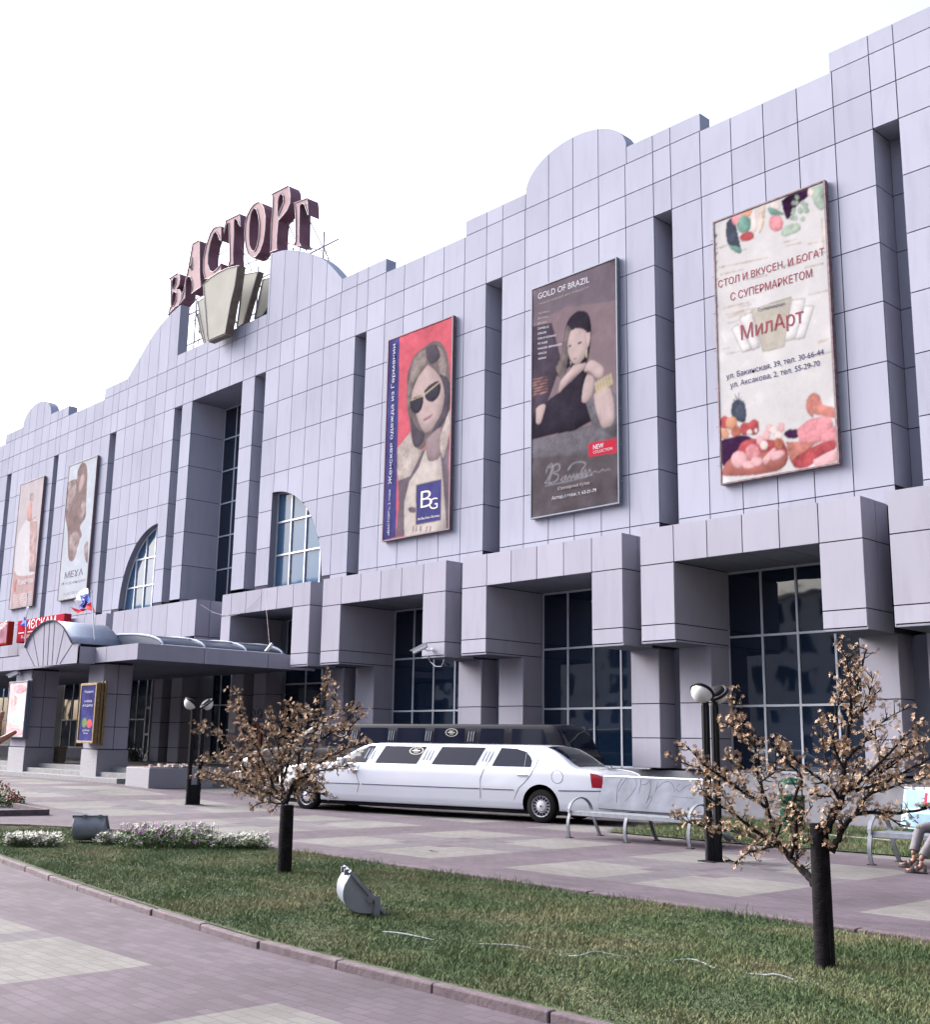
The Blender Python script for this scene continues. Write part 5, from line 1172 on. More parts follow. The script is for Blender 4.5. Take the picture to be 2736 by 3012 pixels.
Bk.panel('side_window', [(2.20, 1.46), (2.18, 1.93), (1.36, 1.92), (1.28, 1.75), (1.24, 1.46)], M['carglass'], .010); Bk.panel('side_window', [(8.75, 1.46), (8.45, 1.75), (8.20, 1.92), (8.12, 1.92), (8.12, 1.46)], M['carglass'], .010)
for x in (3.32, 4.56, 5.68, 6.85, 7.98):
    for i in range(3): Bk.line('chrome_bar', [(x+.07*(i-1)+.02, 1.62), (x+.07*(i-1)-.02, 1.86)], .014, M['frame'], .014)
for x in (2.30, 3.20, 8.05): Bk.line('door_seam', [(x, 1.95), (x+.02, 1.45), (x, .6)], .006, M['under'], .0)
Bk.top('rear_window', .84, 1.12, .80, .76, M['carglass']); Bk.top('windscreen', 9.12, 8.30, .82, .76, M['carglass'])
sticker(Bk, 3.95, 1.83, .18, .10); sticker(Bk, 7.35, 1.80, .18, .10)
m_ = MB(); m_.box(.52, .74, -.95, .95, .50, .74); m_.build('rear_bumper', M['carblack'], Bk.t, bevel=.04)
m_ = MB(); m_.box(10.6, 10.92, -.95, .95, .45, .75); m_.build('front_bumper', M['chrome'], Bk.t, bevel=.04)
m_ = MB(); m_.box(10.66, 10.84, -.45, .45, .8, 1.18); m_.build('grille', M['chrome'], Bk.t, bevel=.02)
Bk.panel('head_light', [(10.45, 1.12), (10.72, 1.08), (10.72, .86), (10.45, .86)], M['chrome'], .006, sub=2); Bk.panel('tail_light', [(.74, 1.30), (.86, 1.30), (.86, .98), (.74, .98)], M['tail'], .006, sub=2)
m_ = MB(); m_.obox((8.9, 1.14, 1.48), Vector((1, 0, 0)), Vector((0, 1, 0)), Vector((0, 0, 1)), .07, .13, .12); m_.obox((8.9, -1.14, 1.48), Vector((1, 0, 0)), Vector((0, 1, 0)), Vector((0, 0, 1)), .07, .13, .12); m_.build('wing_mirror', M['carblack'], Bk.t, bevel=.03)
m_ = MB(); m_.box(.8, 10.4, -.85, .85, .35, .47); m_.build('underbody', M['under'], Bk.t)
for x in p2['wheels']:
    for s_ in (1, -1): Bk.wheel(x, s_, 8)

# ---------------------------------------------------------------- BENCHES
M['steel'] = mat('worn_grey_steel', (.115, .125, .15), .6, spec=.25, metal=.0, var=.25, scale=7); M['sheet'] = mat('scratched_grey_sheet', (.10, .108, .135), .75, spec=.1, metal=.0, var=.2, scale=3.5); M['graf'] = mat('grey_graffiti', (.035, .035, .05), .8, spec=0, var=.1); M['foot'] = mat('black_foot', (.02, .02, .02), .8)
def make_bench(label):
    t = thing('bench', label, 'bench', 'steel benches with panel backs on the plaza', loc=(-13.5, 15.26, 0), world=False)
    # local frame: x along the seat 0..2.55, y from the front feet (0) backwards
    Ln = 2.55; m_ = MB()
    m_.box(0, Ln, .02, .56, .40, .445); m_.box(0, Ln, .0, .04, .375, .452); m_.build('seat', M['steel'], t, bevel=.008)
    tilt = .20; m_ = MB(); b0 = Vector((.16, .50, .47)); b1 = Vector((.16-.0, .50+tilt, 1.04)); d = (b1-b0).normalized(); sd_ = Vector((1, 0, 0)); nn = d.cross(sd_)
    c = (b0+b1)/2+Vector((Ln/2-.04, 0, 0)); m_.obox(c, sd_, d, nn, Ln/2-.10, .29, .02); bk = m_.build('backrest', M['sheet'], t, bevel=.005)
    m_ = MB(); m_.obox(c+d*.297, sd_, d, nn, Ln/2-.09, .012, .028); m_.build('top_rail', M['frame'], t)
    def leg(x, back):
        m_ = MB(); P_ = []
        if not back:
            for i in range(13):
                a = i/12; ang = R(-28+a*62); P_.append((x, .36-.36*math.cos(ang)-.042+.03*(1-a)*0, .0+.42*a))
        else:
            for i in range(13): a = i/12; P_.append((x, .62+.20*(1-a)**1.4+.0, .42*a))
        q = [Vector(p) for p in P_]
        for a, b in zip(q, q[1:]): dd = (b-a); m_.obox((a+b)/2, Vector((1, 0, 0)), dd.normalized(), dd.normalized().cross(Vector((1, 0, 0))), .03, dd.length/2+.004, .011)
        o = m_.build('leg', M['steel'], t)
        f_ = MB(); f_.box(x-.05, x+.05, q[0].y-.05, q[0].y+.05, 0, .012); f_.build('foot', M['foot'], o)
    for x in (.0, 1.25, 2.52): leg(x, False); leg(x, True)
    for x in (.0, 2.52):
        m_ = MB(); q = [Vector((x, -.02+.30*(1-math.cos(R(a)))*1.0, .43+.235*math.sin(R(a)))) for a in range(0, 181, 12)]
        for a, b in zip(q, q[1:]): dd = (b-a); m_.obox((a+b)/2, Vector((1, 0, 0)), dd.normalized(), dd.normalized().cross(Vector((1, 0, 0))), .03, dd.length/2+.004, .010)
        m_.build('armrest', M['steel'], t)
    return t, c, d, nn
bn, bc, bd, bnn = make_bench('long grey steel bench with graffiti scratched on its sheet back')
b2 = copy_tree(bn); b2.location = (-8.0, 15.33, 0); b2['label'] = 'steel bench with a colourful printed back where a person sits'
def bstroke(t, P_, w0, m__, nm):
    m_ = MB(); q = smooth_line(P_, 5)
    for a, b in zip(q, q[1:]):
        dd = b-a
        if dd.length < 1e-4: continue
        n2 = Vector((-dd.y, dd.x)).normalized()*w0*.6
        f = lambda u, v: bc+Vector((1, 0, 0))*(u-1.1)+bd*(v-.29)+bnn*(-.0215 if bnn.y > 0 else .0215)
        m_.poly([f(*(a+n2)), f(*(b+n2)), f(*(b-n2)), f(*(a-n2))])
    m_.build(nm, m__, t, fix=False)
for P_, w0 in (([(.34, .55), (.28, .42), (.30, .25), (.33, .12)], .008), ([(.44, .56), (.36, .44), (.32, .32)], .008), ([(.62, .56), (.68, .45), (.62, .30), (.5, .15)], .006), ([(.75, .55), (.77, .40), (.76, .30)], .007), ([(.78, .45), (.88, .47), (.95, .53)], .007), ([(.95, .55), (.99, .40), (.98, .22), (.95, .14)], .008), ([(.96, .16), (1.02, .26), (1.06, .22), (1.02, .12), (.98, .04)], .006), ([(1.12, .52), (1.10, .34)], .007), ([(1.10, .38), (1.22, .50), (1.34, .53), (1.44, .47), (1.50, .36)], .007), ([(1.58, .50), (1.52, .42), (1.60, .36)], .006), ([(1.62, .38), (1.70, .46), (1.80, .50)], .006), ([(1.48, .28), (1.90, .27)], .004)):
    bstroke(bn, P_, w0, M['graf'], 'graffiti')
ink('adblue', (.20, .30, .40), 'ad', .25, 3); ink('adgreen', (.15, .32, .21), 'ad', .15); ink('adcyan', (.29, .41, .46), 'ad', .2, 4)
def bpatch(u0, u1, v0, v1, m__, e):
    m_ = MB(); f = lambda u, v: bc+Vector((1, 0, 0))*(u-1.1)+bd*(v-.29)+bnn*((-.021-e) if bnn.y > 0 else (.021+e)); m_.poly([f(u0, v0), f(u1, v0), f(u1, v1), f(u0, v1)]); return m_.build('printed_panel', m__, b2, fix=False)
bpatch(-.09, 2.28, .0, .57, INK['adcyan'], .001); bpatch(-.05, .22, .3, .55, INK['adblue'], .002); bpatch(.22, .26, .35, .52, INK['redtag'], .003); bpatch(.30, .36, .28, .50, INK['navy'], .003); bpatch(.5, 1.0, .27, .56, INK['adgreen'], .002); bpatch(0, .45, .02, .22, INK['adblue'], .002)

# ---------------------------------------------------------------- STREET LAMPS
M['lampblk'] = mat('black_lamp_paint', (.005, .005, .007), .6, spec=.12, var=.2, scale=10); M['opal'] = mat('opal_globe', (.42, .42, .42), .25, var=.08, scale=6, coat=.3)
def make_lamp(label):
    t = thing('street_lamp', label, 'street lamp', 'twin-headed black street lamps on the plaza', loc=(-9.72, 13.95, 0), world=False)
    m_ = MB(); m_.box(-.22, .22, -.13, .13, 0, .015); m_.build('base_plate', M['lampblk'], t, bevel=.004)
    for s_ in (-1, 1):
        m_ = MB(); x = s_*.12; m_.lathe((x, 0, .01), [(.055, 0), (.055, .2), (.05, .25), (.05, 2.19)], 20); 
        for k_ in range(8): a = k_*math.pi/4; m_.box(x+.05*math.cos(a)-.006, x+.05*math.cos(a)+.006, .05*math.sin(a)-.006, .05*math.sin(a)+.006, .3, 2.15)
        m_.build('pole', M['lampblk'], t, smooth=35)
    m_ = MB(); m_.box(-.08, .08, -.045, .045, .01, .46); m_.build('sleeve', M['lampblk'], t, bevel=.01)
    for s_ in (-1, 1):
        c = Vector((s_*.19, 0, 2.34)); ax = Vector((-s_*.62, 0, .78)).normalized()
        m_ = MB(); prof = [(.158*math.sin(R(a)), -.165*math.cos(R(a))*(1.0)) for a in range(0, 91, 10)]; prof[0] = (.004, -.165); m_.lathe(c, prof+[(.10, .03), (.02, .035)], 26, ax=ax); m_.build('globe', M['opal'], t, smooth=60)
        m_ = MB(); k_ = ax.orthogonal().normalized(); k2 = ax.cross(k_); m_.tube([c+ax*.0+k_*(.158*math.cos(2*math.pi*i/28))+k2*(.158*math.sin(2*math.pi*i/28)) for i in range(28)], .024, 8, closed=True); o = m_.build('hood_ring', M['lampblk'], t, smooth=50)
        m_ = MB(); m_.lathe(c+ax*.012, [(.13, 0), (.12, .035), (.08, .055), (.01, .06)], 26, ax=ax); m_.build('hood', M['lampblk'], t, smooth=50)
        m_ = MB(); m_.tube([(s_*.12, 0, 2.15), (s_*.09, 0, 2.27), c+ax*.05], .035, 8); m_.build('bracket', M['lampblk'], t, smooth=50)
    return t
lp = make_lamp('twin-headed black street lamp beside the steel bench on the right'); g_ = PG(2095, 2532); lp.location = (g_.x+.02, g_.y+.02, 0); lp.rotation_euler = (0, 0, R(92))
l2 = copy_tree(lp); g_ = DG(379, 1583); l2.location = (g_.x, g_.y, g_.z-.01); l2.rotation_euler = (0, 0, R(75)); l2['label'] = 'twin-headed black street lamp left of the small blossom tree, before the entrance'
l2.rotation_euler = (0, 0, R(78))

# ---------------------------------------------------------------- BLOSSOM TREES (artificial: ribbed trunk, wrapped branches, small tan flowers)
M['bark'] = mat('wrapped_black_trunk', (.007, .0062, .0075), .9, spec=.08, var=.35, scale=12, bump=.5, bscale=25); M['twig'] = mat('dark_wrapped_branch', (.011, .009, .011), .85, spec=.08, var=.3, scale=20, bump=.4)
def petal_mat():
    m = mat('tan_blossom', (.29, .205, .145), .8, var=.4, spec=.1, scale=30); b = m.node_tree.nodes['Principled BSDF']; b.inputs['Transmission Weight'].default_value = .0; b.inputs['Specular IOR Level'].default_value = .12; return m
M['petal'] = petal_mat()
def flower(m_, c, nrm, r, rnd):
    nrm = nrm.normalized(); a = nrm.orthogonal().normalized(); b = nrm.cross(a); ph = rnd.uniform(0, 6.28)
    for i in range(5):
        t = ph+i*2*math.pi/5; d = a*math.cos(t)+b*math.sin(t); e = nrm.cross(d)
        tip = c+d*r+nrm*(r*.35); l_ = c+d*(r*.58)+e*(r*.27)+nrm*(r*.25); rr = c+d*(r*.58)-e*(r*.27)+nrm*(r*.25)
        m_.poly([c, rr, tip]); m_.poly([c, tip, l_])
def tree(label, group, crp, Y0, trunk, branches, seed, fr, nflow, r0=.03):
    rnd = random.Random(seed)
    base = trunk['base']; t = thing('blossom_tree', label, 'tree', group, loc=(base[0], base[1], 0))
    x, y = base; rt = trunk['r']; zt = trunk['top']; m_ = MB(); prof = []; z = 0
    prof.append((rt*1.05, .0)); n = int(zt/.022)
    for i in range(n):
        z = zt*i/n; k_ = 1-.10*i/n; prof += [(rt*k_, z+.002), (rt*k_*1.035, z+zt/n*.5), (rt*k_, z+zt/n*.96)]
    prof += [(rt*.9, zt), (rt*.2, zt+.001)]
    m_.lathe((x, y, 0), prof, 22); m_.tube([(x+rt*.95, y-.03, 0), (x+rt*.93, y-.03, zt*.4)], .008, 5); m_.build('trunk', M['bark'], t, smooth=30)
    segs = []
    for bi, br in enumerate(branches):
        pts, r_a, r_b, tilt = br
        q = smooth_line(pts, 4); P_ = []; L_ = 0
        for i, v in enumerate(q):
            if i: L_ += (q[i]-q[i-1]).length
            P_.append(crp(v.x, v.y, Y0+tilt[0]+(tilt[1]-tilt[0])*min(1, L_/700)+rnd.uniform(-.004, .004)))
        for i in range(1, len(P_)-1): P_[i] = P_[i]+Vector((rnd.uniform(-1, 1), rnd.uniform(-1, 1), rnd.uniform(-1, 1)))*.006
        rr = [.82*(r_a+(r_b-r_a)*(i/(len(P_)-1))**.8) for i in range(len(P_))]
        m_ = MB(); m_.tube(P_, rr, 7); m_.build('branch', M['twig'], t, smooth=50)
        for i in range(len(P_)-1): segs.append((P_[i], P_[i+1], rr[i], i/(len(P_)-1)))
    # short twigs and blossoms
    tw = MB(); fl = MB(); tips = []
    cand = [s for s in segs if s[2] < r0]
    tot = sum((b-a).length for a, b, _, _ in cand); 
    for a, b, r_, f in cand:
        L_ = (b-a).length; nt_ = L_/tot*nflow/3.1; nt_ = int(nt_)+(rnd.random() < nt_-int(nt_))
        for k_ in range(nt_):
            p = a.lerp(b, rnd.random()); d = (b-a).normalized()*.6+Vector((rnd.uniform(-1, 1), rnd.uniform(-1, 1), rnd.uniform(-.5, 1.1))); d.normalize(); ln = rnd.uniform(.03, .10)*fr
            e = p+d*ln; mid = p+d*(ln*.5)+Vector((0, 0, -.006)); tw.tube([p, mid, e], [.0045*fr, .0035*fr, .0022*fr], 4)
            for j in range(rnd.choice((2, 3, 3, 4, 5))):
                c = e+Vector((rnd.gauss(0, 1), rnd.gauss(0, 1), rnd.gauss(0, 1)))*.018*fr; flower(fl, c, Vector((rnd.gauss(0, 1), rnd.gauss(-.3, 1), rnd.gauss(.3, 1)))+Vector((1e-4, 0, 0)), rnd.uniform(.015, .024)*fr, rnd)
    for pts, *_r in branches: pass
    tw.build('twigs', M['twig'], t); fl.build('blossoms', M['petal'], t, fix=False)
    return t
cT = crop(1900, 1850, .54569); z_ = (0, 0)
gR = Vector(((-4.44-4.29)/2, 7.62, 0))
RB = [([(912,1375),(880,1335),(830,1280),(790,1240),(720,1160),(690,1100),(660,980),(625,850),(600,760),(590,640),(570,540)], .040, .008, (0, .25)),
 ([(720,1160),(620,1110),(545,1050),(480,1000),(400,950),(330,900)], .022, .006, (.08, -.35)), ([(720,1165),(600,1120),(460,1090),(330,1065),(200,1035),(140,1010)], .018, .005, (.1, .4)),
 ([(650,960),(560,900),(480,850),(400,790),(320,730),(230,640),(190,615)], .018, .005, (.12, -.2)), ([(500,850),(380,790),(280,750),(200,720),(165,700)], .014, .005, (.05, .3)), ([(590,560),(520,520),(470,430),(490,350)], .010, .004, (.2, .3)),
 ([(590,640),(530,560),(460,520),(420,500)], .010, .004, (.2, .0)), ([(780,1230),(800,1150),(810,1050),(800,920),(840,800),(760,720),(690,620)], .022, .006, (.05, -.3)), ([(820,1240),(815,1080),(900,950)], .014, .005, (.05, .3)),
 ([(975,1090),(1000,1020),(1050,930),(1070,750),(1080,600),(1110,450),(1140,300),(1190,110)], .042, .006, (0, .15)), ([(1110,430),(1090,200),(1040,80)], .013, .004, (.1, -.05)), ([(1050,930),(1000,850),(900,780),(790,680),(760,620)], .018, .005, (0, -.4)),
 ([(1080,700),(1180,600),(1250,520),(1400,430)], .018, .004, (.05, .4)), ([(1000,1200),(1030,1150),(1060,1080),(1130,1000),(1250,990),(1400,985),(1530,960)], .034, .009, (0, .1)), ([(1130,1000),(1200,890),(1330,850),(1500,800)], .02, .005, (.05, -.3)),
 ([(1200,890),(1280,760),(1400,660),(1520,590)], .018, .005, (.1, .5)), ([(1060,900),(1180,800),(1330,650),(1440,530)], .022, .005, (0, -.15)), ([(1130,870),(1300,820),(1450,740),(1560,690)], .018, .005, (0, .35)), ([(1250,990),(1330,1030),(1385,1060)], .011, .004, (.1, .1)),
 ([(700,1170),(600,1190),(520,1220),(480,1265)], .013, .005, (0, -.1)), ([(1100,500),(1180,430),(1250,340)], .010, .004, (.1, .3)), ([(1000,830),(960,640),(950,500)], .013, .004, (0, .3)), ([(1140,480),(1200,360),(1220,260)], .010, .004, (.1, -.2)),
 ([(1070,760),(1010,600),(1030,440),(1060,300)], .014, .004, (0, -.3)), ([(560,900),(500,760),(440,700)], .010, .004, (.1, .4)), ([(700,1120),(760,980),(720,860)], .012, .004, (0, .3)), ([(1250,760),(1260,620),(1210,540)], .011, .004, (0, .2)), ([(1000,900),(880,890)], .010, .004, (0, -.1)), ([(1060,1080),(1040,960),(1090,840),(1150,700)], .018, .005, (0, .4)), ([(620,820),(700,760),(700,640)], .010, .004, (.1, -.2)),
 ([(1200,800),(1320,740),(1470,600)], .012, .004, (.1, -.3)), ([(850,1150),(940,1090),(1000,960)], .012, .004, (.0, -.4)), ([(480,1000),(420,900),(280,860)], .010, .004, (0, .2))]
tree('blossom tree with a thick ribbed black trunk, nearest on the right', 'artificial blossom trees on the lawn', cT, gR.y, dict(base=(gR.x, gR.y), r=.070, top=1.03), RB, 11, 1.0, 3000)
cU = crop(500, 1900, .43693); gL = PG(835, 2583)
LBr = [([(765,1065),(760,980),(755,900),(745,780),(730,650),(750,500),(775,380)], .035, .006, (0, .1)), ([(775,1060),(800,1000),(850,900),(930,800),(970,650),(1000,500),(1040,350),(1075,200)], .045, .006, (0, .2)), ([(930,810),(1050,760),(1180,690),(1300,650)], .024, .006, (.05, -.2)),
 ([(970,650),(1080,590),(1180,510),(1280,400)], .018, .005, (.1, .4)), ([(1000,560),(1090,450),(1120,300)], .014, .005, (.1, -.1)), ([(760,1020),(700,960),(640,930),(520,860),(420,800),(330,740),(240,755)], .028, .006, (0, .3)), ([(745,1030),(600,960),(450,900),(330,870),(240,840)], .022, .005, (0, -.3)),
 ([(700,990),(560,990),(440,950),(300,900),(170,880)], .02, .005, (0, .1)), ([(520,850),(420,680),(330,610),(250,560),(175,555)], .022, .006, (.1, -.3)), ([(640,930),(560,750),(500,600),(480,480),(450,330),(415,290)], .028, .005, (.1, .3)), ([(700,960),(640,800),(560,640),(480,560)], .018, .005, (0, -.4)),
 ([(850,920),(875,700),(865,550),(870,420)], .022, .005, (.1, .4)), ([(850,900),(960,850),(1090,830),(1200,800)], .022, .005, (0, -.3)), ([(900,870),(980,900),(1050,960)], .016, .005, (0, -.3)), ([(745,1060),(650,1050),(600,1060),(550,1090)], .014, .005, (0, -.1)), ([(720,1060),(690,1110)], .012, .005, (0, 0)),
 ([(1000,500),(940,450),(900,400)], .012, .004, (.1, .2)), ([(760,900),(800,760),(830,640),(910,560)], .018, .005, (0, -.3)), ([(560,760),(470,730),(400,700)], .012, .004, (.1, -.2)), ([(480,480),(400,400)], .010, .004, (.2, .2)), ([(730,680),(690,560),(680,470)], .014, .005, (.0, .3)), ([(640,930),(600,820),(600,700),(570,550)], .016, .005, (0, .2)),
 ([(870,600),(840,480),(830,410)], .010, .004, (.2, .3)), ([(1090,580),(1200,560),(1280,470)], .012, .004, (.2, -.2)), ([(760,1000),(860,960),(960,990),(1040,990)], .014, .004, (0, .3)), ([(700,900),(560,880),(470,930),(430,990)], .014, .004, (0, -.3)), ([(740,800),(660,680),(640,560)], .014, .004, (0, -.2)), ([(790,800),(760,650),(770,520)], .014, .004, (0, .4))]
tree('smaller blossom tree on the lawn in front of the limousines', 'artificial blossom trees on the lawn', cU, gL.y, dict(base=(gL.x, gL.y), r=.085, top=.82), LBr, 5, 1.25, 3200, r0=.05)

# ---------------------------------------------------------------- FLOODLIGHTS
M['flood'] = mat('grey_cast_metal', (.14, .155, .19), .5, metal=.1, var=.2, scale=6, bump=.1, bscale=60)
def floodlight(label, loc, rz, s, tilt):
    t = thing('floodlight', label, 'floodlight', 'ground floodlights on the lawn', loc=loc, world=False); t.rotation_euler = (0, 0, rz); t.scale = (s, s, s)
    # local: axis along y, lid line leaning from the top (0, .37) down to (.26, .09)
    a = Vector((0, 0, .37)); b = Vector((.26, 0, .085)); d = (b-a); nn = Vector((-d.z, 0, d.x)).normalized(); nn = -nn if nn.x > 0 else nn
    prof = [a+d*(i/14)+nn*(.175*math.sin(math.pi*(i/14)**.8)**.75 if 0 < i < 14 else 0) for i in range(15)]
    m_ = MB(); hw = .2; m_.prism([p+Vector((0, -hw, 0)) for p in prof], (0, 2*hw, 0)); m_.build('housing', M['flood'], t, smooth=35, bevel=.006)
    m_ = MB(); c = (a+b)/2-nn*.014; m_.obox(c, d.normalized(), Vector((0, 1, 0)), nn, d.length/2+.02, hw+.02, .013); m_.build('lid_frame', M['flood'], t, bevel=.004)
    m_ = MB(); m_.obox(c-nn*.0145, d.normalized(), Vector((0, 1, 0)), nn, d.length/2-.02, hw-.02, .002); m_.build('glass', M['glass'], t)
    for y in (-.13, .06):
        m_ = MB(); m_.obox(a+Vector((-.01, y, .012)), Vector((1, 0, 0)), Vector((0, 1, 0)), Vector((0, 0, 1)), .03, .018, .022); m_.build('clip', M['steel'], t, bevel=.005)
    m_ = MB(); q = a+d*.72; 
    for s_ in (-1, 1): m_.obox((q.x+.03, s_*(hw+.02), .08), Vector((1, 0, 0)), Vector((0, 1, 0)), Vector((0, 0, 1)), .022, .006, .13); m_.lathe((q.x-.03, s_*(hw+.005), q.z+.02), [(.024, 0), (.024, .03)], 10, ax=(0, s_, 0))
    m_.box(q.x+.005, q.x+.055, -hw-.02, hw+.02, -.05, -.04); m_.build('bracket', M['steel'], t)
    return t
floodlight('grey floodlight tipped sideways on the near lawn beside the white hose', (-8.40, 6.50, .0), R(60), 1.12, 0)
floodlight('grey floodlight standing among the white petunias', (-16.15, 7.75, .0), R(140), 1.15, 0)
def hose(lines, label, r=.005):
    m_ = MB()
    for l_ in lines: m_.tube([tuple(p) for p in l_], r, 6)
    tag(m_.build('hose', mat('white_hose', (.22, .24, .25), .8, var=.2, scale=10)), label, 'hose')
def hpts(l_, ox, oy, dz): return [PG(ox+x*.49153, oy+y*.49153, dz) for x, y in l_]
allp = hpts([(460,1080),(560,1095),(700,1115),(860,1137),(960,1150)], 900, 2200, .085)+hpts([(1120,1160),(1300,1172),(1400,1185),(1530,1212),(1640,1225),(1730,1203),(1831,1207)], 900, 2200, .085)+hpts([(180,1245),(330,1248),(430,1255),(540,1290),(640,1302),(830,1332),(900,1340),(980,1350),(1050,1365),(1100,1390)], 1836, 2200, .085)
sp = smooth_line([(p.x, p.y, p.z) for p in allp], 4)
hose([[Vector((p.x, p.y, .061+.011*math.sin(i*.37))) for i, p in enumerate(sp)]], 'white hose lying through the near lawn from the tipped floodlight')
hose([hpts([(1060,505),(1150,510),(1300,525),(1540,545),(1620,552)], 1836, 2200, .10)], 'thin white hose on the grass strip behind the benches')

# ---------------------------------------------------------------- GRASS, FLOWERS
M['grass'] = bpy.data.materials.new('grass'); m = M['grass']; m.use_nodes = True; nt = m.node_tree; b = nt.nodes['Principled BSDF']; b.inputs['Roughness'].default_value = .85; b.inputs['Specular IOR Level'].default_value = .15
tc = nt.nodes.new('ShaderNodeTexCoord'); n1 = nt.nodes.new('ShaderNodeTexNoise'); n1.inputs['Scale'].default_value = .9; n1.inputs['Detail'].default_value = 5; nt.links.new(tc.outputs['Object'], n1.inputs[0])
n2 = nt.nodes.new('ShaderNodeTexNoise'); n2.inputs['Scale'].default_value = 22; n2.inputs['Detail'].default_value = 2; nt.links.new(tc.outputs['Object'], n2.inputs[0])
mm = nt.nodes.new('ShaderNodeMath'); mm.operation = 'MULTIPLY_ADD'; nt.links.new(n2.outputs[0], mm.inputs[0]); mm.inputs[1].default_value = .45; ad = nt.nodes.new('ShaderNodeMath'); ad.operation = 'MULTIPLY'; nt.links.new(n1.outputs[0], ad.inputs[0]); ad.inputs[1].default_value = .9; nt.links.new(ad.outputs[0], mm.inputs[2])
cr2 = nt.nodes.new('ShaderNodeValToRGB'); e = cr2.color_ramp.elements; e[0].position = .50; e[0].color = (.042, .075, .034, 1); e[1].position = .86; e[1].color = (.155, .145, .085, 1); k_ = e.new(.66); k_.color = (.075, .105, .048, 1)
nt.links.new(mm.outputs[0], cr2.inputs[0]); nt.links.new(cr2.outputs[0], b.inputs['Base Color'])
def blades(name, poly, n, hmin, hmax, z0, seed, dens=None, label=None):
    rng = np.random.default_rng(seed); poly = np.array([(p[0], p[1]) for p in poly]); lo = poly.min(0); hi = poly.max(0)
    pts = []
    tot = 0
    while tot < n:
        q = rng.uniform(lo, hi, (n*2, 2)); ins = np.zeros(len(q), bool); x, y = q[:, 0], q[:, 1]; j = len(poly)-1
        for i in range(len(poly)):
            xi, yi = poly[i]; xj, yj = poly[j]; c = ((yi > y) != (yj > y)) & (x < (xj-xi)*(y-yi)/(yj-yi+1e-12)+xi); ins ^= c; j = i
        if dens is not None: ins &= rng.uniform(0, 1, len(q)) < dens(x, y)
        pts.append(q[ins]); tot += ins.sum()
    q = np.concatenate(pts)[:n]
    a = rng.uniform(0, 2*np.pi, n); clump = .5+.5*np.sin(q[:, 0]*3.1+np.sin(q[:, 1]*2.3)*2)*np.sin(q[:, 1]*3.7+q[:, 0]*1.3)
    h = rng.uniform(hmin, hmax, n)*(.6+.7*clump)*(1+.6*(rng.uniform(0, 1, n) > .97)); wd = rng.uniform(.0018, .0036, n)*1.15; ln = rng.normal(0, .5, (n, 2))*h[:, None]
    bx = np.stack([q[:, 0], q[:, 1], np.full(n, z0)], 1); s = np.stack([np.cos(a)*wd, np.sin(a)*wd, np.zeros(n)], 1); tip = bx+np.stack([ln[:, 0], ln[:, 1], h], 1); mid = bx+np.stack([ln[:, 0]*.35, ln[:, 1]*.35, h*.55], 1)
    V = np.stack([bx-s, bx+s, mid+s*.8, mid-s*.8, tip], 1).reshape(-1, 3); base = np.arange(n)*5
    me = bpy.data.meshes.new(name); me.vertices.add(5*n); me.vertices.foreach_set('co', V.ravel().astype(np.float32))
    quads = np.stack([base, base+1, base+2, base+3], 1); tris = np.stack([base+3, base+2, base+4], 1); loops = np.concatenate([quads.ravel(), tris.ravel()])
    me.loops.add(len(loops)); me.loops.foreach_set('vertex_index', loops.astype(np.int32)); me.polygons.add(2*n)
    me.polygons.foreach_set('loop_start', np.concatenate([np.arange(n)*4, 4*n+np.arange(n)*3]).astype(np.int32)); me.update(); me.validate()
    me.materials.append(M['grass']); o = bpy.data.objects.new(name, me); COL.objects.link(o); tag(o, label, 'grass', kind='stuff'); return o
near_in = [p+Vector((0, .045)) for p in near_s if p.x < 3]; far_in = [p-Vector((0, .10)) for p in far_s if p.x < 3]
vis = lambda x, y: np.where(x > -1.0, 0, np.clip(1.0-(-x-4)*.045, .35, 1))
blades('grass', near_in+far_in, 360000, .014, .040, .05, 3, vis, 'patchy green and straw-coloured lawn grass along the path')
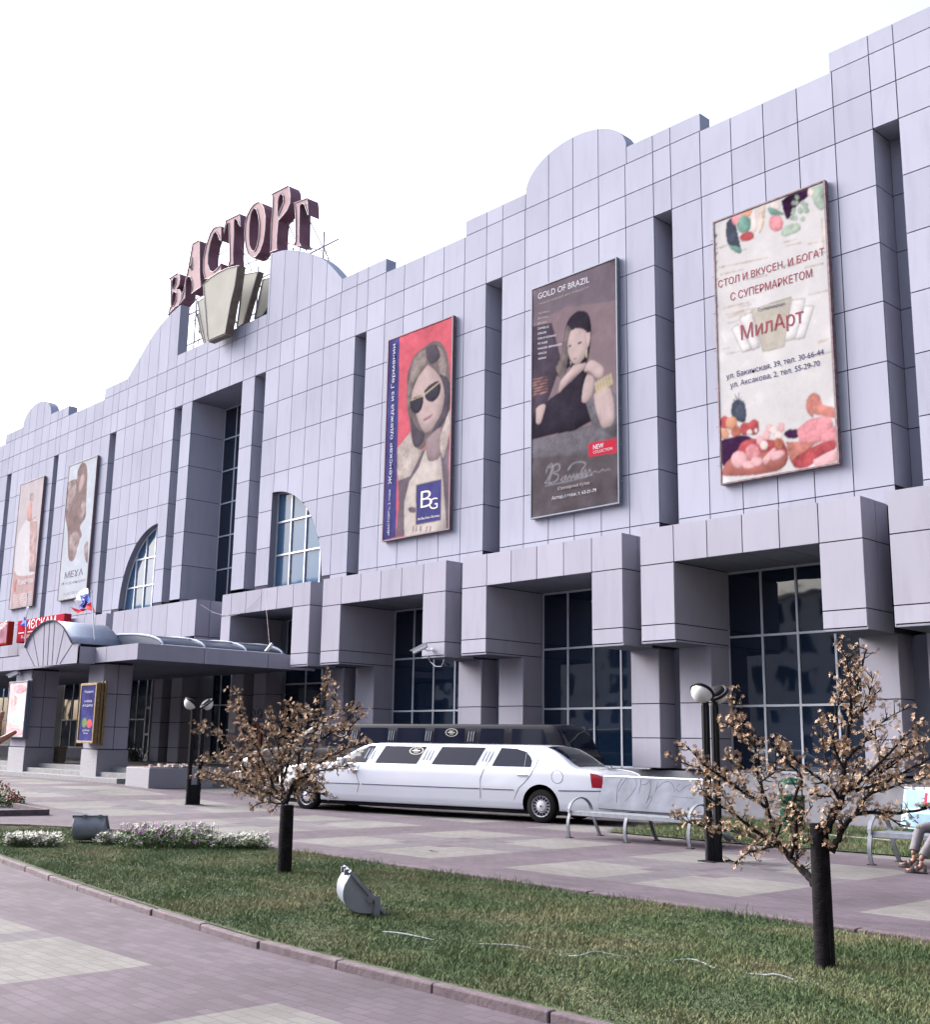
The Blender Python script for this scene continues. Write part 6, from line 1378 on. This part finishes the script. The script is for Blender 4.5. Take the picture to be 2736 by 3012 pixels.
# ragged tufts over the kerbs
strip = lambda l_, wd, dy: [p+Vector((0, dy)) for p in l_]+[p+Vector((0, dy+wd)) for p in reversed(l_)]
blades('grass_edge', strip([p for p in far_s if -14 < p.x < 1], .12, -.10), 3500, .03, .09, .04, 8, None, 'ragged grass edge beside the plaza paving')
back_poly = [(-13.9, 16.75), (-11.2, 16.65), (-8.9, 16.9), (-4, 16.8), (5, 16.8), (5, 22.3), (-15.6, 22.3), (-14.9, 20.6)]
m_ = MB(); m_.poly([(x, y, .02) for x, y in back_poly]); tag(m_.build('grass_strip', M['soil'], fix=False), kind='structure')
blades('grass_behind', back_poly, 60000, .03, .08, .02, 9, lambda x, y: np.where(x > -5.5, 0, 1.0), 'green grass strip at the foot of the building behind the benches')
def flowers(name, label, cat, pts, n, spread, petals, hts, seed, leaf=.6, r=(.018, .032)):
    rnd = random.Random(seed); L_ = MB(); 
    for i in range(n):
        c = rnd.choice(pts); x = c[0]+rnd.gauss(0, spread); y = c[1]+rnd.gauss(0, spread*.6); z0 = .05; h_ = rnd.uniform(*hts)
        for k_ in range(5):
            a = rnd.uniform(0, 6.28); l_ = rnd.uniform(.03, .07); zz = z0+h_*rnd.uniform(.1, .9); p = Vector((x+rnd.gauss(0, .02), y+rnd.gauss(0, .02), zz)); d = Vector((math.cos(a), math.sin(a), rnd.uniform(.1, .9))).normalized(); e = d.cross(Vector((0, 0, 1))).normalized()
            L_.poly([p, p+d*l_*.5+e*l_*.22, p+d*l_, p+d*l_*.5-e*l_*.22], 0)
        L_.tube([(x, y, z0), (x+rnd.gauss(0, .01), y, z0+h_)], .003, 3, 0)
        if rnd.random() < leaf:
            mi = 1 if rnd.random() < petals else 2; c3 = Vector((x, y, z0+h_)); rr = rnd.uniform(*r); nn = Vector((rnd.gauss(0, .6), rnd.gauss(-.6, .5), 1)).normalized(); a_ = nn.orthogonal().normalized(); b_ = nn.cross(a_)
            for j in range(5):
                t_ = j*2*math.pi/5; d = a_*math.cos(t_)+b_*math.sin(t_); e = a_*math.cos(t_+.63)+b_*math.sin(t_+.63); L_.poly([c3-nn*rr*.3, c3+d*rr, c3+(d+e)*rr*.62+nn*rr*.15, c3+e*rr], mi)
    o = L_.build(name, [M['leaf'], M['petw'], M['petv']], fix=False); return tag(o, label, cat, kind='stuff')
M['leaf'] = mat('flower_leaf', (.07, .11, .045), .6, var=.4, scale=20); M['petw'] = mat('white_petal', (.34, .335, .30), .6, var=.08, scale=30); M['petv'] = mat('purple_petal', (.17, .04, .19), .6, var=.3, scale=30)
def fl(xs_, ys_): return [DG(x, y) for x in xs_ for y in ys_]
flowers('petunias', 'row of low white petunias at the lawn edge left of the floodlight', 'flowers', fl(range(18, 112, 6), (1668, 1671, 1675)), 420, .05, 1, (.05, .16), 1, .9, (.03, .05))
flowers('petunias_beside', 'few white petunias right of the standing floodlight', 'flowers', fl(range(196, 238, 6), (1668, 1671)), 150, .05, 1, (.05, .17), 2, .9, (.03, .05))
flowers('mixed_flowers', 'purple and white flower clump in the middle of the bed', 'flowers', fl(range(248, 416, 8), (1668, 1673, 1678)), 800, .08, .62, (.06, .32), 3, .42, (.02, .036))
flowers('white_flowers', 'bright white petunias at the right end of the flower bed', 'flowers', fl(range(412, 520, 7), (1673, 1677, 1680)), 520, .06, .95, (.06, .21), 4, .8)
# reddish shrub bed at the left edge
bp_ = PG(20, 2200+370*.49153); bush = thing('flowering_bush', 'reddish flowering bush in a kerbed bed at the left edge', 'bush', loc=(bp_.x-.5, bp_.y, 0))
rnd = random.Random(4); m_ = MB(); cb_ = Vector((bp_.x-1.5, bp_.y+.1, .10))
for i in range(2200):
    a = rnd.uniform(0, 6.28); u = rnd.random()**.5; r_ = .95*u*(1+.15*math.sin(a*5)); zz = rnd.uniform(0, .55)*(1-u*u*.8); p = cb_+Vector((math.cos(a)*r_, math.sin(a)*r_*.8, zz)); d = Vector((rnd.gauss(0, 1), rnd.gauss(0, 1), rnd.gauss(.5, 1))).normalized(); e = d.orthogonal().normalized(); l_ = rnd.uniform(.04, .09)
    m_.poly([p, p+d*l_*.5+e*l_*.3, p+d*l_, p+d*l_*.5-e*l_*.3], 1 if zz > .3*(1-u*u*.8) and rnd.random() < .6 else 0)
m_.build('foliage', [M['leaf'], mat('dusty_red_petal', (.30, .12, .11), .7, var=.3, scale=20)], bush, fix=False)
kb = [PG(280*.49153, 2200+400*.49153), PG(0, 2200+405*.49153), PG(-200, 2200+410*.49153)]; kb2 = [PG(280*.49153, 2200+400*.49153), PG(90*.49153, 2200+362*.49153)]
m_ = MB()
for l_ in (kb, kb2):
    for a, b in zip(l_, l_[1:]): a = Vector((a.x, a.y, hg(a.x)+.04)); b = Vector((b.x, b.y, hg(b.x)+.04)); d = (b-a); m_.obox((a+b)/2, d.normalized(), d.normalized().cross(Vector((0, 0, 1))), Vector((0, 0, 1)), d.length/2, .05, .07)
m_.build('bed_kerb', M['kerb'], bush)

# ---------------------------------------------------------------- BINS, BOARD, SMALL THINGS
bn_ = DG(1562, 1640); t = thing('litter_bin', 'dark green round litter bin with a raised lid by the building wall', 'litter bin', loc=tuple(bn_))
M['bin'] = mat('bin_green', (.005, .04, .027), .4, var=.25, scale=10)
m_ = MB(); m_.lathe((bn_.x, bn_.y, .0), [(.16, 0), (.16, .04), (.06, .05), (.06, .16)], 20); m_.build('stand', M['bin'], t)
m_ = MB(); m_.lathe((bn_.x, bn_.y, .14), [(.20, 0), (.225, .02), (.235, .5), (.245, .52), (.245, .56), (.2, .57)], 26, cap=True); m_.build('drum', M['bin'], t, smooth=30)
m_ = MB(); 
for s_ in (-1, 1): m_.tube([(bn_.x+s_*.22, bn_.y, .65), (bn_.x+s_*.22, bn_.y, .95)], .015, 6)
m_.lathe((bn_.x, bn_.y, .90), [(.25, 0), (.24, .04), (.16, .10), (.03, .13)], 26); m_.build('lid', M['bin'], t, smooth=30)
# urn bin and bush on the podium
up = PY(395*S3, 1700+1215*S3, 17.6); t = thing('urn_bin', 'brown stone urn bin standing between the canopy pillars', 'litter bin', loc=(up.x, 17.6, PZ))
m_ = MB(); m_.lathe((up.x, 17.6, PZ), [(.20, 0), (.23, .05), (.24, .45), (.27, .5), (.27, .56), (.2, .56), (.19, .4)], 22); m_.build('bowl', mat('brown_stone', (.17, .14, .12), .8, var=.3, scale=20, bump=.3), t, smooth=30)
up = PY(880*S3, 1700+1218*S3, 21.6); t = thing('potted_shrub', 'small dark shrub at the foot of the window beside the entrance pillar', 'shrub', loc=(up.x, 21.6, PZ)); m_ = MB()
for i in range(500):
    p = Vector((up.x+rnd.gauss(0, .28), 21.6+rnd.gauss(0, .2), PZ+abs(rnd.gauss(0, .25)))); d = Vector((rnd.gauss(0, 1), rnd.gauss(0, 1), rnd.gauss(.5, 1))).normalized(); e = d.orthogonal().normalized(); m_.poly([p, p+d*.05+e*.03, p+d*.12, p+d*.05-e*.03])
m_.build('foliage', mat('dark_leaf', (.035, .04, .03), .7, var=.3, scale=20), t, fix=False)
m_ = MB(); m_.box(up.x-.3, up.x+.3, 21.4, 21.8, PZ, PZ+.12); m_.build('pot', M['fr_dark'], t)
c7 = crop(380, 1900, .33862)
YB = 21.2; q0 = c7(1040, 880, YB); q1 = c7(1155, 675, YB); t = thing('menu_board', 'free-standing dark red notice board with wrought-iron scrolls near the entrance door', 'sign board', loc=(q0.x, YB, PZ))
m_ = MB(); m_.box(q0.x, q1.x, YB, YB+.05, q0.z, q1.z); m_.build('board', mat('board_red', (.14, .03, .03), .6, var=.4, scale=6), t)
m_ = MB(); m_.tube([(q0.x, YB, .3), (q0.x, YB, q1.z), (q0.x, YB, q1.z+.1)], .02, 6); m_.tube([(q1.x, YB, .3), (q1.x, YB, q1.z)], .02, 6)
for s_, xx in ((1, q0.x+.12), (-1, q1.x-.12)): m_.tube([(xx+s_*(.16-.012*i)*math.cos(i*.5), YB, q1.z+.3+(.22-.014*i)*math.sin(i*.5)) for i in range(14)], .016, 5)
m_.build('iron_scroll', M['lampblk'], t); m_ = MB(); text('МЕНЮ', lambda u, v: (q0.x+.15+u, YB-.006, q1.z-.28+v), width=(q1.x-q0.x)-.3, height=.14, mb=m_); m_.build('lettering', mat('faded_yellow', (.45, .34, .12), .6), t, fix=False)
nb = c7(862, 750, CY-.02); nt_ = c7(935, 495, CY-.02); t = thing('notice_sheet', 'pale printed notice hung on the column beside the entrance door', 'notice', loc=tuple(nb))
m_ = MB(); m_.box(nb.x, nt_.x, CY-.03, CY-.012, nb.z, nt_.z); m_.build('sheet', mat('pale_print', (.42, .42, .45), .6, var=.12, scale=5), t)
m_ = MB(); hh = nt_.z-nb.z; text('Магнит', lambda u, v: (nb.x+.2+u, CY-.034, nb.z+hh*.33+v), width=.7, height=.13, mb=m_); m_.build('lettering', INK['redtag'], t, fix=False)
pq = c7(430, 640, GY-.16); m_ = MB(); m_.box(pq.x, pq.x+.75, GY-.17, GY-.14, pq.z, pq.z+.3); tag(m_.build('name_plaque', M['fr_dark']), 'small dark plaque on the wall between the entrance columns', 'plaque')
# floor lamp strips under the canopy
# bird and dry leaf on the paving
pg = PG(1836+630*.49153, 2200+586*.49153); t = thing('pigeon', 'grey pigeon on the paving behind the right street lamp', 'bird', loc=tuple(pg), world=False); t.rotation_euler = (0, 0, R(200))
m_ = MB(); m_.lathe((-.13, 0, .085), [(.008, 0), (.02, .04), (.05, .10), (.062, .16), (.05, .21), (.03, .245), (.027, .27), (.032, .29), (.02, .315), (.005, .325)], 14, ax=(.93, 0, .36)); m_.build('body', mat('pigeon_grey', (.10, .10, .12), .7, var=.4, scale=25), t, smooth=60)
m_ = MB(); m_.obox((-.17, 0, .07), Vector((.93, 0, .3)), Vector((0, 1, 0)), Vector((-.3, 0, .93)), .07, .025, .006); m_.build('tail', M['fr_dark'], t); m_ = MB(); m_.tube([(.0, .02, .1), (.0, .02, 0)], .005, 5); m_.tube([(.0, -.02, .1), (.0, -.02, 0)], .005, 5); m_.build('legs', mat('pigeon_leg', (.3, .08, .07), .7), t)
lf = PG(900+760*.49153, 2200+620*.49153); m_ = MB(); m_.poly([(lf.x-.09, lf.y, .012), (lf.x, lf.y-.05, .03), (lf.x+.1, lf.y+.01, .012), (lf.x, lf.y+.05, .035)]); tag(m_.build('dry_leaf', mat('dry_leaf', (.10, .09, .08), .8), fix=False), 'single dry leaf lying on a cream paving square', 'leaf')

# ---------------------------------------------------------------- OPPOSITE SIDE OF THE SQUARE (first block mirrored in the glass, the others added to block sky light)
def block(name, label, x0, x1, y0, y1, h_, col, floors, bays, faces):
    t = thing(name, label, 'apartment block', loc=((x0+x1)/2, (y0+y1)/2, 0)); m_ = MB(); m_.box(x0, x1, y0, y1, 0, h_); m_.build('wall', mat(name+'_wall', col, .85, var=.12, scale=.5), t)
    m_ = MB(); m_.box(x0-.3, x1+.3, y0-.3, y1+.3, h_, h_+.4); m_.build('roof', M['granite'], t)
    fh = h_/floors
    for f in faces:
        L_ = (x1-x0) if f in 'NS' else (y1-y0); bw_ = L_/bays
        rows = []
        for j in range(floors):
            for i in range(bays):
                z0 = j*fh+fh*.3; z1 = j*fh+fh*.85; u0 = i*bw_+bw_*.28; u1 = i*bw_+bw_*.72
                rows.append((u0, u1, z0, z1))
        for u0, u1, z0, z1 in rows[:100]:
            m_ = MB()
            if f == 'N': m_.box(x0+u0, x0+u1, y1-.02, y1+.03, z0, z1); 
            else: m_.box(x0-.03, x0+.02, y0+u0, y0+u1, z0, z1)
            m_.build('window', M['dark'], t)
block('apartment_block', 'five-storey grey apartment block across the square behind the camera, mirrored in the shop windows', -105, -38, -58, -46, 15.5, (.52, .50, .49), 5, 20, 'N')
block('apartment_block', 'unseen tall brown apartment block added behind the camera to keep bright sky out of the left windows', -210, -112, -64, -50, 24, (.10, .095, .095), 8, 12, 'N')  # added to cover the bright low sky the left windows would mirror
block('apartment_block', 'unseen six-storey brick apartment block added behind and to the right of the camera to shade right-facing sides', -32, 30, -52, -40, 21, (.16, .13, .12), 6, 14, 'N')  # added occluder, cuts low sky light on the right-facing sides
block('apartment_block', 'unseen tan apartment block added on the right to shade the right-facing sides of the facade', 12, 26, -28, 19, 19, (.24, .22, .21), 5, 14, 'W')  # added out of view to block sky light coming from the right

# ---------------------------------------------------------------- PEOPLE
M['skin'] = mat('skin', (.20, .10, .078), .5, var=.08, scale=8); M['trouser'] = mat('grey_beige_trousers', (.115, .108, .122), .85, var=.12, scale=9, bump=.3, bscale=12); M['strap'] = mat('black_sandal', (.02, .018, .022), .6); M['hair'] = mat('brown_hair', (.04, .025, .018), .7, var=.3, scale=30); M['nail'] = mat('pale_nail', (.60, .50, .47), .3)
def skin_mesh(chains, lvl=1):
    """chains: list of [(pos, radius), ...]; equal positions are merged; returns verts, faces of the grown surface"""
    V = []; R_ = []; E_ = []; idx = {}
    for ch in chains:
        prev = None
        for p, r in ch:
            k_ = tuple(round(c, 4) for c in p)
            if k_ not in idx: idx[k_] = len(V); V.append(tuple(p)); R_.append(r)
            if prev is not None and prev != idx[k_]: E_.append((prev, idx[k_]))
            prev = idx[k_]
    me = bpy.data.meshes.new('s'); me.from_pydata(V, E_, []); o = bpy.data.objects.new('s', me); COL.objects.link(o)
    m = o.modifiers.new('skin', 'SKIN'); m.use_smooth_shade = True; m.branch_smoothing = .6
    if not me.skin_vertices:
        bm = bmesh.new(); bm.from_mesh(me); bm.verts.layers.skin.verify(); bm.to_mesh(me); bm.free()
    for i, r in enumerate(R_):
        me.skin_vertices[0].data[i].radius = (r, r) if not isinstance(r, tuple) else r
    me.skin_vertices[0].data[0].use_root = True
    s = o.modifiers.new('sub', 'SUBSURF'); s.levels = lvl; s.render_levels = lvl
    dg = bpy.context.evaluated_depsgraph_get(); dg.update(); ev = bpy.data.meshes.new_from_object(o.evaluated_get(dg))
    out = ([tuple(v.co) for v in ev.vertices], [tuple(p.vertices) for p in ev.polygons]); bpy.data.objects.remove(o); bpy.data.meshes.remove(ev); return out
def merge(mb_, vf):
    n = len(mb_.v); mb_.v += vf[0]; mb_.f += [tuple(n+i for i in f) for f in vf[1]]; mb_.m += [0]*len(vf[1])
def V3(*a): return Vector(a)
def head(mb_, c, face, up, s=1.0):
    """head with brow, nose, lips, ears; c is its centre"""
    face = face.normalized(); side = face.cross(up).normalized(); up = side.cross(face)
    rows = []; n = 20; mrow = 16
    for i in range(mrow+1):
        th = math.pi*i/mrow; row = []
        for j in range(n):
            ph = 2*math.pi*j/n; a, b, z = math.sin(th)*math.cos(ph), math.sin(th)*math.sin(ph), math.cos(th)
            w_ = .076*(1-.22*max(0, -z)**1.5); d_ = .096*(1-.10*max(0, -z)); p = face*(a*d_)+side*(b*w_)+up*(z*.118)
            if a > .75 and -.35 < z < .1: p += face*.010*(a-.75)*4*(1-abs(z+.12)*3)
            if a > .5 and abs(z-.12) < .12 and .2 < abs(b) < .5: p -= face*.010
            row.append(c+p*s)
        rows.append(row+[row[0]])
    mb_.grid(rows)
    n0 = c+face*.092*s-up*.018*s; mb_.obox(n0, face, side, (up+face*.35).normalized(), .014*s, .010*s, .022*s)
    for q in (1, -1): mb_.lathe(c+side*q*.074*s-up*.012*s, [(.006, -.006), (.026, 0), (.028, .006), (.012, .012)], 12, ax=(side*q+face*-.3))
    mb_.obox(c+face*.086*s-up*.058*s, face, side, up, .006*s, .022*s, .006*s)
def hand(mb_, wrist, dirn, palm_n, thumb_side, s=1.0, curl=.25, spread=.12, hold=False):
    """palm + four unequal bent fingers + thumb; dirn: wrist to fingertips, palm_n: out of the palm"""
    d = dirn.normalized(); t = (thumb_side-d*thumb_side.dot(d)).normalized(); pn = t.cross(d); pn = pn if pn.dot(palm_n) > 0 else -pn
    ch = [[(wrist, .024*s), (wrist+d*.045*s, .026*s)]]
    for i, (L_, off) in enumerate(((.072, .030), (.080, .010), (.074, -.011), (.058, -.030))):
        k0 = wrist+d*.03*s+t*off*.55*s; k1 = wrist+d*(.088-.004*abs(i-1))*s+t*off*s; dd = (d+t*(spread*(off/.03))).normalized(); pts = [(k0, .013*s), (k1, .0105*s)]; p = k1; a = curl
        for m_, f in ((.45, 1), (.30, 1.6), (.25, 2.1)):
            v = dd*math.cos(a*f)+pn*math.sin(a*f); p = p+v*L_*m_*s; pts.append((p, .0088*s if m_ > .28 else .0078*s)); 
        merge(mb_, skin_mesh([pts], 2))
    tb = wrist+d*.028*s+t*.020*s; v = (t*.85+d*.55+pn*.25).normalized(); p1 = tb+v*.038*s; p2 = p1+(v+d*.10).normalized()*.030*s; p3 = p2+(v*.9+d*.05+pn*.2*(1 if hold else 0)).normalized()*.026*s
    merge(mb_, skin_mesh([[(wrist+d*.01*s, .016*s), (tb, .017*s), (p1, .0125*s), (p2, .0105*s), (p3, .0085*s)]], 2))
    pm = MB(); pc_ = wrist+d*.052*s; rows = []
    for i in range(9):
        a = i/8; row = []; ww = (.026+.014*math.sin(a*math.pi*.62))*s; tt = (.018-.005*a)*s
        for j in range(12): ph = 2*math.pi*j/12; row.append(wrist+d*(.096*a-.004)*s+t*ww*math.cos(ph)+pn*tt*math.sin(ph))
        rows.append(row+[row[0]])
    mb_.grid(rows)
    return p3
# seated person on the right bench
t = thing('person', 'person sitting on the right bench in grey-beige trousers and black sandals, ankles crossed', 'person', loc=(-6.5, 15.6, 0))
k1 = DY(1812, 1628, 15.16); a1 = DY(1798, 1682, 14.98); k2 = DY(1853, 1627, 15.12); a2 = DY(1812, 1694, 14.84)
hip = V3(-6.42, 15.72, .56); h1 = hip+V3(-.10, -.02, 0); h2 = hip+V3(.09, -.04, .01); ch_ = hip+V3(.02, .12, .42); nk = ch_+V3(0, .0, .17); hd = nk+V3(0, -.03, .15)
s1 = ch_+V3(-.17, -.02, .08); s2 = ch_+V3(.17, -.04, .08); w1 = DY(1850, 1600, 15.12); e1 = (s1+w1)/2+V3(-.04, .10, -.14); w2 = w1+V3(.16, -.02, .0); e2 = (s2+w2)/2+V3(.10, .06, -.12)
bm_ = MB()
merge(bm_, skin_mesh([[(hip, .13), (hip+V3(.01, .05, .2), .125), (ch_, .14), (nk, .052), (nk+V3(0, -.01, .06), .05)], [(hip, .13), (h1, .085), ((h1+k1)/2, .073), (k1, .055), ((k1+a1)/2, .048), (a1, .036)], [(hip, .13), (h2, .085), ((h2+k2)/2, .073), (k2, .055), ((k2+a2)/2, .048), (a2, .036)], [(ch_, .14), (s1, .06), (e1, .042), (w1, .026)], [(ch_, .14), (s2, .06), (e2, .042), (w2, .026)]], 2))
head(bm_, hd, V3(-.2, -1, -.15), V3(0, -.1, 1)); hand(bm_, w1, V3(.5, -.5, .2), V3(.2, .3, 1), V3(0, 0, 1), curl=.6, hold=True); hand(bm_, w2, V3(-.7, -.5, .2), V3(0, .3, 1), V3(0, 0, 1), curl=.6)
def foot(mb_, an, toe):
    d = (toe-an); d.z = 0; d.normalize(); sd_ = d.cross(V3(0, 0, 1)); z0 = max(.02, toe.z)
    merge(mb_, skin_mesh([[(an, .034), (an-V3(0, 0, an.z-z0-.05)*.6-d*.02, .036), (V3(an.x, an.y, z0+.035)+d*.05, .036), (V3(an.x, an.y, z0+.03)+d*.13, .032)]], 2))
    for i in range(5):
        o_ = sd_*(.034-.017*i); L_ = (.20, .195, .187, .178, .168)[i]; b_ = V3(an.x, an.y, z0+.022)+d*.12+o_*.8; merge(mb_, skin_mesh([[(b_, .013), (b_+d*(L_-.15)+o_*.2, .0115 if i else .014), (b_+d*(L_-.13)+o_*.2-V3(0, 0, .003), .009)]], 1))
    return d, sd_, z0
t1 = DY(1766, 1708, 14.92); t2 = DY(1774, 1714, 14.76); t1.z = .07; t2.z = .015
f1 = foot(bm_, a1, t1); f2 = foot(bm_, a2, t2)
bm_.build('body', M['skin'], t, smooth=60)
tr = MB(); cuf = lambda k_, a: k_.lerp(a, .86)
merge(tr, skin_mesh([[(hip, .155), (hip+V3(.01, .03, .12), .15)], [(hip, .155), (h1, .105), ((h1+k1)/2, .092), (k1, .078), ((k1+a1)/2, .07), (cuf(k1, a1), .068), (cuf(k1, a1)+(a1-k1)*.02, .066)], [(hip, .155), (h2, .105), ((h2+k2)/2, .092), (k2, .078), ((k2+a2)/2, .07), (cuf(k2, a2), .068), (cuf(k2, a2)+(a2-k2)*.02, .066)]], 2)); tr.build('trousers', M['trouser'], t, smooth=60)
sh = MB(); merge(sh, skin_mesh([[(hip+V3(.01, .04, .1), .15), (hip+V3(.01, .06, .22), .145), (ch_, .155), (nk-V3(0, 0, .06), .07)], [(ch_, .155), (s1, .075), (s1.lerp(e1, .7), .06)], [(ch_, .155), (s2, .075), (s2.lerp(e2, .7), .06)]], 2)); sh.build('shirt', mat('dusty_red_shirt', (.36, .10, .11), .85, var=.1), t, smooth=60)
hr = MB(); hr.lathe(hd+V3(0, .012, .02), [(.083*math.sin(R(a)), .108*math.cos(R(a))) for a in range(100, -1, -10)], 20, ax=(0, .1, 1)); hr.build('hair', M['hair'], t, smooth=60)
for an, (d, sd_, z0) in ((a1, f1), (a2, f2)):
    sl_ = MB(); c = V3(an.x, an.y, z0-.008)+d*.055
    sl_.prism([c+d*(.145*math.cos(q))*(1 if math.cos(q) > 0 else .95)+sd_*(.045*math.sin(q)) for q in [2*math.pi*i/18 for i in range(18)]], (0, 0, -.018))
    for u, r_, h_ in ((.10, .044, .052), (.04, .045, .068), (-.05, .04, .075)):
        b_ = V3(an.x, an.y, z0)+d*u
        for e in (-.009, .0, .009): sl_.tube([b_+d*e+sd_*((r_+.006)*math.cos(q))+V3(0, 0, (h_+.008)*math.sin(q)+.003) for q in [math.pi*i/10 for i in range(11)]], .008, 5)
    sl_.build('sandal', M['strap'], t, smooth=40)
ph = MB(); ph.obox(w1+V3(.08, -.05, .05), V3(1, 0, 0), V3(0, .6, .8), V3(0, -.8, .6), .06, .035, .006); tag(ph.build('paper', M['white'], bevel=.003), 'small white folded paper held by the person seated on the bench', 'paper')
# standing person at the left edge, only the raised hand is in the picture
t = thing('person', 'person at the left edge holding up an open hand, fingers up and thumb stretched out', 'person', loc=(-5.5, 1.4, 0))
def CP(x, y, dpt): return V3(0, 0, H)+(cf+cr*((x*K-1368)/FPX)-cu*((y*K-1506)/FPX))*dpt
DH = 4.9; wr_ = CP(-24, 1476, DH); rt_ = V3(cr.x, cr.y, 0).normalized(); fw_ = V3(cf.x, cf.y, 0).normalized()
bs = MB(); pc_ = V3(wr_.x, wr_.y, 0)-rt_*.62+fw_*.05
hp = pc_+V3(0, 0, .93); cs = pc_+V3(0, 0, 1.25); nk = pc_+V3(0, 0, 1.43); hd = nk+V3(0, 0, .16)
sR = cs+rt_*.17+V3(0, 0, .10); sL = cs-rt_*.17+V3(0, 0, .10); eR = sR.lerp(wr_, .5)+V3(0, 0, -.12)-fw_*.05; eL = sL+V3(0, 0, -.28)-rt_*.04; wL = eL+V3(0, 0, -.25)+fw_*.05
L1 = hp+rt_*.09; L2 = hp-rt_*.09
merge(bs, skin_mesh([[(hp, .13), (hp+V3(0, 0, .15), .11), (cs, .125), (nk, .05), (nk+V3(0, 0, .06), .048)], [(cs, .125), (sR, .052), (eR, .038), (wr_, .024)], [(cs, .125), (sL, .052), (eL, .038), (wL, .024)], [(hp, .13), (L1, .085), (L1+V3(0, 0, -.42), .055), (L1+V3(0, 0, -.62), .05), (V3(L1.x, L1.y, .09), .034), (V3(L1.x, L1.y, .04)+fw_*.10, .035), (V3(L1.x, L1.y, .03)+fw_*.18, .025)], [(hp, .13), (L2, .085), (L2+V3(0, 0, -.42), .055), (L2+V3(0, 0, -.62), .05), (V3(L2.x, L2.y, .09), .034), (V3(L2.x, L2.y, .04)+fw_*.10, .035), (V3(L2.x, L2.y, .03)+fw_*.18, .025)]], 2))
head(bs, hd, fw_+rt_*.3, V3(0, 0, 1)); hand(bs, wr_, cu+cr*.12, cf, cr, s=1.12, curl=.10, spread=.10); hand(bs, wL, V3(0, 0, -1), rt_, fw_, curl=.3)
bs.build('body', M['skin'], t, smooth=60)
dr = MB(); merge(dr, skin_mesh([[(hp+V3(0, 0, .05), .155), (hp+V3(0, 0, .2), .13), (cs, .14), (nk-V3(0, 0, .08), .08)], [(cs, .14), (sR, .066), (sR.lerp(eR, .5), .055)], [(cs, .14), (sL, .066), (sL.lerp(eL, .5), .055)]], 2)); dr.build('shirt', mat('pale_blouse', (.50, .46, .48), .85, var=.08), t, smooth=60)
sk = MB(); sk.lathe(V3(hp.x, hp.y, .45), [(.25, 0), (.22, .25), (.17, .48), (.15, .60)], 24, cap=False); sk.build('skirt', mat('dark_skirt', (.06, .06, .10), .85, var=.1), t, smooth=60)
hr = MB(); hr.lathe(hd-fw_*.012+V3(0, 0, .0), [(.05, -.20), (.09, -.12)]+[(.088*math.sin(R(a)), .118*math.cos(R(a))) for a in range(95, -1, -10)], 20, ax=(0, 0, 1)); hr.build('hair', M['hair'], t, smooth=60)
